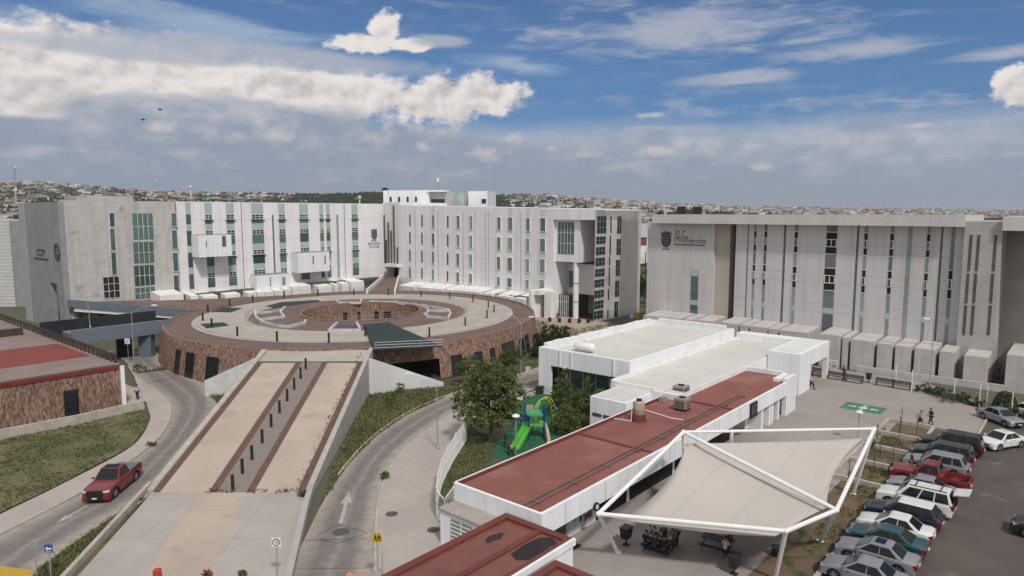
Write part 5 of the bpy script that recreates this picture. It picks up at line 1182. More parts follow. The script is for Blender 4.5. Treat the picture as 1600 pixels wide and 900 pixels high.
# ---------------------------------------------------------------- left stone building with red and brown roof
ls = gthing('left_stone_building', 'low reddish stone building at the left edge with a red-banded flat roof', 'building', -16, -70)
UE = -2.4; VF = -56.0; HL = 4.4
b = MB(); b.gbox(-60, UE-.4, VF-60, VF, -.1, HL); b.build('stone_wall', STONE, ls)
b = MB(); b.gbox(-60, UE, VF-60, VF-.9, HL, HL+.08); b.build('paved_roof', TILEP, ls)
b = MB(); b.gbox(-60, UE-.05, VF-.9, VF+.05, HL, HL+.14); b.build('dark_gutter', mat('gutter_dark', (.07, .05, .045), .7), ls)
b = MB(); b.gbox(-60, UE-.5, VF+.003, VF+.15, HL-.2, HL+.16); b.build('red_edge', mat('red_trim', (.22, .03, .025), .6), ls)
b = MB(); b.gbox(-60, UE-.6, VF-19.5, VF-8, HL+.08, HL+.1); b.build('red_roof_band', mat('red_band', (.22, .05, .04), .8, (.18, .042, .035), .3, detail=8), ls)
b = MB(); b.gbox(UE-.39, UE+.0, VF-1.3, VF+.25, 0, HL+.1); b.build('white_pier', WHITE2, ls)
ud0, zd0 = onV(101, 645, VF); ud1, _ = onV(124, 640, VF); zt0 = onV(112, 609, VF)[1]
b = MB(); b.gbox(ud0, ud1, VF+.004, VF+.06, .05, zt0); dr = b.build('door', mat('dark_door', (.02, .025, .025), .3), ls); b = MB(); b.gbox(ud0+.1, ud1-.1, VF+.062, VF+.08, .2, zt0-.1); b.build('door_leaf', DARK, dr)
railing('roof_fence', [G(UE-.15, VF-1.5, HL+.1), G(UE-.15, VF-27, HL+.1), G(UE-.15, VF-56, HL+.1)], ls, h=1.0, step=1.3, r=.05, rails=2, m=mat('brown_rail', (.075, .055, .047), .7))
b = MB()
b.gbox(UE-.19, UE-.11, VF-56, VF-1.6, HL+.9, HL+1.0)
for i in range(40): v = VF-1.6-i*1.36; b.gbox(UE-.2, UE-.1, v-.45, v+.05, HL+.1, HL+1.05)
b.build('fence_panel', MATS['brown_rail'], ls)
b = MB(); v0 = VF-31; b.gbox(-60, -6.5, v0-11, v0, HL+.08, HL+.12); b.build('red_roof_band', MATS['red_band'], ls)
b = MB(); b.gbox(-60, -4, VF-31.0, VF-30.2, HL+.13, HL+1.0); b.gbox(-60, -4, VF-43.6, VF-42.8, HL+.1, HL+1.2); b.build('dark_parapet', mat('gutter_dark', (.07, .05, .045), .7), ls)
# retaining kerb wall below the stone front
b = MB(); pts = [P(-120, 712), P(0, 688), P(120, 664), P(226, 640)]
for a, c in zip(pts, pts[1:]):
    d = (c-a).normalized(); q = Vector((-d.y, d.x, 0))*.35; b.hexa([a, c, c+q, a+q]+[p+Vector((0, 0, .95)) for p in (a, c, c+q, a+q)])
tag(b.build('retaining_wall', KERB), 'low concrete retaining wall between dry lawn and stone building', 'low wall')
# footbridge and upper deck between the stone building, the wing and the round plaza
fb = thing('footbridge', 'blue-grey footbridge over the left road into the round plaza', 'footbridge', P(190, 545))
A_, B_ = P(112, 517, 5.2), P(268, 499, 5.2); dd = (B_-A_).normalized(); qn = Vector((-dd.y, dd.x, 0))
if qn.y < 0: qn = -qn
b = MB(); b.hexa([A_-Vector((0, 0, 1.9)), B_-Vector((0, 0, 1.9)), B_+qn*.35-Vector((0, 0, 1.9)), A_+qn*.35-Vector((0, 0, 1.9)), A_, B_, B_+qn*.35, A_+qn*.35]); b.build('side_beam', BLUEG, fb)
b = MB(); b.slab([A_+qn*.35-Vector((0, 0, .5)), B_+qn*.35-Vector((0, 0, .5)), B_+qn*4-Vector((0, 0, .5)), A_+qn*4-Vector((0, 0, .5))], .5); b.build('deck', TILEP, fb)
A2, B2 = A_+qn*4-dd*2.5, B_+qn*4-dd*.6
b = MB(); b.hexa([A2-Vector((0, 0, 1.2)), B2-Vector((0, 0, 1.2)), B2+qn*.2-Vector((0, 0, 1.2)), A2+qn*.2-Vector((0, 0, 1.2)), A2+Vector((0, 0, 1.0)), B2+Vector((0, 0, 1.0)), B2+qn*.2+Vector((0, 0, 1.0)), A2+qn*.2+Vector((0, 0, 1.0))]); b.build('far_parapet', NAVY, fb)
b = MB(); cpt = B_-dd*3.2+qn*1.2; b.box(cpt.x-.9, cpt.x+.9, cpt.y-.6, cpt.y+.6, 0, 3.35); b.build('column', BLUEG, fb)
b = MB(); cpt = B_-dd*5.4+qn*3.6; b.box(cpt.x-.8, cpt.x+.8, cpt.y-.6, cpt.y+.6, 0, 3.35); b.build('rear_column', NAVY, fb)
ud = thing('upper_deck', 'brown paved entrance deck with blue-grey fascia before the concrete end', 'deck', P(200, 480, 5))
v_ = VL+1.0; uA, zA = onV(107, 470, v_); A_ = G(uA, v_, zA); B_ = P(300, 485, ZR+.15); C_ = ell(AO-1, BO-1, R(122), ZR+.05); uD = onV(300, 460, VL+.3)[0]; zD = onV(318, 471.5, VL+4.5)[1]; D_ = G(uD+3, VL+.3, zD); E2 = G(uA, VL+.3, zA-.3); print('deck', zA, zD, VL, US, ZL)
b = MB(); b.slab([A_, B_, C_, D_, E2], .25); b.build('paved_deck', TILE, ud)
dd = (B_-A_).normalized(); qn = Vector((dd.y, -dd.x, 0))
b = MB(); b.hexa([A_-Vector((0, 0, 1.0)), B_-Vector((0, 0, 1.0)), B_+qn*.3-Vector((0, 0, 1.0)), A_+qn*.3-Vector((0, 0, 1.0)), A_+Vector((0, 0, .25)), B_+Vector((0, 0, .12)), B_+qn*.3+Vector((0, 0, .12)), A_+qn*.3+Vector((0, 0, .25))]); b.build('fascia_beam', BLUEG, ud)
b = MB(); off = Vector((0, 0, 1.0)); b.hexa([A_-qn*.2-off-ez*.8+dd, B_-qn*.2-off-ez*.6, B_-off-ez*.6, A_-off-ez*.8+dd, A_-qn*.2-off+dd, B_-qn*.2-off, B_-off, A_-off+dd]); b.build('white_soffit_edge', WHITEPAINT, ud)
for px, y in ((146, 500), (95, 500)):
    c = A_.lerp(B_, .18 if px == 146 else .02)-qn*1.2; b = MB(); b.tube([Vector((c.x, c.y, 0)), Vector((c.x, c.y, c.z-1.0))], .5, 12); b.build('column', BLUEG, ud)
b = MB(); uB0 = onV(108, 500, VL+.3)[0]; uB1 = onV(255, 480, VL+.3)[0]; b.gbox(onV(150, 500, VL+.3)[0], uB1, VL+.256, VL+.3, 0, 4.5); b.build('glazed_front', DARK, ud)
railing('deck_railing', [A_+Vector((0, 0, .25)), A_.lerp(B_, .97)+Vector((0, 0, .15))], ud, h=.9, step=2.2, r=.025, rails=2)
# blocks beyond the left edge
wl = thing('louvred_block', 'pale louvred service block at the far left edge behind the portal slab', 'building', PY(15, 440, 150))
p0, p1 = PY(-60, 440, 150), PY(32, 440, 150); b = MB(); b.box(p0.x, p1.x-1.5, 150, 165, 0, PY(10, 344, 150).z); b.build('louvre_wall', mat('louvre_white', (.55, .55, .54), .7, (.47, .47, .46), .5, joint=[(.75, 0, .16)]), wl)
b = MB(); b.box(p1.x-1.498, p1.x+2.5, 150.5, 165, 0, PY(10, 346, 150).z); b.build('side_wall', CONCG, wl)
# ---------------------------------------------------------------- tensile canopy
tc_ = gthing('fabric_canopy', 'large pale stretched fabric canopy on white steel tubes over the tables', 'canopy', 13, 6)
NA, NB, NC, ND, NE = P(1068, 675, 5.7), P(935, 803, 3.5), P(1228, 830, 3.6), P(1307, 797, 3.6), P(1366, 670, 5.7)
FB, FC, FD, FE = P(965, 863), P(1211, 905), P(1281, 846), P(1333, 772)
b = MB(); r = .13
for a, c, rr in ((NA, NB, r), (NB, NC, r), (NC, ND, r), (ND, NE, r), (NE, NA, r*.8), (NA, ND, r)): b.tube([a, c], rr, 12)
b.build('tube_frame', WHITEPAINT, tc_, smooth=False)
for a, c in ((NB, FB), (NC, FC), (ND, FD), (NE, FE)):
    b = MB(); b.tube([a, c], .13, 12, .12); b.lathe(c, [(.24, 0), (.24, .06)], 12); b.build('leg', WHITEPAINT, tc_)
q = P(1143, 683, 5.2); f = Vector((q.x+.3, q.y+1.2, 0)); b = MB(); b.tube([NA.lerp(NE, .25), f], .12, 10); b.build('leg', WHITEPAINT, tc_)
b = MB(); b.tube([NA, Vector((NA.x+.3, NA.y+.2, 0))], .13, 10); b.build('leg', WHITEPAINT, tc_)
b = MB()
for n_ in (NA, NB, NC, ND, NE): b.ball(n_, .17, .17, .17, 10, 6)
b.build('joint_ball', WHITEPAINT, tc_, smooth=True)
fa, fb_, fc_, fd, fe = P(1071, 693, 5.05), P(972, 812, 3.0), P(1212, 838, 3.0), P(1292, 793, 3.25), P(1350, 684, 5.2)
def curve(a, c, via, n):  # quadratic through a point at the middle
    m = 2*via-.5*(a+c); return [(1-t)**2*a+2*t*(1-t)*m+t*t*c for t in [i/n for i in range(n+1)]]
n = 18
eAB = curve(fa, fb_, P(1043, 752, 3.95), n); eBC = curve(fb_, fc_, P(1095, 830, 3.0), n); eCD = curve(fc_, fd, P(1252, 813, 3.15), n); eDE = curve(fd, fe, P(1307, 732, 4.1), n)
eAE = curve(fa, fe, P(1215, 690, 5.0), n); eAD = curve(fa, fd, fa.lerp(fd, .5)-Vector((0, 0, .12)), n)
b = MB()
def coons(b, c0, c1, d0, d1, sag):  # c0,c1 along s at t=0,1 ; d0,d1 along t at s=0,1
    k = len(b.v)
    for i in range(n+1):
        t = i/n
        for j in range(n+1):
            s = j/n; p = (1-t)*c0[j]+t*c1[j]+(1-s)*d0[i]+s*d1[i]-((1-s)*(1-t)*c0[0]+s*(1-t)*c0[n]+(1-s)*t*c1[0]+s*t*c1[n])
            p = p-Vector((0, 0, sag*16*s*(1-s)*t*(1-t))); b.v.append(p)
    for i in range(n):
        for j in range(n): a = k+i*(n+1)+j; b.f.append((a, a+1, a+n+2, a+n+1))
coons(b, eAB, eAD[:], [fa]*(n+1), [fb_.lerp(fd, i/n) for i in range(n+1)], -.05) if False else None
# left sail: A-B-C-D ; right sail: A-D-E
coons(b, eAB, eAD if False else eAD, [fa for i in range(n+1)], [p for p in (eBC[::1][:0]+[eBC[int(i*n*2/n)] if i*2 <= n else eCD[int(i*2-n)] for i in range(n+1)])], .18)
coons(b, eAD, eAE, [fa for i in range(n+1)], eDE, .15)
sail = b.build('fabric_sail', TARP, tc_, smooth=True, recalc=False); so = sail.modifiers.new('thickness', 'SOLIDIFY'); so.thickness = .02
b = MB()
for a, c in ((fa, NA), (fb_, NB), (fc_, NC), (fd, ND), (fe, NE)): b.tube([a, c], .035, 6)
b.build('tension_rod', GALV, tc_)

# ---------------------------------------------------------------- cars
def car(kind, paint, label, pos, heading, group=None, open_tail=False, rack=False, roofbox=None, name='parked_car', cat='car', two=None):
    K = dict(sedan=(4.5, 1.76, 1.46), suv=(4.6, 1.84, 1.70), bigsuv=(4.9, 1.92, 1.82), wagon=(4.7, 1.84, 1.62), pickup=(5.4, 1.92, 1.88), muscle=(4.6, 1.80, 1.42))[kind]
    L, W, H = K; hl = L/2
    o = thing(name, label, cat, (0, 0, 0), 0, group)
    if kind == 'sedan' or kind == 'muscle': belt = .93; hood = .86; cx = .95; xa, xb, xc, xd = 1.10, .28, -.82, -1.55; tr = .95
    elif kind == 'wagon': belt = .98; hood = .92; xa, xb, xc, xd = 1.12, .30, -1.75, -2.12; tr = None
    elif kind in ('suv', 'bigsuv'): belt = 1.05; hood = 1.0; xa, xb, xc, xd = 1.15, .45, -1.95*L/4.6, -2.2*L/4.6; tr = None
    else: belt = 1.18; hood = 1.12; xa, xb, xc, xd = 1.05, .35, -.62, -.85; tr = None
    xr, xf, wr = -L*.29, L*.305, (.33 if kind in ('sedan', 'muscle', 'wagon') else .43 if kind == 'pickup' else .38)
    top = [(hl, .42), (hl-.03, .60), (hl-.12, hood-.13), (hl-.45, hood-.03), (xa+.05, belt), (0, belt+.01)]
    if kind == 'pickup': top += [(xd-.02, belt), (xd-.10, belt), (xd-.12, belt), (-hl+.10, belt), (-hl+.08, belt), (-hl+.02, belt-.02), (-hl, .55)]
    elif tr: top += [(xd+.1, belt+.01), (-hl+.25, tr), (-hl+.06, tr-.08), (-hl, .72), (-hl+.04, .45)]
    else: top += [(xd+.2, belt), (-hl+.06, belt), (-hl+.01, .8), (-hl, .55), (-hl+.04, .45)]
    bot = [(-hl+.10, .27)]
    def arch(x): return [(x-wr-.06+0*.0, .24)]+[(x-(wr+.06)*math.cos(a), .34+(wr+.06)*math.sin(a)) for a in [math.pi*i/8 for i in range(9)]]+[(x+wr+.06, .24)]
    prof = top+bot+arch(xr)+arch(xf)+[(hl-.08, .26)]
    ys = [-.5, -.485, -.44, -.30, 0, .30, .44, .485, .5]
    b = MB(); np_ = len(prof)
    for yf in ys:
        a = abs(yf); dz = {.5: .16, .485: .06, .44: .015}.get(a, 0); dx = {.5: .10, .485: .06, .44: .03}.get(a, .0)
        if a < .1: dx = -.05
        for i, (x, z) in enumerate(prof):
            nx, nz = x, z
            if i < len(top):
                if z > .68: nz = z-dz*(1 if z > .75 else .4)
                if abs(x) > hl-.3: nx = x-math.copysign(dx, x)*(1.6 if a > .4 else 1)
                if a == .5 and z < .68: pass
            if kind == 'pickup' and a < .46 and i in (8, 9): nz = .66
            yy = yf*W*(1-.0) if a < .5 else math.copysign(W/2, yf)
            b.v.append(Vector((nx, yy, nz)))
    m = len(ys)
    for j in range(m-1):
        for i in range(np_): b.f.append((j*np_+i, j*np_+(i+1) % np_, (j+1)*np_+(i+1) % np_, (j+1)*np_+i))
    b.f.append(tuple(range(np_))); b.f.append(tuple(range((m-1)*np_, m*np_)))
    # cabin
    wb_, wt_ = W/2-.07, W/2-.27
    zb = belt-.02
    fr = [Vector((xa, -wb_, zb)), Vector((xa, wb_, zb)), Vector((xd, wb_, zb)), Vector((xd, -wb_, zb)), Vector((xb, -wt_, H-.05)), Vector((xb, wt_, H-.05)), Vector((xc, wt_, H-.05)), Vector((xc, -wt_, H-.05))]
    cb = MB(); cb.hexa(fr); r0 = [Vector((p.x, p.y, H-.052)) for p in fr[4:]]; r1 = [Vector((p.x+(-.16 if i < 2 else .14), p.y*.84, H)) for i, p in enumerate(fr[4:])]; (rf_ := MB()).hexa(r0+r1)
    pm = paint
    body = b.build('body', paint, o, bevel=0, local=True)
    for p in body.data.polygons: p.use_smooth = True
    body.data.set_sharp_from_angle(angle=R(38))
    cab = cb.build('cabin', paint, o, bevel=.05, local=True)
    rf_.build('roof', two or paint, o, bevel=.05, local=True)
    def pane(name, q, s0, s1, t0, t1, out=.012, m_=CGL, par=None):
        a, b2, c, d = q; f = lambda s, t: (a.lerp(b2, s)).lerp(d.lerp(c, s), t); nrm = (b2-a).cross(d-a).normalized()
        cen = (a+b2+c+d)/4
        if nrm.dot(cen-Vector((0, 0, .9)) if abs(cen.x) < .9 else Vector((cen.x, 0, .3))) < 0: nrm = -nrm
        bb = MB(); bb.plate([f(s0, t0)+nrm*.002, f(s1, t0)+nrm*.002, f(s1, t1)+nrm*.002, f(s0, t1)+nrm*.002], nrm*out); return bb.build(name, m_, par or o, local=True)
    pane('windshield', (fr[0], fr[1], fr[5], fr[4]), .05, .95, .06, .96)
    pane('rear_window', (fr[2], fr[3], fr[7], fr[6]), .08, .92, .10 if tr else .2, .94)
    for q in ((fr[0], fr[3], fr[7], fr[4]), (fr[1], fr[2], fr[6], fr[5])):
        cuts = {'sedan': ((.10, .50), (.53, .90)), 'muscle': ((.10, .55), (.58, .88)), 'wagon': ((.09, .40), (.425, .70), (.725, .94)), 'suv': ((.09, .40), (.425, .70), (.73, .95)), 'bigsuv': ((.09, .38), (.41, .67), (.70, .95)), 'pickup': ((.13, .52), (.56, .92))}[kind]
        for s0, s1 in cuts: pane('side_window', q, s0, s1, .10, .92)
    b = MB(); b.box(-hl+.25, hl-.25, -W/2+.16, W/2-.16, .20, .5); b.build('underbody', BLACK, o, local=True)
    b = MB(); b.box(hl-.09, hl+.055, -W*.27, W*.27, .50, .64); b.box(hl-.09, hl+.045, -W*.30, W*.30, .30, .40); b.build('grille', BLK, o, local=True)
    for s in (-1, 1):
        b = MB(); y0, y1 = sorted((s*W*.30, s*(W/2-.02))); hz_ = .24 if kind == 'pickup' else .12 if kind in ('suv', 'bigsuv') else 0; b.hexa([(p_[0], p_[1], p_[2]+hz_) for p_ in [(hl-.35, y0, .60), (hl-.02, y0, .60), (hl-.15, y1, .60), (hl-.40, y1, .60), (hl-.35, y0, .73), (hl-.05, y0, .72), (hl-.18, y1, .72), (hl-.40, y1, .75)]] if s > 0 else [(p_[0], p_[1], p_[2]+hz_) for p_ in [(hl-.40, y0, .60), (hl-.15, y0, .60), (hl-.02, y1, .60), (hl-.35, y1, .60), (hl-.40, y0, .75), (hl-.18, y0, .72), (hl-.05, y1, .72), (hl-.35, y1, .73)]]); b.build('headlight', HLT, o, local=True)
        b = MB(); y0, y1 = sorted((s*W*.33, s*(W/2-.015))); zt = (.62, .86) if tr else (.75, 1.05) if kind != 'wagon' else (.62, .9); b.box(-hl-.005, -hl+.22, y0, y1, *zt); b.build('taillight', TLT, o, local=True)
        b = MB(); y0 = s*(W/2-.02); b.hexa([(xa-.30, min(y0, y0+s*.17), belt+.02), (xa-.20, min(y0, y0+s*.17), belt+.02), (xa-.20, max(y0, y0+s*.17), belt+.02), (xa-.30, max(y0, y0+s*.17), belt+.02), (xa-.30, min(y0, y0+s*.17), belt+.15), (xa-.22, min(y0, y0+s*.17), belt+.15), (xa-.22, max(y0, y0+s*.17), belt+.15), (xa-.30, max(y0, y0+s*.17), belt+.15)]); b.build('mirror', paint, o, local=True)
        for x in (xr, xf):
            yo = s*(W/2-.01); b = MB(); rr = wr; b.tube([Vector((x, yo-s*.21, rr)), Vector((x, yo-s*.19, rr)), Vector((x, yo-s*.02, rr)), Vector((x, yo, rr))], rr, 20)
            for i in range(20): b.v[i] = Vector((x, b.v[i].y, rr))+(b.v[i]-Vector((x, b.v[i].y, rr)))*.9; k = 60+i; b.v[k] = Vector((x, b.v[k].y, rr))+(b.v[k]-Vector((x, b.v[k].y, rr)))*.9
            w = b.build('wheel', TYRE, o, local=True)
            b = MB(); b.tube([Vector((x, yo-s*.02, rr)), Vector((x, yo+s*.008, rr))], rr*.60, 16)
            for i in range(5):
                t = i*1.2566; cx_, cz_ = x+rr*.42*math.cos(t), rr+rr*.42*math.sin(t); 
            b.build('rim', RIM, w, local=True); b = MB()
            for i in range(5):
                t = i*1.2566+.6; d = Vector((math.cos(t), 0, math.sin(t))); e = Vector((-math.sin(t), 0, math.cos(t))); c = Vector((x, yo+s*.009, rr)); b.plate([c+d*rr*.24-e*.02, c+d*rr*.54-e*.07, c+d*rr*.54+e*.07, c+d*rr*.24+e*.02], (0, s*.004, 0))
            b.build('rim_gap', BLK, w, local=True)
    b = MB(); b.box(hl+.03, hl+.07, -.17, .17, .42, .52); b.build('licence_plate', SW, o, local=True); b = MB(); b.box(-hl-.03, -hl+.02, -.17, .17, .60, .72); b.build('licence_plate', SW, o, local=True)
    b = MB()
    for s in (-1, 1):
        y = s*(W/2+.004)
        for x in ((xa-.45, xa-1.45) if kind != 'muscle' else (xa-.6,)): b.box(x-.08, x+.08, min(y, y-s*.01), max(y, y+s*.015), .80, .83)
    b.build('door_handle', BLK if kind != 'pickup' else paint, o, local=True)
    b = MB()
    for s in (-1, 1):
        y = s*(W/2+.003)
        for x in ((xa-.15, xa-1.02, xa-1.85) if kind not in ('muscle', 'pickup') else (xa-.12, xa-1.2)): b.box(x-.012, x+.012, min(y, y-s*.01), max(y, y+s*.002), .34, .76)
        b.box(-hl*.5+.25, hl*.5-.2, min(y, y-s*.02), max(y, y+s*.006), .25, .33)
    b.build('door_seam', BLK, o, local=True)
    if kind == 'pickup':
        b = MB(); b.box(-hl+.12, xd-.14, -W*.43, W*.43, .661, .68); b.build('bed_liner', BLK, o, local=True)
        if roofbox == 'cover':
            b = MB(); b.box(-hl+.08, xd-.12, -W*.455, W*.455, belt-.03, belt+.03)
            for i in range(3): b.box(-hl+.12, xd-.16, -W*.40+i*W*.29, -W*.40+i*W*.29+.42, belt+.03, belt+.05)
            b.build('bed_cover', mat('cover_grey', (.16, .18, .19), .5), o, local=True); b = MB(); b.box(xb-.65, xb-.10, -.5, .5, H-.004, H+.012); b.build('sunroof', CGL, o, local=True)
    if kind == 'pickup':
        b = MB()
        for s in (-1, 1):
            for x in (xr, xf):
                k = len(b.v)
                for i in range(11):
                    a = math.pi*i/10
                    for rr, yy in ((wr+.05, W/2-.04), (wr+.05, W/2+.05), (wr+.13, W/2+.03), (wr+.13, W/2-.04)): b.v.append(Vector((x-rr*math.cos(a), s*yy, .36+rr*math.sin(a))))
                for i in range(10):
                    for q in range(4): b.f.append((k+4*i+q, k+4*i+(q+1) % 4, k+4*i+4+(q+1) % 4, k+4*i+4+q))
        b.build('fender_flare', BLK, o, local=True)
        b = MB(); b.box(hl-.06, hl+.06, -W*.30, W*.30, .62, .98); b.build('front_grille', BLK, o, local=True)
    if rack:
        b = MB()
        for s in (-1, 1): b.box(xc+.1, xb-.15, s*(wt_-.06)-.02, s*(wt_-.06)+.02, H+.02, H+.06)
        for x in (xb-.5, xc+.5): b.box(x-.03, x+.03, -wt_+.06, wt_-.06, H+.061, H+.09)
        b.build('roof_rack', BLK, o, local=True)
    if roofbox == 'sunroof': b = MB(); b.box(xb-.75, xb-.2, -.4, .4, H-.003, H+.012); b.build('sunroof', CGL, o, local=True)
    if open_tail:
        b = MB(); b.hexa([(-hl+.12, -W*.40, H-.05), (-hl+.12, W*.40, H-.05), (-hl+.12, W*.40, H+.02), (-hl+.12, -W*.40, H+.02), (-hl-.80, -W*.38, H+.12), (-hl-.80, W*.38, H+.12), (-hl-.80, W*.38, H+.20), (-hl-.80, -W*.38, H+.20)]); b.build('open_tailgate', paint, o, local=True)
        b = MB(); b.box(-hl-.012, -hl+.02, -W*.36, W*.36, .75, H-.12); b.build('boot_opening', BLACK, o, local=True)
    o.location = pos; o.rotation_euler = (0, 0, heading); return o
def paint(n, c, rough=.3): return mat('paint_'+n, c, rough, tuple(x*.92 for x in c), 2, spec=.5, coat=.6)
PW, PK, PS_, PG, PT, PR, PD, PB = paint('white', (.68, .68, .67)), paint('black', (.012, .013, .015)), paint('silver', (.22, .23, .25)), paint('grey', (.14, .145, .155)), paint('teal', (.012, .06, .065)), paint('red', (.19, .014, .016)), paint('graphite', (.03, .033, .038)), paint('navy', (.012, .015, .03))
HN = math.atan2(-UY*0-(-UX)*1, -UY*1) if False else math.atan2(-(-UX), -UY)  # heading along -v (noses toward the planting strip)
CG = 'cars parked along the planting strip'
rowcars = [(11.0, 'sedan', PS_, 'silver saloon cut by the bottom edge, nearest car of the parked row', {}), (13.9, 'sedan', PS_, 'silver saloon with a sunroof, second nearest of the parked row', {'roofbox': 'sunroof'}),
           (16.4, 'muscle', PT, 'dark teal old saloon between silver saloon and white saloon', {}), (18.6, 'sedan', PW, 'white saloon with dark rear window beside the teal car', {}),
           (21.1, 'wagon', PB, 'dark estate with a white roof between white saloon and white off-roader', {'two': PW}), (24.2, 'bigsuv', PW, 'white off-roader with roof rack and raised tailgate', {'open_tail': True, 'rack': True, 'roofbox': None}),
           (27.1, 'sedan', PS_, 'silver saloon between the white off-roader and the red pickup', {}), (29.6, 'pickup', PR, 'bright red crew-cab pickup in the parked row', {'cat': 'pickup truck'}),
           (33.3, 'wagon', PS_, 'silver estate with pale windows beyond the red pickup', {}), (36.2, 'suv', PD, 'dark graphite crossover with chrome window line, second from the far end', {}), (39.6, 'bigsuv', PK, 'black people carrier at the far end of the parked row', {})]
for u, k, pt, lb, kw in rowcars:
    v = 14.45 if k not in ('pickup', 'bigsuv') else 14.6
    car(k, pt, lb, G(u, v, 0), HN, CG, **kw)
c = car('sedan', PW, 'white saloon driving out of the parking lot, alone on the asphalt', P(1564, 698), math.atan2(-.35, -1), None, name='moving_car')
c = car('sedan', PS_, 'silver saloon facing the camera at the far corner of the parking lot', P(1563, 660), math.atan2(-1, .12), None)
c = car('sedan', PW, 'white car at the right picture edge behind the silver corner car', P(1612, 652), math.atan2(-1, .5), None)
nu, nv = gp(1580, 828)
car('suv', PK, 'dark car cut by the right picture edge on the open asphalt', G(nu, nv+2.3, 0), HN)
pp, qq = P(158, 776), P(216, 730)
car('pickup', paint('dark_red', (.17, .012, .015)), 'dark red crew-cab pickup with grey bed cover driving down the left road', P(178, 765), math.atan2((pp-qq).y, (pp-qq).x), None, roofbox='cover', name='pickup_truck', cat='pickup truck')
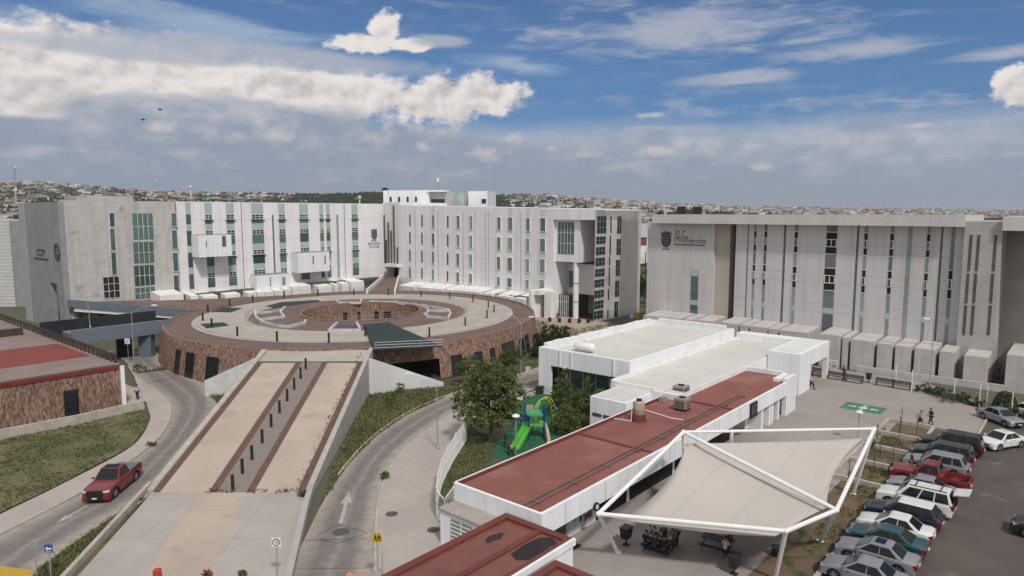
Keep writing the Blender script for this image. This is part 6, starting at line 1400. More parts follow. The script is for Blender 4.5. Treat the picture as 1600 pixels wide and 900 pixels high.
# ---------------------------------------------------------------- people
def skinmesh(verts, edges, radii, root=0, sub=1):
    me = bpy.data.meshes.new('figure'); me.from_pydata([tuple(v) for v in verts], edges, [])
    o = bpy.data.objects.new('figure', me); COL.objects.link(o); sk = o.modifiers.new('skin', 'SKIN')
    for i, r in enumerate(radii): me.skin_vertices[0].data[i].radius = r if isinstance(r, tuple) else (r, r)
    me.skin_vertices[0].data[root].use_root = True
    if sub: sb = o.modifiers.new('sub', 'SUBSURF'); sb.levels = sub; sb.render_levels = sub
    dg = bpy.context.evaluated_depsgraph_get(); m2 = bpy.data.meshes.new_from_object(o.evaluated_get(dg)); bpy.data.objects.remove(o)
    for p in m2.polygons: p.use_smooth = True
    return m2
def person(label, pos, face, shirt, trousers, pose='stand', h=1.7, hair=HAIR, group=None, sleeves=False, skirt=None):
    o = thing('person', label, 'person', pos, face, group); s = h/1.7
    # joints: local x forward, y left
    hipz = .90 if pose != 'sit' else .50
    J = dict(pel=(0, 0, hipz), sp=(.0, 0, hipz+.22), ch=(.01, 0, hipz+.42), nk=(.0, 0, hipz+.58), h0=(.03, 0, hipz+.66), h1=(.04, 0, hipz+.76))
    lean = {'sit': .10, 'walk': .03, 'lean': .14}.get(pose, 0)
    for k, f in (('sp', .35), ('ch', .7), ('nk', 1.0), ('h0', 1.15), ('h1', 1.25)): x, y, z = J[k]; J[k] = (x+lean*f, y, z)
    for sd_, n in ((1, 'l'), (-1, 'r')):
        w = {'walk': .17*sd_, 'sit': 0}.get(pose, .02*sd_)
        J['sh'+n] = (J['nk'][0]-.01, .17*sd_, hipz+.52)
        if pose == 'sit': J['el'+n] = (J['nk'][0]+.10, .22*sd_, hipz+.27); J['wr'+n] = (J['nk'][0]+.32, .14*sd_, hipz+.27); J['ha'+n] = (J['nk'][0]+.42, .11*sd_, hipz+.28)
        else: J['el'+n] = (J['nk'][0]-.03-w*.5, .23*sd_, hipz+.24); J['wr'+n] = (J['nk'][0]+.05-w*1.1, .24*sd_, hipz+.01); J['ha'+n] = (J['nk'][0]+.08-w*1.3, .235*sd_, hipz-.09)
        J['hi'+n] = (0, .09*sd_, hipz-.03)
        if pose == 'sit': J['kn'+n] = (.42, .11*sd_, hipz+.02); J['an'+n] = (.40, .11*sd_, .09); J['to'+n] = (.56, .12*sd_, .04)
        else: J['kn'+n] = (.04+w*.9, .095*sd_, .49); J['an'+n] = (-.02+w*1.5, .095*sd_, .09 if w >= 0 else .13); J['to'+n] = (.14+w*1.5, .105*sd_, .035)
    names = list(J); ix = {n: i for i, n in enumerate(names)}; V = [Vector(J[n])*s for n in names]
    E = [('pel', 'sp'), ('sp', 'ch'), ('ch', 'nk'), ('nk', 'h0'), ('h0', 'h1')]
    for n in 'lr': E += [('nk', 'sh'+n), ('sh'+n, 'el'+n), ('el'+n, 'wr'+n), ('wr'+n, 'ha'+n), ('pel', 'hi'+n), ('hi'+n, 'kn'+n), ('kn'+n, 'an'+n), ('an'+n, 'to'+n)]
    rad = dict(pel=(.125, .10), sp=(.12, .095), ch=(.15, .105), nk=(.055, .055), h0=(.085, .095), h1=(.09, .10))
    for n in 'lr': rad.update({'sh'+n: .062, 'el'+n: .042, 'wr'+n: .032, 'ha'+n: (.04, .022), 'hi'+n: .09, 'kn'+n: .06, 'an'+n: .042, 'to'+n: (.045, .03)})
    RR = [tuple(x*s for x in rad[n]) if isinstance(rad[n], tuple) else rad[n]*s for n in names]
    me = skinmesh(V, [(ix[a], ix[c]) for a, c in E], RR, ix['pel']); me.materials.append(SKIN); bo = bpy.data.objects.new('body', me); COL.objects.link(bo); bo.parent = o
    def cloth(nm, keep, m, grow):
        nn = [n for n in names if n in keep]; jx = {n: i for i, n in enumerate(nn)}
        ee = [(jx[a], jx[c]) for a, c in E if a in jx and c in jx]; rr = [tuple((x+grow)*s for x in rad[n]) if isinstance(rad[n], tuple) else (rad[n]+grow)*s for n in nn]
        me = skinmesh([Vector(J[n])*s for n in nn], ee, rr, 0); me.materials.append(m); c = bpy.data.objects.new(nm, me); COL.objects.link(c); c.parent = o
    cloth('shirt', ['pel', 'sp', 'ch', 'nk']+['sh'+n for n in 'lr']+['el'+n for n in 'lr']+(['wr'+n for n in 'lr'] if sleeves else []), shirt, .016)
    cloth('trousers', ['pel']+[p+n for n in 'lr' for p in (('hi', 'kn') if skirt else ('hi', 'kn', 'an'))], trousers, .022)
    b = MB(); c = Vector(J['h1'])*s; b.ball(c+Vector((-.02, 0, .035))*s, .105*s, .095*s, .085*s, 10, 6); b.build('hair', hair, o, smooth=True, local=True)
    b = MB(); 
    for n in 'lr': t = Vector(J['to'+n])*s; a = Vector(J['an'+n])*s; b.tube([a-Vector((.06, 0, a.z-.05)), Vector((t.x+.05, t.y, .045))], .05*s, 8)
    b.build('shoe', BLK, o, local=True)
    # face: nose, eyes, mouth
    b = MB(); f = Vector(J['h0'])*s+Vector((.105*s, 0, .04)); b.ball(f, .02, .014, .022, 6, 4); b.build('nose', SKIN, o, local=True)
    return o
def clothm(n, c): return mat('cloth_'+n, c, .9, tuple(x*.7 for x in c), 9)
CW, CB, CN, CG_, CP, CR, CT, CK = clothm('white', (.62, .62, .62)), clothm('black', (.018, .018, .02)), clothm('navy', (.03, .04, .075)), clothm('grey', (.18, .18, .18)), clothm('pink', (.50, .27, .27)), clothm('maroon', (.12, .035, .03)), clothm('mint', (.42, .50, .48)), clothm('khaki', (.22, .17, .12))
def toward(p, q): return math.atan2(q.y-p.y, q.x-p.x)
FRONT = R(-90)
def pp_(px, py, z=0.03): return P(px, py, z)
person('guard in white shirt and dark trousers walking on the left sidewalk', pp_(215, 624, .1), R(-70), CW, CN, 'walk')
person('person in pale green top walking on the plaza away from the white hall', pp_(1268, 608), R(-60), CT, CB, 'walk')
person('person in black standing in the shaded entrance at the corner of the white hall', pp_(1257, 596), R(-50), CB, CG_)
person('person in grey beside the white hall corner, next to the one in black', pp_(1249, 602), R(-60), CG_, CK)
person('person in black leaning by the first bench and white banner', pp_(1287, 586), R(-60), CB, CG_)
person('person in dark maroon standing at the end of the second bench', pp_(1319, 593), R(200), CR, CB, 'lean')
person('person in pink top and short dark skirt walking on the plaza by the parking kerb', pp_(1437, 667), R(-40), CP, CB, 'walk', 1.62, skirt=True)
person('person in black walking on the plaza behind the one in pink', pp_(1454, 664), R(180), CB, CB, 'walk', 1.68)
person('person in dark clothes standing between the last cream hoods at the right', pp_(1559, 592), R(-60), CB, CG_, 'lean')
person('person in white shirt in front of the glass lobby under the loggia', pp_(872, 497), R(-60), CW, CB)
person('child in white shirt walking at the foot of the green slide', pp_(799, 714, .16), R(10), CW, CB, 'walk', 1.25)
person('child in dark red behind the child in white at the slide', pp_(794, 709, .16), R(60), CR, CB, 'walk', 1.2)
person('child in black standing at the edge of the rubber ground by the tree', pp_(789, 700, .16), R(0), CB, CB, 'stand', 1.2)
person('child in pale top near the blue panel at the far end of the climbing arch', pp_(869, 652, .16), R(200), CW, CN, 'stand', 1.2)
person('person in red standing between the silver estate and the red pickup', G(31.6, 13.0, 0), R(-50), CR, CB)

# ---------------------------------------------------------------- picnic tables with seated people
METD = mat('table_steel', (.03, .032, .034), .5)
def picnic(px, py, label, rz):
    p = P(px, py, .032); t = thing('picnic_table', label, 'picnic table', p, rz, 'steel picnic tables under the canopy')
    b = MB(); b.box(-.9, .9, -.42, .42, .70, .745); b.build('tabletop', METD, t, local=True, bevel=.01)
    for s in (-1, 1):
        b = MB(); b.box(-.9, .9, s*.78-.15, s*.78+.15, .42, .46); b.build('seat', METD, t, local=True)
        b = MB(); x = s*.7; b.tube([Vector((x, -.35, .70)), Vector((x, -.82, 0))], .03, 6); b.tube([Vector((x, .35, .70)), Vector((x, .82, 0))], .03, 6); b.tube([Vector((x, -.85, .40)), Vector((x, .85, .40))], .03, 6); b.build('leg', METD, t, local=True)
    return p, rz
tp, ra = picnic(1030, 858, 'dark steel picnic table crowded with seated students under the canopy', R(-35))
def seat(tp, ra, lx, ly, lb, sh, tr, grp):
    c, s_ = math.cos(ra), math.sin(ra); q = Vector((tp.x+lx*c-ly*s_, tp.y+lx*s_+ly*c, .03)); person(lb, q, ra+(R(-90) if ly > 0 else R(90)), sh, tr, 'sit', group=grp)
g1 = 'students seated at the crowded table'
for lx, ly, lb, sh in ((-.6, .82, 'student in white shirt at the far left seat of the crowded table', CW), (0, .82, 'student in black at the middle far seat of the crowded table', CB), (.6, .82, 'student in grey at the far right seat of the crowded table', CG_),
                       (-.6, -.82, 'student in black at the near left seat of the crowded table', CB), (0, -.82, 'student in navy at the middle near seat of the crowded table', CN), (.6, -.82, 'student in black and white at the near right seat of the crowded table', CB)): seat(tp, ra, lx, ly, lb, sh, CB, g1)
person('student in white and black standing at the right end of the crowded table', tp+Vector((1.25, .5, 0)), R(190), CW, CB, 'lean')
person('student in dark maroon standing behind the crowded table', tp+Vector((-.1, 1.5, 0)), R(-90), CR, CB)
rnd = random.Random(4)
for i in range(9):
    lx, ly = rnd.uniform(-.8, .8), rnd.uniform(-.35, .35); c, s_ = math.cos(ra), math.sin(ra); q = Vector((tp.x+lx*c-ly*s_, tp.y+lx*s_+ly*c, .778)); b = MB()
    if i % 3: b.box(q.x-.10, q.x+.10, q.y-.08, q.y+.08, q.z, q.z+.05); nm, lb = 'notebook', 'pale papers and notebooks scattered on the crowded table'
    else: b.lathe(q, [(.05, 0), (.05, .16), (.02, .2)], 8); nm, lb = 'bottle', 'small pale bottles standing on the crowded table'
    tag(b.build(nm, [CW, CP, CT][i % 3]), lb, nm, nm+'s on the crowded table')
tp2, ra2 = picnic(1120, 858, 'dark steel picnic table with two people at its right end', R(-35))
g2 = 'people at the second table'
seat(tp2, ra2, .55, .82, 'person in grey on the far side of the second table', CG_, CB, g2); seat(tp2, ra2, .75, -.82, 'person in white shirt bent over the near right seat of the second table', CW, CB, g2)
def bin_(px, py, label, z=.03, lid=True):
    p = P(px, py, z); t = thing('waste_bin', label, 'bin', p, UROT); b = MB(); b.hexa([(-.28, -.22, .45), (.28, -.22, .45), (.28, .22, .45), (-.28, .22, .45), (-.36, -.28, 1.15), (.36, -.28, 1.15), (.36, .28, 1.15), (-.36, .28, 1.15)]); b.build('bucket', METD, t, local=True)
    b = MB(); b.tube([Vector((0, 0, 0)), Vector((0, 0, .45))], .05, 8); b.box(-.2, .2, -.2, .2, 0, .03); b.build('post', METD, t, local=True); b = MB(); b.box(-.38, .38, -.30, .30, 1.152, 1.2); b.build('rim', METD, t, local=True)
bin_(978, 851, 'dark waste bin on a post left of the crowded table'); bin_(1357, 598, 'dark waste bin between the benches along the cream hoods'); bin_(1147, 897, 'dark waste bin at the bottom edge under the canopy')
p = P(1214, 868, .06); b = MB(); b.lathe(p, [(.28, 0), (.36, .5), (.4, .55)], 12); tag(b.build('planter_pot', METD), 'dark pot at the edge of the soil by the canopy leg', 'pot')
# benches along the hoods
def bench(px, py, label):
    p = P(px, py, .03); t = thing('bench', label, 'bench', p, UROT, 'dark benches along the cream hoods'); m = mat('bench_grey', (.07, .07, .068), .7)
    b = MB()
    for i in range(3): b.box(-.28+i*.17, -.14+i*.17, -1.05, 1.05, .42, .46)
    b.build('seat', m, t, local=True); b = MB()
    for i in range(3): b.box(.26, .30, -1.05, 1.05, .52+i*.15, .64+i*.15)
    b.build('backrest', m, t, local=True)
    for s in (-1, 1): b = MB(); b.box(-.25, -.2, s*.9-.04, s*.9+.04, 0, .42); b.box(.22, .258, s*.9-.04, s*.9+.04, 0, .95); b.build('leg', m, t, local=True)
for (x, y), d in zip(((1281, 587), (1305, 593), (1334, 598), (1382, 603.5), (1408, 608)), ('beside the white hall corner, mostly behind the person in black', 'just below the white banner', 'left of the waste bin', 'right of the waste bin', 'nearest the strip of green plants')): bench(x, y, 'dark slatted bench '+d)
# banner on the hoods
bn = thing('banner', 'white printed banner hung on a frame before the cream hoods', 'banner', P(1299, 588))
v0, z0_ = onU(1288, 574, 66.6); v1, z1_ = onU(1309, 577, 66.6); zt_ = onU(1298, 562, 66.6)[1]
b = MB(); b.gbox(66.58, 66.64, v0, v1, z0_, zt_); b.build('sheet', SW, bn); b = MB(); w_ = v1-v0
for a, c, e, f in ((.15, .45, .25, .6), (.55, .9, .15, .45), (.1, .9, .78, .85), (.55, .8, .6, .7)): b.gbox(66.56, 66.577, v0+w_*a, v0+w_*c, z0_+(zt_-z0_)*e, z0_+(zt_-z0_)*f)
b.build('print', mat('print_grey', (.35, .35, .34), .8), bn); b = MB(); b.gbox(66.65, 66.7, v0-.05, v0+.03, 0, zt_); b.gbox(66.65, 66.7, v1-.03, v1+.05, 0, zt_); b.build('post', GALV, bn)
# ---------------------------------------------------------------- foliage
def tree(label, base, trunk_h, blobs, nleaf, lsize, leafm, name='tree', cat='tree', group=None, tr=.14, seed=0, clump=.35):
    rnd = random.Random(seed); t = thing(name, label, cat, base, 0, group); B = Vector(base)
    b = MB(); c0 = blobs[0]; top = B+Vector((c0[0]*.5, c0[1]*.5, c0[2]))
    b.tube([B-Vector((0, 0, .1)), B.lerp(top, .3)+Vector((tr*.6, 0, 0)), B.lerp(top, .65)-Vector((tr*.5, 0, 0)), top], tr, 8, tr*.35)
    for (x, y, z, rx, ry, rz) in blobs: 
        s = B.lerp(top, .35+.3*rnd.random()); b.tube([s, s.lerp(B+Vector((x, y, z)), .5)+Vector((0, 0, .1)), B+Vector((x, y, z))], tr*.4, 6, tr*.12)
    b.build('trunk', TRUNK, t)
    b = MB(); vol = [x[3]*x[4]*x[5] for x in blobs]; tot = sum(vol)
    for (x, y, z, rx, ry, rz), vv in zip(blobs, vol):
        k = int(nleaf*vv/tot); nc = max(5, k//26)
        for c in range(nc):
            while True:
                q = Vector((rnd.uniform(-1, 1), rnd.uniform(-1, 1), rnd.uniform(-1, 1)))
                if .25 < q.length < 1: break
            q = q*(.55+.45*rnd.random())/max(.55, q.length) if rnd.random() < .6 else q
            cc_ = Vector((x+q.x*rx, y+q.y*ry, z+q.z*rz)); cs = clump*rnd.uniform(.6, 1.5)
            for i in range(26):
                p = B+cc_+Vector((rnd.gauss(0, cs*.5), rnd.gauss(0, cs*.5), rnd.gauss(0, cs*.38)))
                a = Vector((rnd.gauss(0, 1), rnd.gauss(0, 1), rnd.gauss(0, .7))).normalized(); d = a.orthogonal().normalized(); d.rotate(Matrix.Rotation(rnd.uniform(0, 6.28), 3, a)); e = a.cross(d); s = lsize*rnd.uniform(.6, 1.4)
                kk = len(b.v); b.v += [p-d*s, p-e*s*.45, p+d*s, p+e*s*.45]; b.f.append((kk, kk+1, kk+2, kk+3))
    b.build('crown', leafm, t, recalc=False); return t
bt = P(766, 692, .14)
tree('big round broadleaf tree between the curved road and the playground', bt, 2.0, [(-.2, 0, 4.6, 2.4, 2.2, 2.2), (-1.8, .2, 4.0, 1.7, 1.6, 1.6), (1.4, .2, 4.3, 1.8, 1.7, 1.7), (0, .5, 6.2, 2.0, 1.8, 1.6), (-.8, -.6, 2.9, 2.2, 1.8, 1.1), (1.2, -.5, 2.8, 1.7, 1.6, 1.1), (1.7, .3, 6.0, 1.0, 1.0, 1.2), (-1.7, 0, 5.8, 1.0, 1.0, 1.1), (-2.7, -.2, 3.0, .8, .8, .8)], 9500, .15, LEAF, seed=2, tr=.2)
for (x, y, bl, n, lb, sd_, m) in ((878, 652, [(0, 0, 2.6, 1.1, 1.1, 1.5), (.2, 0, 4.4, .5, .5, 1.0), (-.6, 0, 1.7, 1.0, 1.0, 1.0)], 2600, 'slim young tree in front of the glass front of the white hall', 5, LEAFL),
                              (908, 665, [(0, 0, 2.3, 1.4, 1.3, 1.4), (-.8, .3, 1.6, 1.1, 1.1, 1.1), (.6, 0, 4.4, .5, .5, .9), (.9, .4, 1.6, 1.0, 1.0, 1.0)], 3800, 'bushy young tree between playground and red roof, right of the slim one', 6, LEAFL),
                              (886, 678, [(0, 0, 1.5, 1.5, 1.4, 1.2), (-.8, -.4, 1.1, 1.0, 1.0, .8)], 3000, 'low rounded bright shrub at the edge of the red roof by the playground', 7, LEAFL),
                              (937, 655, [(0, 0, 2.1, .8, .8, 1.2)], 1000, 'thin sparse tree at the corner of the white front annex', 8, LEAF),
                              (802, 586, [(0, 0, 2.6, 1.5, 1.4, 1.2), (-1.3, 0, 2.0, 1.2, 1.1, 1.0)], 2600, 'broad bright tree behind the big round one, against the stone wall', 9, LEAFL), (738, 600, [(0, 0, 2.2, 1.8, 1.5, 1.3)], 2400, 'bright bushy tree by the stone wall at the left behind the big one', 10, LEAFL)):
    tree(lb, P(x, y, .1), 1, bl, n, .115, m, seed=sd_, tr=.07, clump=.32, name='young_tree')
rnd = random.Random(12); TD = ['tallest pointed one', 'leftmost behind the cone', 'second round one', 'third round one', 'fourth round one', 'low one in front', 'round one at the right end', 'low one at the left front', 'dark one nearest the hall roof']
for (x, y, h, w, d) in ((850, 537, 4.0, .8, 'tall pointed conifer among the round clipped shrubs'), (862, 533, 2.6, 1.0, 'round clipped shrub just right of the pointed conifer'), (872, 531, 2.2, 1.0, 'round clipped shrub, second right of the pointed conifer'), (840, 545, 2.4, 1.1, 'round clipped shrub left of the pointed conifer'),
                        (884, 532, 2.5, 1.0, 'round clipped shrub at the right end of the group'), (848, 552, 2.2, 1.2, 'clipped shrub in front of the pointed conifer'), (860, 546, 2.2, 1.2, 'clipped shrub in the middle front of the group'), (837, 560, 1.8, 1.2, 'low shrub nearest the stone wall and road'), (874, 542, 2.0, 1.2, 'clipped shrub nearest the white hall parapet')):
    bl = [(0, 0, h*.35, w*.7, w*.7, h*.35), (0, 0, h*.7, w*.35, w*.35, h*.33)] if h > 3 else [(0, 0, h*.72, w*.62, w*.62, h*.30), (0, 0, h*.3, w*.6, w*.6, h*.28)]
    tree(d, P(x, y), .5, bl, 900, .13, LEAFD, name='clipped_shrub', cat='shrub', group='clipped shrubs beyond the round building', seed=int(x), tr=.08, clump=.25)
for (x, y, w, h, d) in ((610, 628, 1.1, 1.0, 'spreading green plant at the foot of the white wing wall'), (625, 614, .5, 1.3, 'dark upright plant in front of the white wing wall'), (220, 582, 1.0, 1.1, 'dark round shrub under the footbridge column'), (601, 748, .14, .5, 'tuft of tall weed growing in the kerb of the right road'), (237, 696, .3, .3, 'pale weed tuft on the kerb of the left sidewalk'), (474, 775, .25, .35, 'grey weed at the lower right corner of the ramp'), (1360, 700, .3, .9, 'sparse sapling in the soil strip by the canopy'), (1480, 628, 1.2, .9, 'low green bush strip end by the plaza fence')):
    tree(d, P(x, y, .05), .2, [(0, 0, h*.5, w, w*.8, h*.5)], 500, .09, LEAF, name='plant', cat='plant', seed=int(x+y), tr=.02, clump=.2)
for i, (x, y) in enumerate(((1445, 612), (1460, 616), (1478, 621), (1500, 627), (1525, 633), (1560, 646), (1590, 655))):
    tree(['agave-like low plant at the bench end of the green strip', 'low plant second from the benches in the green strip', 'low plant by the tall lamp post in the green strip', 'low plant in the middle of the green strip', 'low plant before the white fence post', 'low hedge plant behind the silver corner car', 'low hedge plant at the right picture edge'][i], P(x, y, .06), .1, [(0, 0, .45, 1.2, .8, .45)], 500, .10, LEAFD, name='hedge_plant', cat='plant', group='low plants in the strip along the plaza', seed=50+i, tr=.02, clump=.22)
hut = thing('reed_parasol', 'dark domed hedge bush behind the silver corner car', 'bush', P(1569, 650)); hut.name = 'domed_bush'
b = MB(); rnd = random.Random(3); c = P(1569, 648)
for i in range(900):
    a = rnd.uniform(0, 6.28); z = rnd.uniform(.1, 2.4); r_ = 1.15*math.sqrt(max(0.02, 1-(z/2.5)**2)); p = c+Vector((r_*math.cos(a), r_*math.sin(a), z)); d = Vector((rnd.gauss(0, 1), rnd.gauss(0, 1), rnd.gauss(0, 1))).normalized(); e = d.orthogonal(); k = len(b.v); b.v += [p-d*.14, p-e*.08, p+d*.14, p+e*.08]; b.f.append((k, k+1, k+2, k+3))
b.build('crown', LEAFD, hut, recalc=False); b = MB(); b.tube([c, c+Vector((0, 0, 1.5))], .12, 8); b.build('trunk', TRUNK, hut)
# trees in the gap between the wings
rnd = random.Random(31)
for i in range(14):
    px = rnd.uniform(985, 1030); Y = rnd.uniform(146, 215); x = (px-800)/F*Y*1.0; h = rnd.uniform(3, 6.5)
    tree('leafy tree in the gap between the concrete tower and the cream building', (x, Y, 0), 1, [(0, 0, h*.6, h*.38, h*.38, h*.4), (h*.2, 0, h*.45, h*.3, h*.3, h*.3)], 700, .28, LEAF if i % 2 else LEAFD, name='gap_tree', group='trees in the gap between the two buildings', seed=i, tr=.12, clump=.6)
# grass blades on the lawns (nobody could count them)
def grass(name, px, n, hgt, seed, m=GRASS, z=.05, patchy=.0):
    rnd = random.Random(seed); poly = [(P(*p).x, P(*p).y) for p in px]; xs = [p[0] for p in poly]; ys = [p[1] for p in poly]; b = MB(); k = 0; tries = 0
    while k < n and tries < n*12:
        tries += 1; x, y = rnd.uniform(min(xs), max(xs)), rnd.uniform(min(ys), max(ys))
        if not inpoly(x, y, poly): continue
        if patchy and math.sin(x*.9+1.3*math.sin(y*.7))*math.cos(y*.8+math.sin(x*.5)) < rnd.uniform(-1, 1)*patchy-.15: continue
        k += 1
        for j in range(4):
            a = rnd.uniform(0, 6.28); h = hgt*rnd.uniform(.4, 1.5); w = .03+.03*rnd.random(); dx, dy = math.cos(a), math.sin(a); bx, by = x+rnd.gauss(0, .1), y+rnd.gauss(0, .1); i0 = len(b.v)
            b.v += [Vector((bx-dy*w, by+dx*w, z)), Vector((bx+dy*w, by-dx*w, z)), Vector((bx+dx*h*.6, by+dy*h*.6, z+h))]; b.f.append((i0, i0+1, i0+2))
    return tag(b.build(name, m, recalc=False), 'short patchy grass on the ground', 'grass', kind='stuff')
grass('grass', [(0, 690), (0, 676), (232, 640), (228, 668), (205, 698), (100, 754), (0, 802)], 2900, .13, 1, patchy=1)
grass('grass', [(226, 768), (220, 783), (150, 828), (62, 893), (40, 930), (60, 950), (102, 903)], 900, .24, 2)
grass('grass', [(568, 612), (640, 606), (720, 606), (690, 624), (640, 646), (588, 681), (545, 725), (510, 776), (500, 790)], 2400, .24, 3)
grass('grass', [(684, 800), (688, 745), (730, 668), (780, 690), (770, 720), (700, 790)], 1500, .14, 4, z=.14)
grass('grass', [(700, 600), (760, 588), (830, 560), (835, 500), (900, 515), (960, 505), (880, 548), (820, 578), (740, 604)], 1500, .28, 5)
grass('grass', [(1285, 880), (1330, 845), (1420, 700), (1375, 665), (1330, 760), (1250, 860)], 900, .14, 6, patchy=1)
grass('grass', [(322, 612), (345, 600), (370, 600), (345, 640), (336, 626)], 300, .3, 7); grass('grass', [(225, 582), (262, 572), (330, 590), (318, 598), (262, 578)], 300, .2, 8, z=.1)
# weeds along the ramp's right border
wl_ = MB(); rnd = random.Random(8)
for i in range(90):
    s = rnd.random()**1.3; p = RD(.925+rnd.gauss(0, .012), s); 
    for j in range(3): a = rnd.uniform(0, 6.28); h = rnd.uniform(.08, .3); k = len(wl_.v); wl_.v += [p+Vector((-.03*math.sin(a), .03*math.cos(a), .02)), p+Vector((.03*math.sin(a), -.03*math.cos(a), .02)), p+Vector((math.cos(a)*h*.7, math.sin(a)*h*.7, h))]; wl_.f.append((k, k+1, k+2))
tag(wl_.build('weeds', DRYG, recalc=False), 'dry weeds growing along the stone border of the ramp', 'weeds', kind='stuff')
wl_ = MB()
for i in range(110):
    f = rnd.choice([rnd.uniform(.36, .55), rnd.uniform(.6, .74), rnd.uniform(.80, .9)]); p = RD(f, rnd.gauss(.004, .006)); p.z = .06
    for j in range(3): a = rnd.uniform(0, 6.28); h = rnd.uniform(.06, .28); k = len(wl_.v); wl_.v += [p+Vector((-.03*math.sin(a), .03*math.cos(a), .02)), p+Vector((.03*math.sin(a), -.03*math.cos(a), .02)), p+Vector((math.cos(a)*h*.7, math.sin(a)*h*.7, h))]; wl_.f.append((k, k+1, k+2))
tag(wl_.build('weeds', DRYG, recalc=False), 'dry weeds in the joint at the foot of the ramp', 'weeds', kind='stuff')

# ---------------------------------------------------------------- street lamps
def lamp(px, py, ptop, heads, label, z=.1, r=.07):
    base = P(px, py, z); t = thing('street_lamp', label, 'street lamp', base); Y = base.y; top = PY(ptop[0], ptop[1], Y); b = MB(); top.x = base.x+(top.x-base.x)*.3
    b.tube([base, top], r, 8, r*.6); b.build('pole', GALV, t); b = MB(); b.lathe(base, [(r*2.2, 0), (r*2.2, .25), (r*1.3, .3)], 10); b.build('base', GALV, t)
    for hx, hy in heads:
        h = PY(hx, hy, Y); b = MB(); d = (h-top); b.tube([top-Vector((0, 0, .1)), top+d*.4+Vector((0, 0, d.length*.06)), h], r*.55, 6); b.build('arm', GALV, t)
        u_ = Vector((d.x, d.y, 0)).normalized(); w = Vector((-u_.y, u_.x, 0))*.16; b = MB(); q = [h-u_*.25-w, h+u_*.45-w*.7, h+u_*.45+w*.7, h-u_*.25+w]
        b.hexa([p-Vector((0, 0, .08)) for p in q]+[p+Vector((0, 0, .08)) for p in q]); b.build('lamp_head', SW, t, bevel=.03)
lamp(210, 578, (207, 489), [(240, 477)], 'tall street lamp with one arm beside the footbridge on the left road')
lamp(684, 702, (681, 600), [(642, 584)], 'tall street lamp with one long arm on the pavement of the right road')
lamp(814, 586, (814, 504), [(797, 491), (829, 495)], 'two-armed street lamp at the orange kerb near the stone wall')
lamp(1452, 613, (1459, 500), [(1449, 498)], 'tall grey lamp post standing before the cream hoods', .05)
lamp(728, 470, (727, 416), [(735, 414)], 'thin lamp post rising behind the round plaza before the right wing', 0, .06)
lamp(141, 512, (133, 463), [], 'short plain mast behind the footbridge parapet', 4.8, .06)
def globe(px, py, pt, label, z=.14):
    base = P(px, py, z); top = PY(*pt, base.y); t = thing('garden_lamp', label, 'garden lamp', base); b = MB(); b.tube([base, Vector((base.x, base.y, top.z))], .05, 8); b.build('pole', GALV, t); b = MB(); b.lathe((base.x, base.y, top.z), [(.12, 0), (.36, .10), (.30, .2), (.08, .3)], 14); b.build('lamp_shade', SW, t)
globe(806, 712, (808, 652), 'white-capped garden lamp beside the green slide'); globe(885, 632, (885, 577), 'garden lamp in front of the glass front of the white hall'); globe(1340, 690, (1340, 646), 'slim garden lamp behind the canopy edge near the green marking', .03)
# ---------------------------------------------------------------- signs
def sign(px, py, cy, label, name, shape, w, h, face, z=.1, back=False):
    base = P(px, py, z); c = PY(px, cy, base.y); t = thing(name, label, 'sign', base); b = MB(); b.tube([base, Vector((base.x, base.y+.03, c.z+h*.4))], .035, 6); b.build('post', GALV, t)
    pts = {'rect': [(-w/2, -h/2), (w/2, -h/2), (w/2, h/2), (-w/2, h/2)], 'house': [(-w/2, -h/2), (w/2, -h/2), (w/2, h*.15), (w*.22, h/2), (-w*.22, h/2), (-w/2, h*.15)]}[shape]
    y = base.y-.03; b = MB(); b.plate([Vector((base.x+x, y, c.z+q)) for x, q in pts], (0, .02, 0)); pl = b.build('sign_plate', face, t); return t, Vector((base.x, y-.004, c.z)), pl
def upright(c): return Matrix(((1, 0, 0, c.x), (0, 0, -1, c.y), (0, 1, 0, c.z), (0, 0, 0, 1)))
def ringm(c, r0, r1, m, par):
    b = MB(); k = 24
    for i in range(k):
        t = 2*math.pi*i/k
        for r in (r0, r1): b.v += [Vector((c.x+r*math.cos(t), c.y, c.z+r*math.sin(t))), Vector((c.x+r*math.cos(t), c.y-.006, c.z+r*math.sin(t)))]
    for i in range(k):
        j = (i+1) % k; a, d = 4*i, 4*j; b.f += [(a+1, a+3, d+3, d+1), (a+2, a+3, d+3, d+2), (a, a+1, d+1, d)]
    return b.build('sign_ring', m, par)
t, c, pl = sign(434, 905, 847, 'white square speed sign reading 10 beside the ramp forecourt', 'speed_sign', 'rect', .52, .52, SW); ringm(c, .17, .215, BLK, pl); textmesh('10', .26, BLK, 'lettering', pl, upright(c), .004)
t, c, pl = sign(591, 912, 840, 'yellow school crossing sign with two black walking figures', 'school_sign', 'house', .56, .56, YEL)
for dx, s in ((-.10, 1.0), (.10, 1.12)):
    b = MB(); f = lambda pts: b.plate([c+Vector((dx+x*s, 0, z*s)) for x, z in pts], (0, -.006, 0)); f([(-.03, .11), (.03, .11), (.035, .16), (0, .185), (-.035, .16)]); f([(-.05, .09), (.05, .09), (.06, -.03), (-.055, -.03)]); f([(-.05, -.032), (-.005, -.032), (-.05, -.19), (-.10, -.19)]); f([(.005, -.032), (.05, -.032), (.10, -.18), (.05, -.19)]); f([(.055, .08), (.11, -.01), (.09, -.03), (.056, .03)]); b.build('walking_figure', BLK, pl)
t, c, pl = sign(80, 905, 857, 'small blue sign with a white left arrow by the grass wedge', 'arrow_sign', 'rect', .46, .50, BLU)
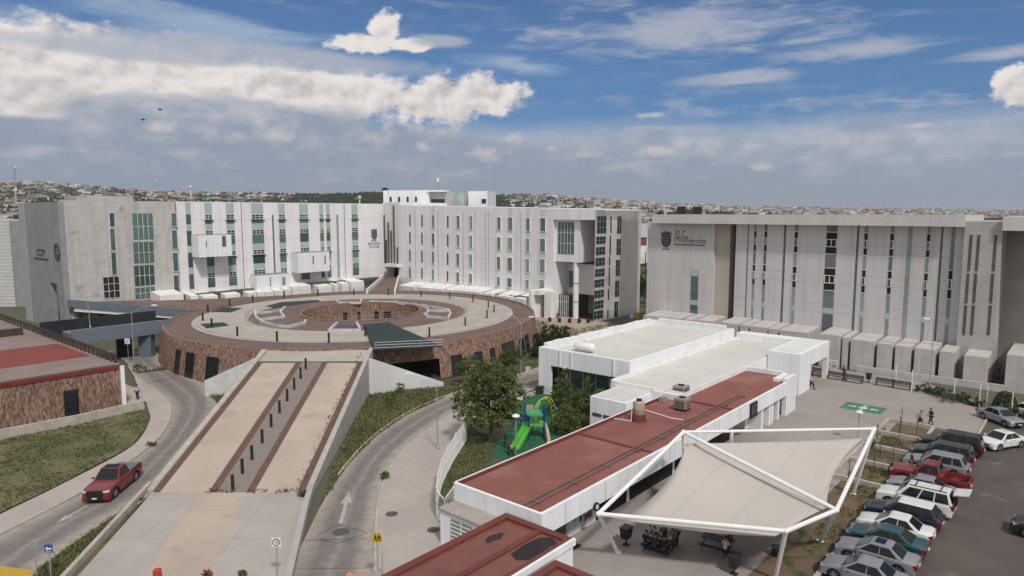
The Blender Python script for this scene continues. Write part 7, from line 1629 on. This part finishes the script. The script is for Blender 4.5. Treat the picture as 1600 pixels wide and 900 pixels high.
b = MB(); b.plate([c+Vector((x, 0, z)) for x, z in ((-.18, 0), (-.05, .13), (-.05, .05), (.17, .05), (.17, -.05), (-.05, -.05), (-.05, -.13))], (0, -.006, 0)); b.plate([c+Vector((x, 0, z)) for x, z in ((-.15, -.17), (.15, -.17), (.15, -.20), (-.15, -.20))], (0, -.006, 0)); b.build('arrow_symbol', SW, pl)
sign(58, 905, 853, 'grey back of a small sign left of the blue arrow sign', 'sign_back', 'rect', .44, .46, GALV)
t, c, pl = sign(825, 604, 577, 'small white no-parking sign by the orange kerb', 'parking_sign', 'rect', .55, .6, SW); ringm(c+Vector((0, 0, .04)), .16, .22, REDP, pl); textmesh('E', .28, BLK, 'lettering', pl, upright(c+Vector((0, 0, .04))), .004)
t, c, pl = sign(201, 566, 533, 'small white square sign hanging beside the tall lamp at the footbridge', 'white_sign', 'rect', .75, .8, SW); b = MB(); b.plate([c+Vector((x, 0, z)) for x, z in ((-.18, -.2), (.05, .2), (.15, .15), (-.05, -.25))], (0, -.006, 0)); b.build('symbol', GALV, pl)
p = P(598, 905); b = MB(); b.tube([p, p+Vector((0, 0, 1.5))], .035, 6); tag(b.build('post', GALV), 'bare short grey post right of the yellow school sign', 'post'); bpy.data.objects['post'] if False else None
# cones, drum, flowerpots
def cone(p):
    t = thing('traffic_cone', 'orange traffic cone at the bottom edge of the ramp forecourt', 'traffic cone', p); b = MB(); b.lathe(p, [(.2, .04), (.17, .08), (.045, .78), (.03, .8)], 14); b.build('body', ORG, t); b = MB(); b.lathe(p, [(.125, .32), (.09, .48)], 14); b.build('reflective_band', SW, t); b = MB(); b.box(p.x-.22, p.x+.22, p.y-.22, p.y+.22, p.z, p.z+.04); b.build('base', BLK, t)
cone(P(183.5, 921, .05))
p = P(247, 915, .05); t = thing('traffic_drum', 'red and white striped traffic drum at the bottom edge', 'traffic drum', p); b = MB(); b.lathe(p, [(.32, 0), (.32, .08), (.26, .1), (.22, .95), (.1, 1.0)], 16); b.build('barrel', REDP, t)
for z in (.3, .62): b = MB(); b.lathe(p, [(.262-.045*z, z), (.262-.045*z-.008, z+.17)], 16); b.build('reflective_band', SW, t)
for (x, y, lb, m) in ((324, 908, 'clay flowerpot with a reddish plant at the bottom edge', clothm('rust', (.20, .06, .03))), (380, 908, 'pale flowerpot with green leaves at the bottom edge', LEAFL)):
    p = P(x, y, .05); t = thing('flowerpot', lb, 'flowerpot', p); b = MB(); b.lathe(p, [(.16, 0), (.22, .3), (.25, .32), (.2, .33)], 14); b.build('pot', mat('clay', (.28, .13, .09), .9) if x < 350 else SW, t); b = MB(); rnd = random.Random(int(x))
    for i in range(60): d = Vector((rnd.gauss(0, 1), rnd.gauss(0, 1), abs(rnd.gauss(0, 1)))).normalized(); q = p+Vector((0, 0, .38))+d*rnd.uniform(.05, .3); e = d.orthogonal(); k = len(b.v); b.v += [q-e*.05, q-d*.09, q+e*.05, q+d*.09]; b.f.append((k, k+1, k+2, k+3))
    b.build('leaves', m, t, recalc=False)
b = MB(); 
psheet('yellow_hump', [(-60, 905), (0, 885), (54, 892), (40, 915), (-20, 940)], .035, mat('yellow_marking', (.50, .29, .03), .85, (.42, .26, .05), 2))
psheet('orange_marking', [(541, 897), (546, 893), (553, 898), (549, 910), (541, 910)], .028, mat('orange_paint', (.48, .26, .14), .85, (.40, .22, .12), 4)); psheet('orange_marking', [(563, 898), (568, 894), (574, 899), (570, 910), (563, 910)], .028, MATS['orange_paint'])
# ---------------------------------------------------------------- fences
def picket(a, c, parent, h=2.1, n=None, z=.12):
    d = c-a; L_ = d.length; u = d.normalized(); q = Vector((-u.y, u.x, 0)); n = n or int(L_/.14); b = MB()
    for i in range(n):
        p = a+d*((i+.5)/n); w = .025; b.hexa([p-u*w-q*.01, p+u*w-q*.01, p+u*w+q*.01, p-u*w+q*.01]+[x+Vector((0, 0, h)) for x in (p-u*w-q*.01, p+u*w-q*.01, p+u*w+q*.01, p-u*w+q*.01)])
    for z_ in (.15, h*.5, h-.15): b.hexa([a-q*.03+Vector((0, 0, z_)), c-q*.03+Vector((0, 0, z_)), c+q*.03+Vector((0, 0, z_)), a+q*.03+Vector((0, 0, z_))]+[x+Vector((0, 0, .06)) for x in (a-q*.03+Vector((0, 0, z_)), c-q*.03+Vector((0, 0, z_)), c+q*.03+Vector((0, 0, z_)), a+q*.03+Vector((0, 0, z_)))])
    b.build('fence_panel', WHITEPAINT, parent); b = MB(); b.tube([a, a+Vector((0, 0, h+.15))], .05, 6); b.build('post', WHITEPAINT, parent)
fp = [(729, 690), (712, 716), (700, 738), (690, 760), (684, 786), (682, 806)]
fz = thing('picket_fence', 'white metal picket fence curving along the playground lawn', 'fence', P(690, 760, .12))
for a, c in zip(fp, fp[1:]): picket(P(*a, .12), P(*c, .12), fz)
gt = thing('fence_gate', 'white metal gate standing between picket fence and annex', 'gate', P(692, 815, .12))
def gate(a, c):
    b = MB(); d = c-a; u = d.normalized()
    for z in (.15, 2.0): b.tube([a+Vector((0, 0, z)), c+Vector((0, 0, z))], .045, 6)
    for s in (0, 1): b.tube([a+d*s+Vector((0, 0, .05)), a+d*s+Vector((0, 0, 2.1))], .05, 6)
    for i in range(1, 8): b.tube([a+Vector((0, 0, .15+i*.23)), c+Vector((0, 0, .15+i*.23))], .018, 5)
    b.build('gate_leaf', WHITEPAINT, gt)
gate(P(684, 812, .12), P(695, 826, .12)); gate(P(695, 826, .12), P(712, 800, .12))
# thin white fence posts along the plaza and planters beside the parking lot
wf = gthing('wire_fence', 'thin white wire fence along the plaza in front of the cream hoods', 'fence', 61, 10)
for (x, y) in ((1399, 604), (1424, 612), (1490, 626), (1530, 636), (1541, 640), (1580, 652)):
    p = P(x, y, .05); b = MB(); b.tube([p, p+Vector((0, 0, 2.6))], .05, 6); b.build('post', WHITEPAINT, wf)
b = MB()
for z in (.8, 1.6, 2.4): b.tube([P(1399, 604)+Vector((0, 0, z)), P(1490, 626)+Vector((0, 0, z)), P(1580, 652)+Vector((0, 0, z))], .012, 4)
b.build('wire', GALV, wf)
pd = gthing('planter_kerb', 'pale low planter walls dividing the soil strip into square beds', 'planter', 34, 10.5)
for u in (26.0, 30.9, 35.6, 40.3, 45.2): b = MB(); b.gbox(u, u+.3, 8.3, 12.14, -.05, .42); b.build('divider', KERB, pd)
b = MB(); b.gbox(26.31, 45.2, 8.3, 8.55, -.05, .40); b.build('edge_wall', KERB, pd)
for i, (u, v) in enumerate(((42.6, 11.4), (42.9, 10.0), (38, 10.8), (33.5, 10.3), (29, 10.8), (24.0, 10.2), (36.6, 9.3), (31.8, 11.6))):
    p = G(u, v, .05); t = thing('sapling', ['thin stake sapling nearest the pink pedestrian', 'thin stake sapling beside the plaza edge', 'thin sapling in the second planter bed', 'thin sapling in the third planter bed', 'thin sapling in the fourth planter bed', 'thin sapling in the open soil behind the canopy leg', 'thin sapling at the plaza side of the second bed', 'thin sapling at the kerb side of the third bed'][i], 'sapling', p, 0, 'saplings in the planting strip'); b = MB(); h = 2.0+.3*(i % 3); b.tube([p, p+Vector((.05, 0, h))], .03, 6); b.build('stem', TRUNK, t)
    b = MB(); rnd = random.Random(i)
    for k_ in range(30): q = p+Vector((rnd.gauss(0, .15), rnd.gauss(0, .15), h*rnd.uniform(.5, 1))); d = Vector((rnd.gauss(0, 1), rnd.gauss(0, 1), rnd.gauss(0, 1))).normalized(); e = d.orthogonal(); k = len(b.v); b.v += [q-d*.06, q-e*.03, q+d*.06, q+e*.03]; b.f.append((k, k+1, k+2, k+3))
    b.build('leaves', LEAF, t, recalc=False)
# ---------------------------------------------------------------- playground
RUB = [(772, 716), (760, 700), (790, 680), (800, 655), (815, 628), (845, 618), (880, 625), (890, 655), (880, 680), (830, 705), (795, 720)]
sheet('rubber_ground', smoothline([P(*p) for p in RUB+[RUB[0]]], 60)[:-1], .16, RUBG)
pg = thing('play_tower', 'children climbing frame with green slide and blue posts', 'climbing frame', P(838, 690, .16))
PZ = .16
d0, d1 = P(838, 672, PZ), P(845, 690, PZ)
cpt = P(838, 682, PZ)
for dx, dy in ((-.7, -.7), (.7, -.7), (-.7, .7), (.7, .7)): b = MB(); b.tube([cpt+Vector((dx, dy, 0)), cpt+Vector((dx, dy, 2.9 if dx > 0 else 2.3))], .07, 8); b.build('post', PLB, pg)
b = MB(); b.box(cpt.x-.75, cpt.x+.75, cpt.y-.75, cpt.y+.75, 1.35, 1.45); b.build('platform', GRN, pg)
b = MB(); b.hexa([cpt+Vector((-.8, -.9, 2.2)), cpt+Vector((.6, -.9, 2.2)), cpt+Vector((.4, .9, 2.2)), cpt+Vector((-1.0, .9, 2.2)), cpt+Vector((-.8, -.9, 2.28)), cpt+Vector((.6, -.9, 2.28)), cpt+Vector((.4, .9, 2.28)), cpt+Vector((-1.0, .9, 2.28))]); b.build('canopy', mat('canopy_green', (.06, .36, .13), .4), pg)
# slide: wide twin chute
s0 = cpt+Vector((-.75, -.1, 1.45-PZ)); s1 = P(805, 702, PZ); n = 10; wd = Vector((.35, -1, 0)).normalized(); ln = []
for i in range(n+1):
    t = i/n; p = s0.lerp(Vector((s1.x, s1.y, s0.z)), t); p.z = PZ+.12+(s0.z-PZ-.12)*(1-t)**1.25*(1 if t < .92 else .9); ln.append(p)
b = MB()
for lane in (0, 1):
    k = len(b.v); pr = [(-.46, .22), (-.42, .22), (-.40, .02), (0, -.05), (.40, .02), (.42, .22), (.46, .22), (.44, -.06), (-.44, -.06)]
    for p in ln:
        for y, z in pr: b.v.append(p+wd*(y+(lane-.5)*.86)+Vector((0, 0, z)))
    m = len(pr)
    for i in range(n):
        for j in range(m): b.f.append((k+i*m+j, k+i*m+(j+1) % m, k+(i+1)*m+(j+1) % m, k+(i+1)*m+j))
b.build('slide', GRN, pg)
# yellow-green arch ladder
ac = [P(838, 640, PZ)+Vector((0, 0, 0)), ]
a0_, a1_ = P(834, 672, PZ), P(866, 662, PZ); n = 16
for off in (-.35, .35):
    pts = []
    for i in range(n+1):
        t = math.pi*i/n; c = a0_.lerp(a1_, .5-.5*math.cos(t)); pts.append(c+Vector((off*.5, off, 2.9*math.sin(t)**.75)))
    b = MB(); b.tube(pts, .045, 6); b.build('arch_rail', YG, pg)
    if off < 0: left = pts
    else:
        b = MB()
        for p, q in zip(left[1:-1], pts[1:-1]): b.tube([p, q], .03, 6)
        b.build('arch_rung', YG, pg)
for (x, y, w, h, m, nm) in ((868, 652, .8, 1.1, PLB, 'blue_panel'), (828, 655, .7, .9, TANP, 'tan_panel'), (820, 668, .9, .7, PLB, 'blue_panel')):
    p = P(x, y, PZ); b = MB(); b.box(p.x-w/2, p.x+w/2, p.y-.03, p.y+.03, PZ+.6, PZ+.6+h); b.box(p.x-w/2, p.x-w/2+.08, p.y-.04, p.y+.04, PZ, PZ+.6); b.box(p.x+w/2-.08, p.x+w/2, p.y-.04, p.y+.04, PZ, PZ+.6); b.build(nm, m, pg)
b = MB(); q0 = cpt+Vector((.8, .1, 1.2)); q1 = P(856, 697, PZ); b.tube([q0, q0.lerp(q1, .4)+Vector((.1, 0, .25)), q0.lerp(q1, .8)+Vector((.15, 0, .15)), q1], .16, 8); b.build('curved_slide', TANP, pg)
b = MB(); 
for dx in (-.5, .5): b.tube([P(812, 662, PZ)+Vector((dx, 0, 0)), P(812, 662, PZ)+Vector((dx, 0, 2.1))], .06, 6)
b.tube([P(812, 662, PZ)+Vector((-.5, 0, 2.05)), P(812, 662, PZ)+Vector((.5, 0, 2.05))], .05, 6); b.build('bar_frame', PLB, pg)
bx = P(843, 616, .1); b = MB(); b.box(bx.x-.45, bx.x+.45, bx.y-.3, bx.y+.3, .1, .95); b.box(bx.x-.5, bx.x+.5, bx.y-.35, bx.y+.35, .95, 1.05); tag(b.build('waste_container', METD), 'dark bin box at the white corner of the hall by the playground', 'bin')
# small bollards before the loggia
for i, (x, y) in enumerate(((859, 503), (874, 504), (890, 504.5), (905, 505), (919, 505))):
    p = P(x, y); b = MB(); b.lathe(p, [(.28, 0), (.34, .3), (.34, .75), (.2, .9)], 12)
    tag(b.build('stone_bollard', METD), ['dark stubby bollard before the loggia, nearest the white hood', 'dark stubby bollard before the loggia, second from the white hood', 'dark stubby bollard in the middle before the loggia', 'dark stubby bollard before the loggia, second from the tower', 'dark stubby bollard before the loggia, nearest the stair tower'][i], 'bollard', 'stubby bollards before the loggia')
for px, m, lb in ((987, SW, 'small white road sign by the concrete tower foot'), (995, YEL, 'small yellow warning sign by the concrete tower foot')):
    p = P(px, 503); t = thing('lane_sign', lb, 'sign', p); b = MB(); b.tube([p, p+Vector((0, 0, 1.2))], .05, 6); b.build('post', GALV, t); b = MB(); b.box(p.x-.4, p.x+.4, p.y-.08, p.y-.05, .8, 1.6); b.build('sign_plate', m, t)
# red and white hall between the wings, far right of the tower
wh = thing('warehouse', 'red and white striped warehouse seen in the gap between tower and cream building', 'building', PY(1012, 380, 260))
def whb(x0, x1, y0, y1, m, nm, Y=260, d=10): a, c = PY(x0, y0, Y), PY(x1, y1, Y); b = MB(); b.box(a.x, c.x, Y, Y+d, c.z, a.z); return b.build(nm, m, wh)
BR = mat('brick_red', (.27, .08, .05), .85, (.22, .065, .042), .4)
whb(985, 1035, 388, 440, BR, 'lower_wall'); whb(985, 1035, 371, 387.8, BR, 'upper_wall'); whb(985, 1035, 384, 394, WHITEPAINT, 'white_band', 259.6); whb(980, 1040, 350, 371, mat('silver_roof', (.55, .57, .6), .4, (.46, .48, .5), .2), 'roof', 259.5, 14); whb(1000, 1008, 393, 412, SW, 'door', 259.5, 1); whb(1010.5, 1012, 372, 425, SW, 'post', 259.3, .3)
# ---------------------------------------------------------------- the town beyond
def roofline(px): return interp(px, [(-80, 345), (33, 345), (35, 317), (95, 316), (95.1, 317), (126, 317), (127, 308), (207, 308), (207.1, 315), (597, 317), (598, 298), (762, 300), (763, 322), (870, 325), (999, 330), (1000, 360), (1018, 360), (1020, 329), (1508, 339), (1509, 338), (1600, 343), (1700, 343)])
def proj(x, y, z): w = z-HC; f = y*PC-w*PS; u = y*PS+w*PC; return 800+F*x/f, 450-F*u/f
rnd = random.Random(77)
HC_ = [('white', (.66, .65, .63)), ('white', (.66, .65, .63)), ('white', (.66, .65, .63)), ('cream', (.54, .50, .44)), ('cream', (.54, .50, .44)), ('grey', (.36, .355, .35)), ('grey', (.36, .355, .35)), ('tan', (.36, .30, .25)), ('terracotta', (.30, .17, .12)), ('pink', (.42, .33, .30)), ('brick', (.22, .155, .12))]
HM = {n: mat('house_'+n, c, .9, tuple(v*.8 for v in c), .15) for n, c in HC_}
HRM = mat('house_roof', (.40, .385, .37), .9, (.26, .25, .24), .03); HWIN = mat('house_window', (.03, .033, .035), .4)
cand = []
while len(cand) < 5200:
    px = rnd.uniform(-60, 1660); rr = interp(px, RDG); r = 300+(rr-260)*rnd.random()**.8
    a = math.atan((px-800)/F); x, y = r*math.sin(a), r*math.cos(a); z = terr(x, y)
    if 460 < px < 790 and r > 650 and rnd.random() < .93: continue
    w, d, h = rnd.uniform(6, 12), rnd.uniform(6, 11), rnd.choice([3.2, 3.5, 5.8, 6.2, 6.4, 8.6])
    if rnd.random() < .04: w *= 2.2; d *= 1.6
    qx, qy = proj(x, y, z+h)
    if qy > roofline(qx)-.3: continue
    q2 = proj(x, y, z)[1]; vis = max(.1, min(q2, roofline(qx))-qy)*(w*F/r)
    cand.append((vis, x, y, z, w, d, h, rnd.uniform(-.6, .6)+(.86 if px > 600 else 0), rnd.choice(HC_)[0], qx, qy))
cand.sort(reverse=True)
def house_mesh(b, rb_, x, y, z, w, d, h, rz, win=None):
    c, s = math.cos(rz), math.sin(rz); f = lambda a, e, q: Vector((x+a*c-e*s, y+a*s+e*c, z+q))
    bx = lambda B, x0, x1, y0, y1, z0, z1: B.hexa([f(x0, y0, z0), f(x1, y0, z0), f(x1, y1, z0), f(x0, y1, z0), f(x0, y0, z1), f(x1, y0, z1), f(x1, y1, z1), f(x0, y1, z1)])
    bx(b, -w/2, w/2, -d/2, d/2, -3, h)
    if rb_ is not None: bx(rb_, -w/2-.2, w/2+.2, -d/2-.2, d/2+.2, h+.003, h+.35)
    if win is not None:
        for i in range(max(1, int(w/3.2))):
            for k in range(max(1, int(h/3))): a = -w/2+1.4+i*3.0; bx(win, a, a+1.1, -d/2-.05, -d/2-.01, 1+k*2.9, 2.3+k*2.9)
used_lbl = {}
seen = []
def zone(qx, qy):
    return ('at the far left beyond the louvred block' if qx < 36 else 'on the hillside above the concrete end' if qx < 280 else 'on the far slope behind the left wing' if qx < 600 else 'on the slope behind the penthouse' if qx < 770 else 'on the slope behind the right wing' if qx < 1000 else 'in the gap behind the warehouse' if qx < 1021 else 'on the plain behind the cream building')
for i, (vis, x, y, z, w, d, h, rz, cn, qx, qy) in enumerate(cand[:270]):
    b = MB(); rb_ = MB(); wn = MB(); o = thing('house', f'small {cn} flat-roofed house {zone(qx, qy)}', 'house', (x, y, z), 0, f'{cn} houses {zone(qx, qy)}')
    house_mesh(b, rb_, x, y, z, w, d, h, rz, wn if vis > 20 else None); b.build('wall', HM[cn], o); rb_.build('roof', HRM if rnd.random() < .7 else HM[rnd.choice(['white', 'terracotta'])], o)
    if vis > 20: wn.build('windows', HWIN, o)
for cn in HM:
    b = MB()
    for (vis, x, y, z, w, d, h, rz, c2, qx, qy) in cand[270:]:
        if c2 == cn: house_mesh(b, None, x, y, z, w, d, h, rz)
    tag(b.build('distant_town', HM[cn]), f'mass of tiny far {cn} houses covering the hills', 'town', kind='stuff')
# far trees, one mass, and the wood behind the penthouse
def farwood(name, label, n, pick, m, seed):
    rnd = random.Random(seed); b = MB(); k = 0
    while k < n:
        px, r = pick(rnd); a = math.atan((px-800)/F); x, y = r*math.sin(a), r*math.cos(a); z = terr(x, y); h = rnd.uniform(4, 9); q = proj(x, y, z+h)
        if q[1] > roofline(q[0])+1: 
            if rnd.random() < .98: continue
        k += 1; w = h*rnd.uniform(.35, .6)
        for j in range(4):
            c = Vector((x+rnd.gauss(0, w*.45), y+rnd.gauss(0, w*.45), z+h*rnd.uniform(.4, .8))); i0 = len(b.v); s = w*rnd.uniform(.45, .8)
            for d in ((1, 0, 0), (-1, 0, 0), (0, 1, 0), (0, -1, 0), (0, 0, 1.1), (0, 0, -1)): b.v.append(c+Vector(d)*s*rnd.uniform(.7, 1.3))
            for f in ((0, 2, 4), (2, 1, 4), (1, 3, 4), (3, 0, 4), (2, 0, 5), (1, 2, 5), (3, 1, 5), (0, 3, 5)): b.f.append(tuple(i0+t for t in f))
    return tag(b.build(name, m, recalc=False), label, 'trees', kind='stuff')
FARG = foliage('far_leaf', (.014, .022, .010), (.030, .042, .017), (.055, .065, .03), .05)
farwood('far_trees', 'scattered dark trees among the far houses', 2600, lambda r: (r.uniform(-60, 1660), 320+(interp(800, RDG)-300)*r.random()), FARG, 3)
farwood('far_trees', 'belt of dark trees on the left hillside', 4600, lambda r: (r.uniform(-60, 620), r.uniform(560, 1550)), FARG, 4)
farwood('far_wood', 'long dark wood on the ridge behind the wings', 2600, lambda r: (r.gauss(590, 130), r.uniform(800, 1010)), FARG, 5)
# masts and tanks on the skyline
def mast(px, y0, y1, Y, label, w=.35, m=GALV, name='radio_mast'):
    p, q = PY(px, y1, Y), PY(px, y0, Y); t = thing(name, label, 'mast', p); b = MB()
    for a in range(3): o = Vector((math.cos(a*2.1)*w, math.sin(a*2.1)*w, 0)); b.tube([p+o*1.6, q+o*.5], w*.22, 4)
    n = 8
    for i in range(n): z0, z1 = p.z+(q.z-p.z)*i/n, p.z+(q.z-p.z)*(i+1)/n; b.tube([Vector((p.x-w, p.y, z0)), Vector((p.x+w, p.y, z1))], w*.15, 4)
    b.build('lattice', m, t); b = MB(); b.box(q.x-w*1.6, q.x+w*1.6, q.y-.3, q.y+.3, q.z-(q.z-p.z)*.2, q.z-(q.z-p.z)*.08); b.build('antenna_panel', SW, t)
mast(23, 255, 292, 900, 'tall lattice mast on the far left hill', 1.0); mast(24.5, 290, 330, 520, 'white pole mast on the lower left slope', .5, SW); mast(245, 275, 318, 640, 'thin mast above the concrete end', .25); mast(286, 288, 320, 700, 'thin mast near the start of the green windows', .25)
mast(1143, 303, 328, 800, 'thin aerial behind the two vent boxes', .2); mast(1380, 303, 332, 1200, 'thin lattice mast far right on the plain', .5); mast(866, 287, 312, 1000, 'thin mast above the town behind the right wing', .25)
for px, y, lb in ((298, 290, 'small white water tower on the far skyline behind the left wing'), (633, 297, 'white water tower beside the wood at the penthouse'), (562, 306, 'small white elevated tank just left of the wood')):
    Y = 780; p = PY(px, y+12, Y); t = thing('water_tower', lb, 'water tower', p); b = MB(); b.tube([p-Vector((0, 0, 4)), p+Vector((0, 0, 5))], .9, 8); b.build('shaft', SW, t); b = MB(); q = p+Vector((0, 0, 5)); b.lathe(q, [(1.4, 0), (2.1, 1), (2.1, 3), (.4, 3.8)], 12); b.build('tank', SW, t)
# two birds in the sky
for (x, y, lb) in ((250, 171, 'small dark bird in the sky, the upper right of the pair'), (223, 187, 'small dark bird in the sky, the lower left of the pair')):
    p = PY(x, y, 120); b = MB(); t = thing('bird', lb, 'bird', p)
    b.ball(p, .30, .12, .12, 8, 6); b.add([p+Vector((.1, 0, .05)), p+Vector((-.12, 0, .05)), p+Vector((-.15, .35, .22)), p+Vector((.02, .6, .12))], [(0, 1, 2, 3)]); b.add([p+Vector((.1, 0, .05)), p+Vector((-.12, 0, .05)), p+Vector((-.15, -.35, .22)), p+Vector((.02, -.6, .12))], [(0, 1, 2, 3)]); b.add([p+Vector((-.25, .03, 0)), p+Vector((-.25, -.03, 0)), p+Vector((-.48, -.09, .02)), p+Vector((-.48, .09, .02))], [(0, 1, 2, 3)]); b.ball(p+Vector((.33, 0, .05)), .09, .08, .08, 6, 4); b.build('body', BLK, t, recalc=False)

# ---------------------------------------------------------------- thin air over the far plain
hz = MB(); hz.box(-7100, 7100, -7100, 7100, -1.2, 130)
hm = bpy.data.materials.new('haze'); hm.use_nodes = True; t_ = hm.node_tree; t_.nodes.clear()
ho = t_.nodes.new('ShaderNodeOutputMaterial'); pv = t_.nodes.new('ShaderNodeVolumePrincipled'); pv.inputs['Color'].default_value = (.86, .90, .96, 1); pv.inputs['Density'].default_value = 1.25e-4; pv.inputs['Anisotropy'].default_value = .2
t_.links.new(pv.outputs[0], ho.inputs['Volume'])
h_o = hz.build('haze', hm); tag(h_o, 'thin pale haze in the air', 'haze', kind='stuff')
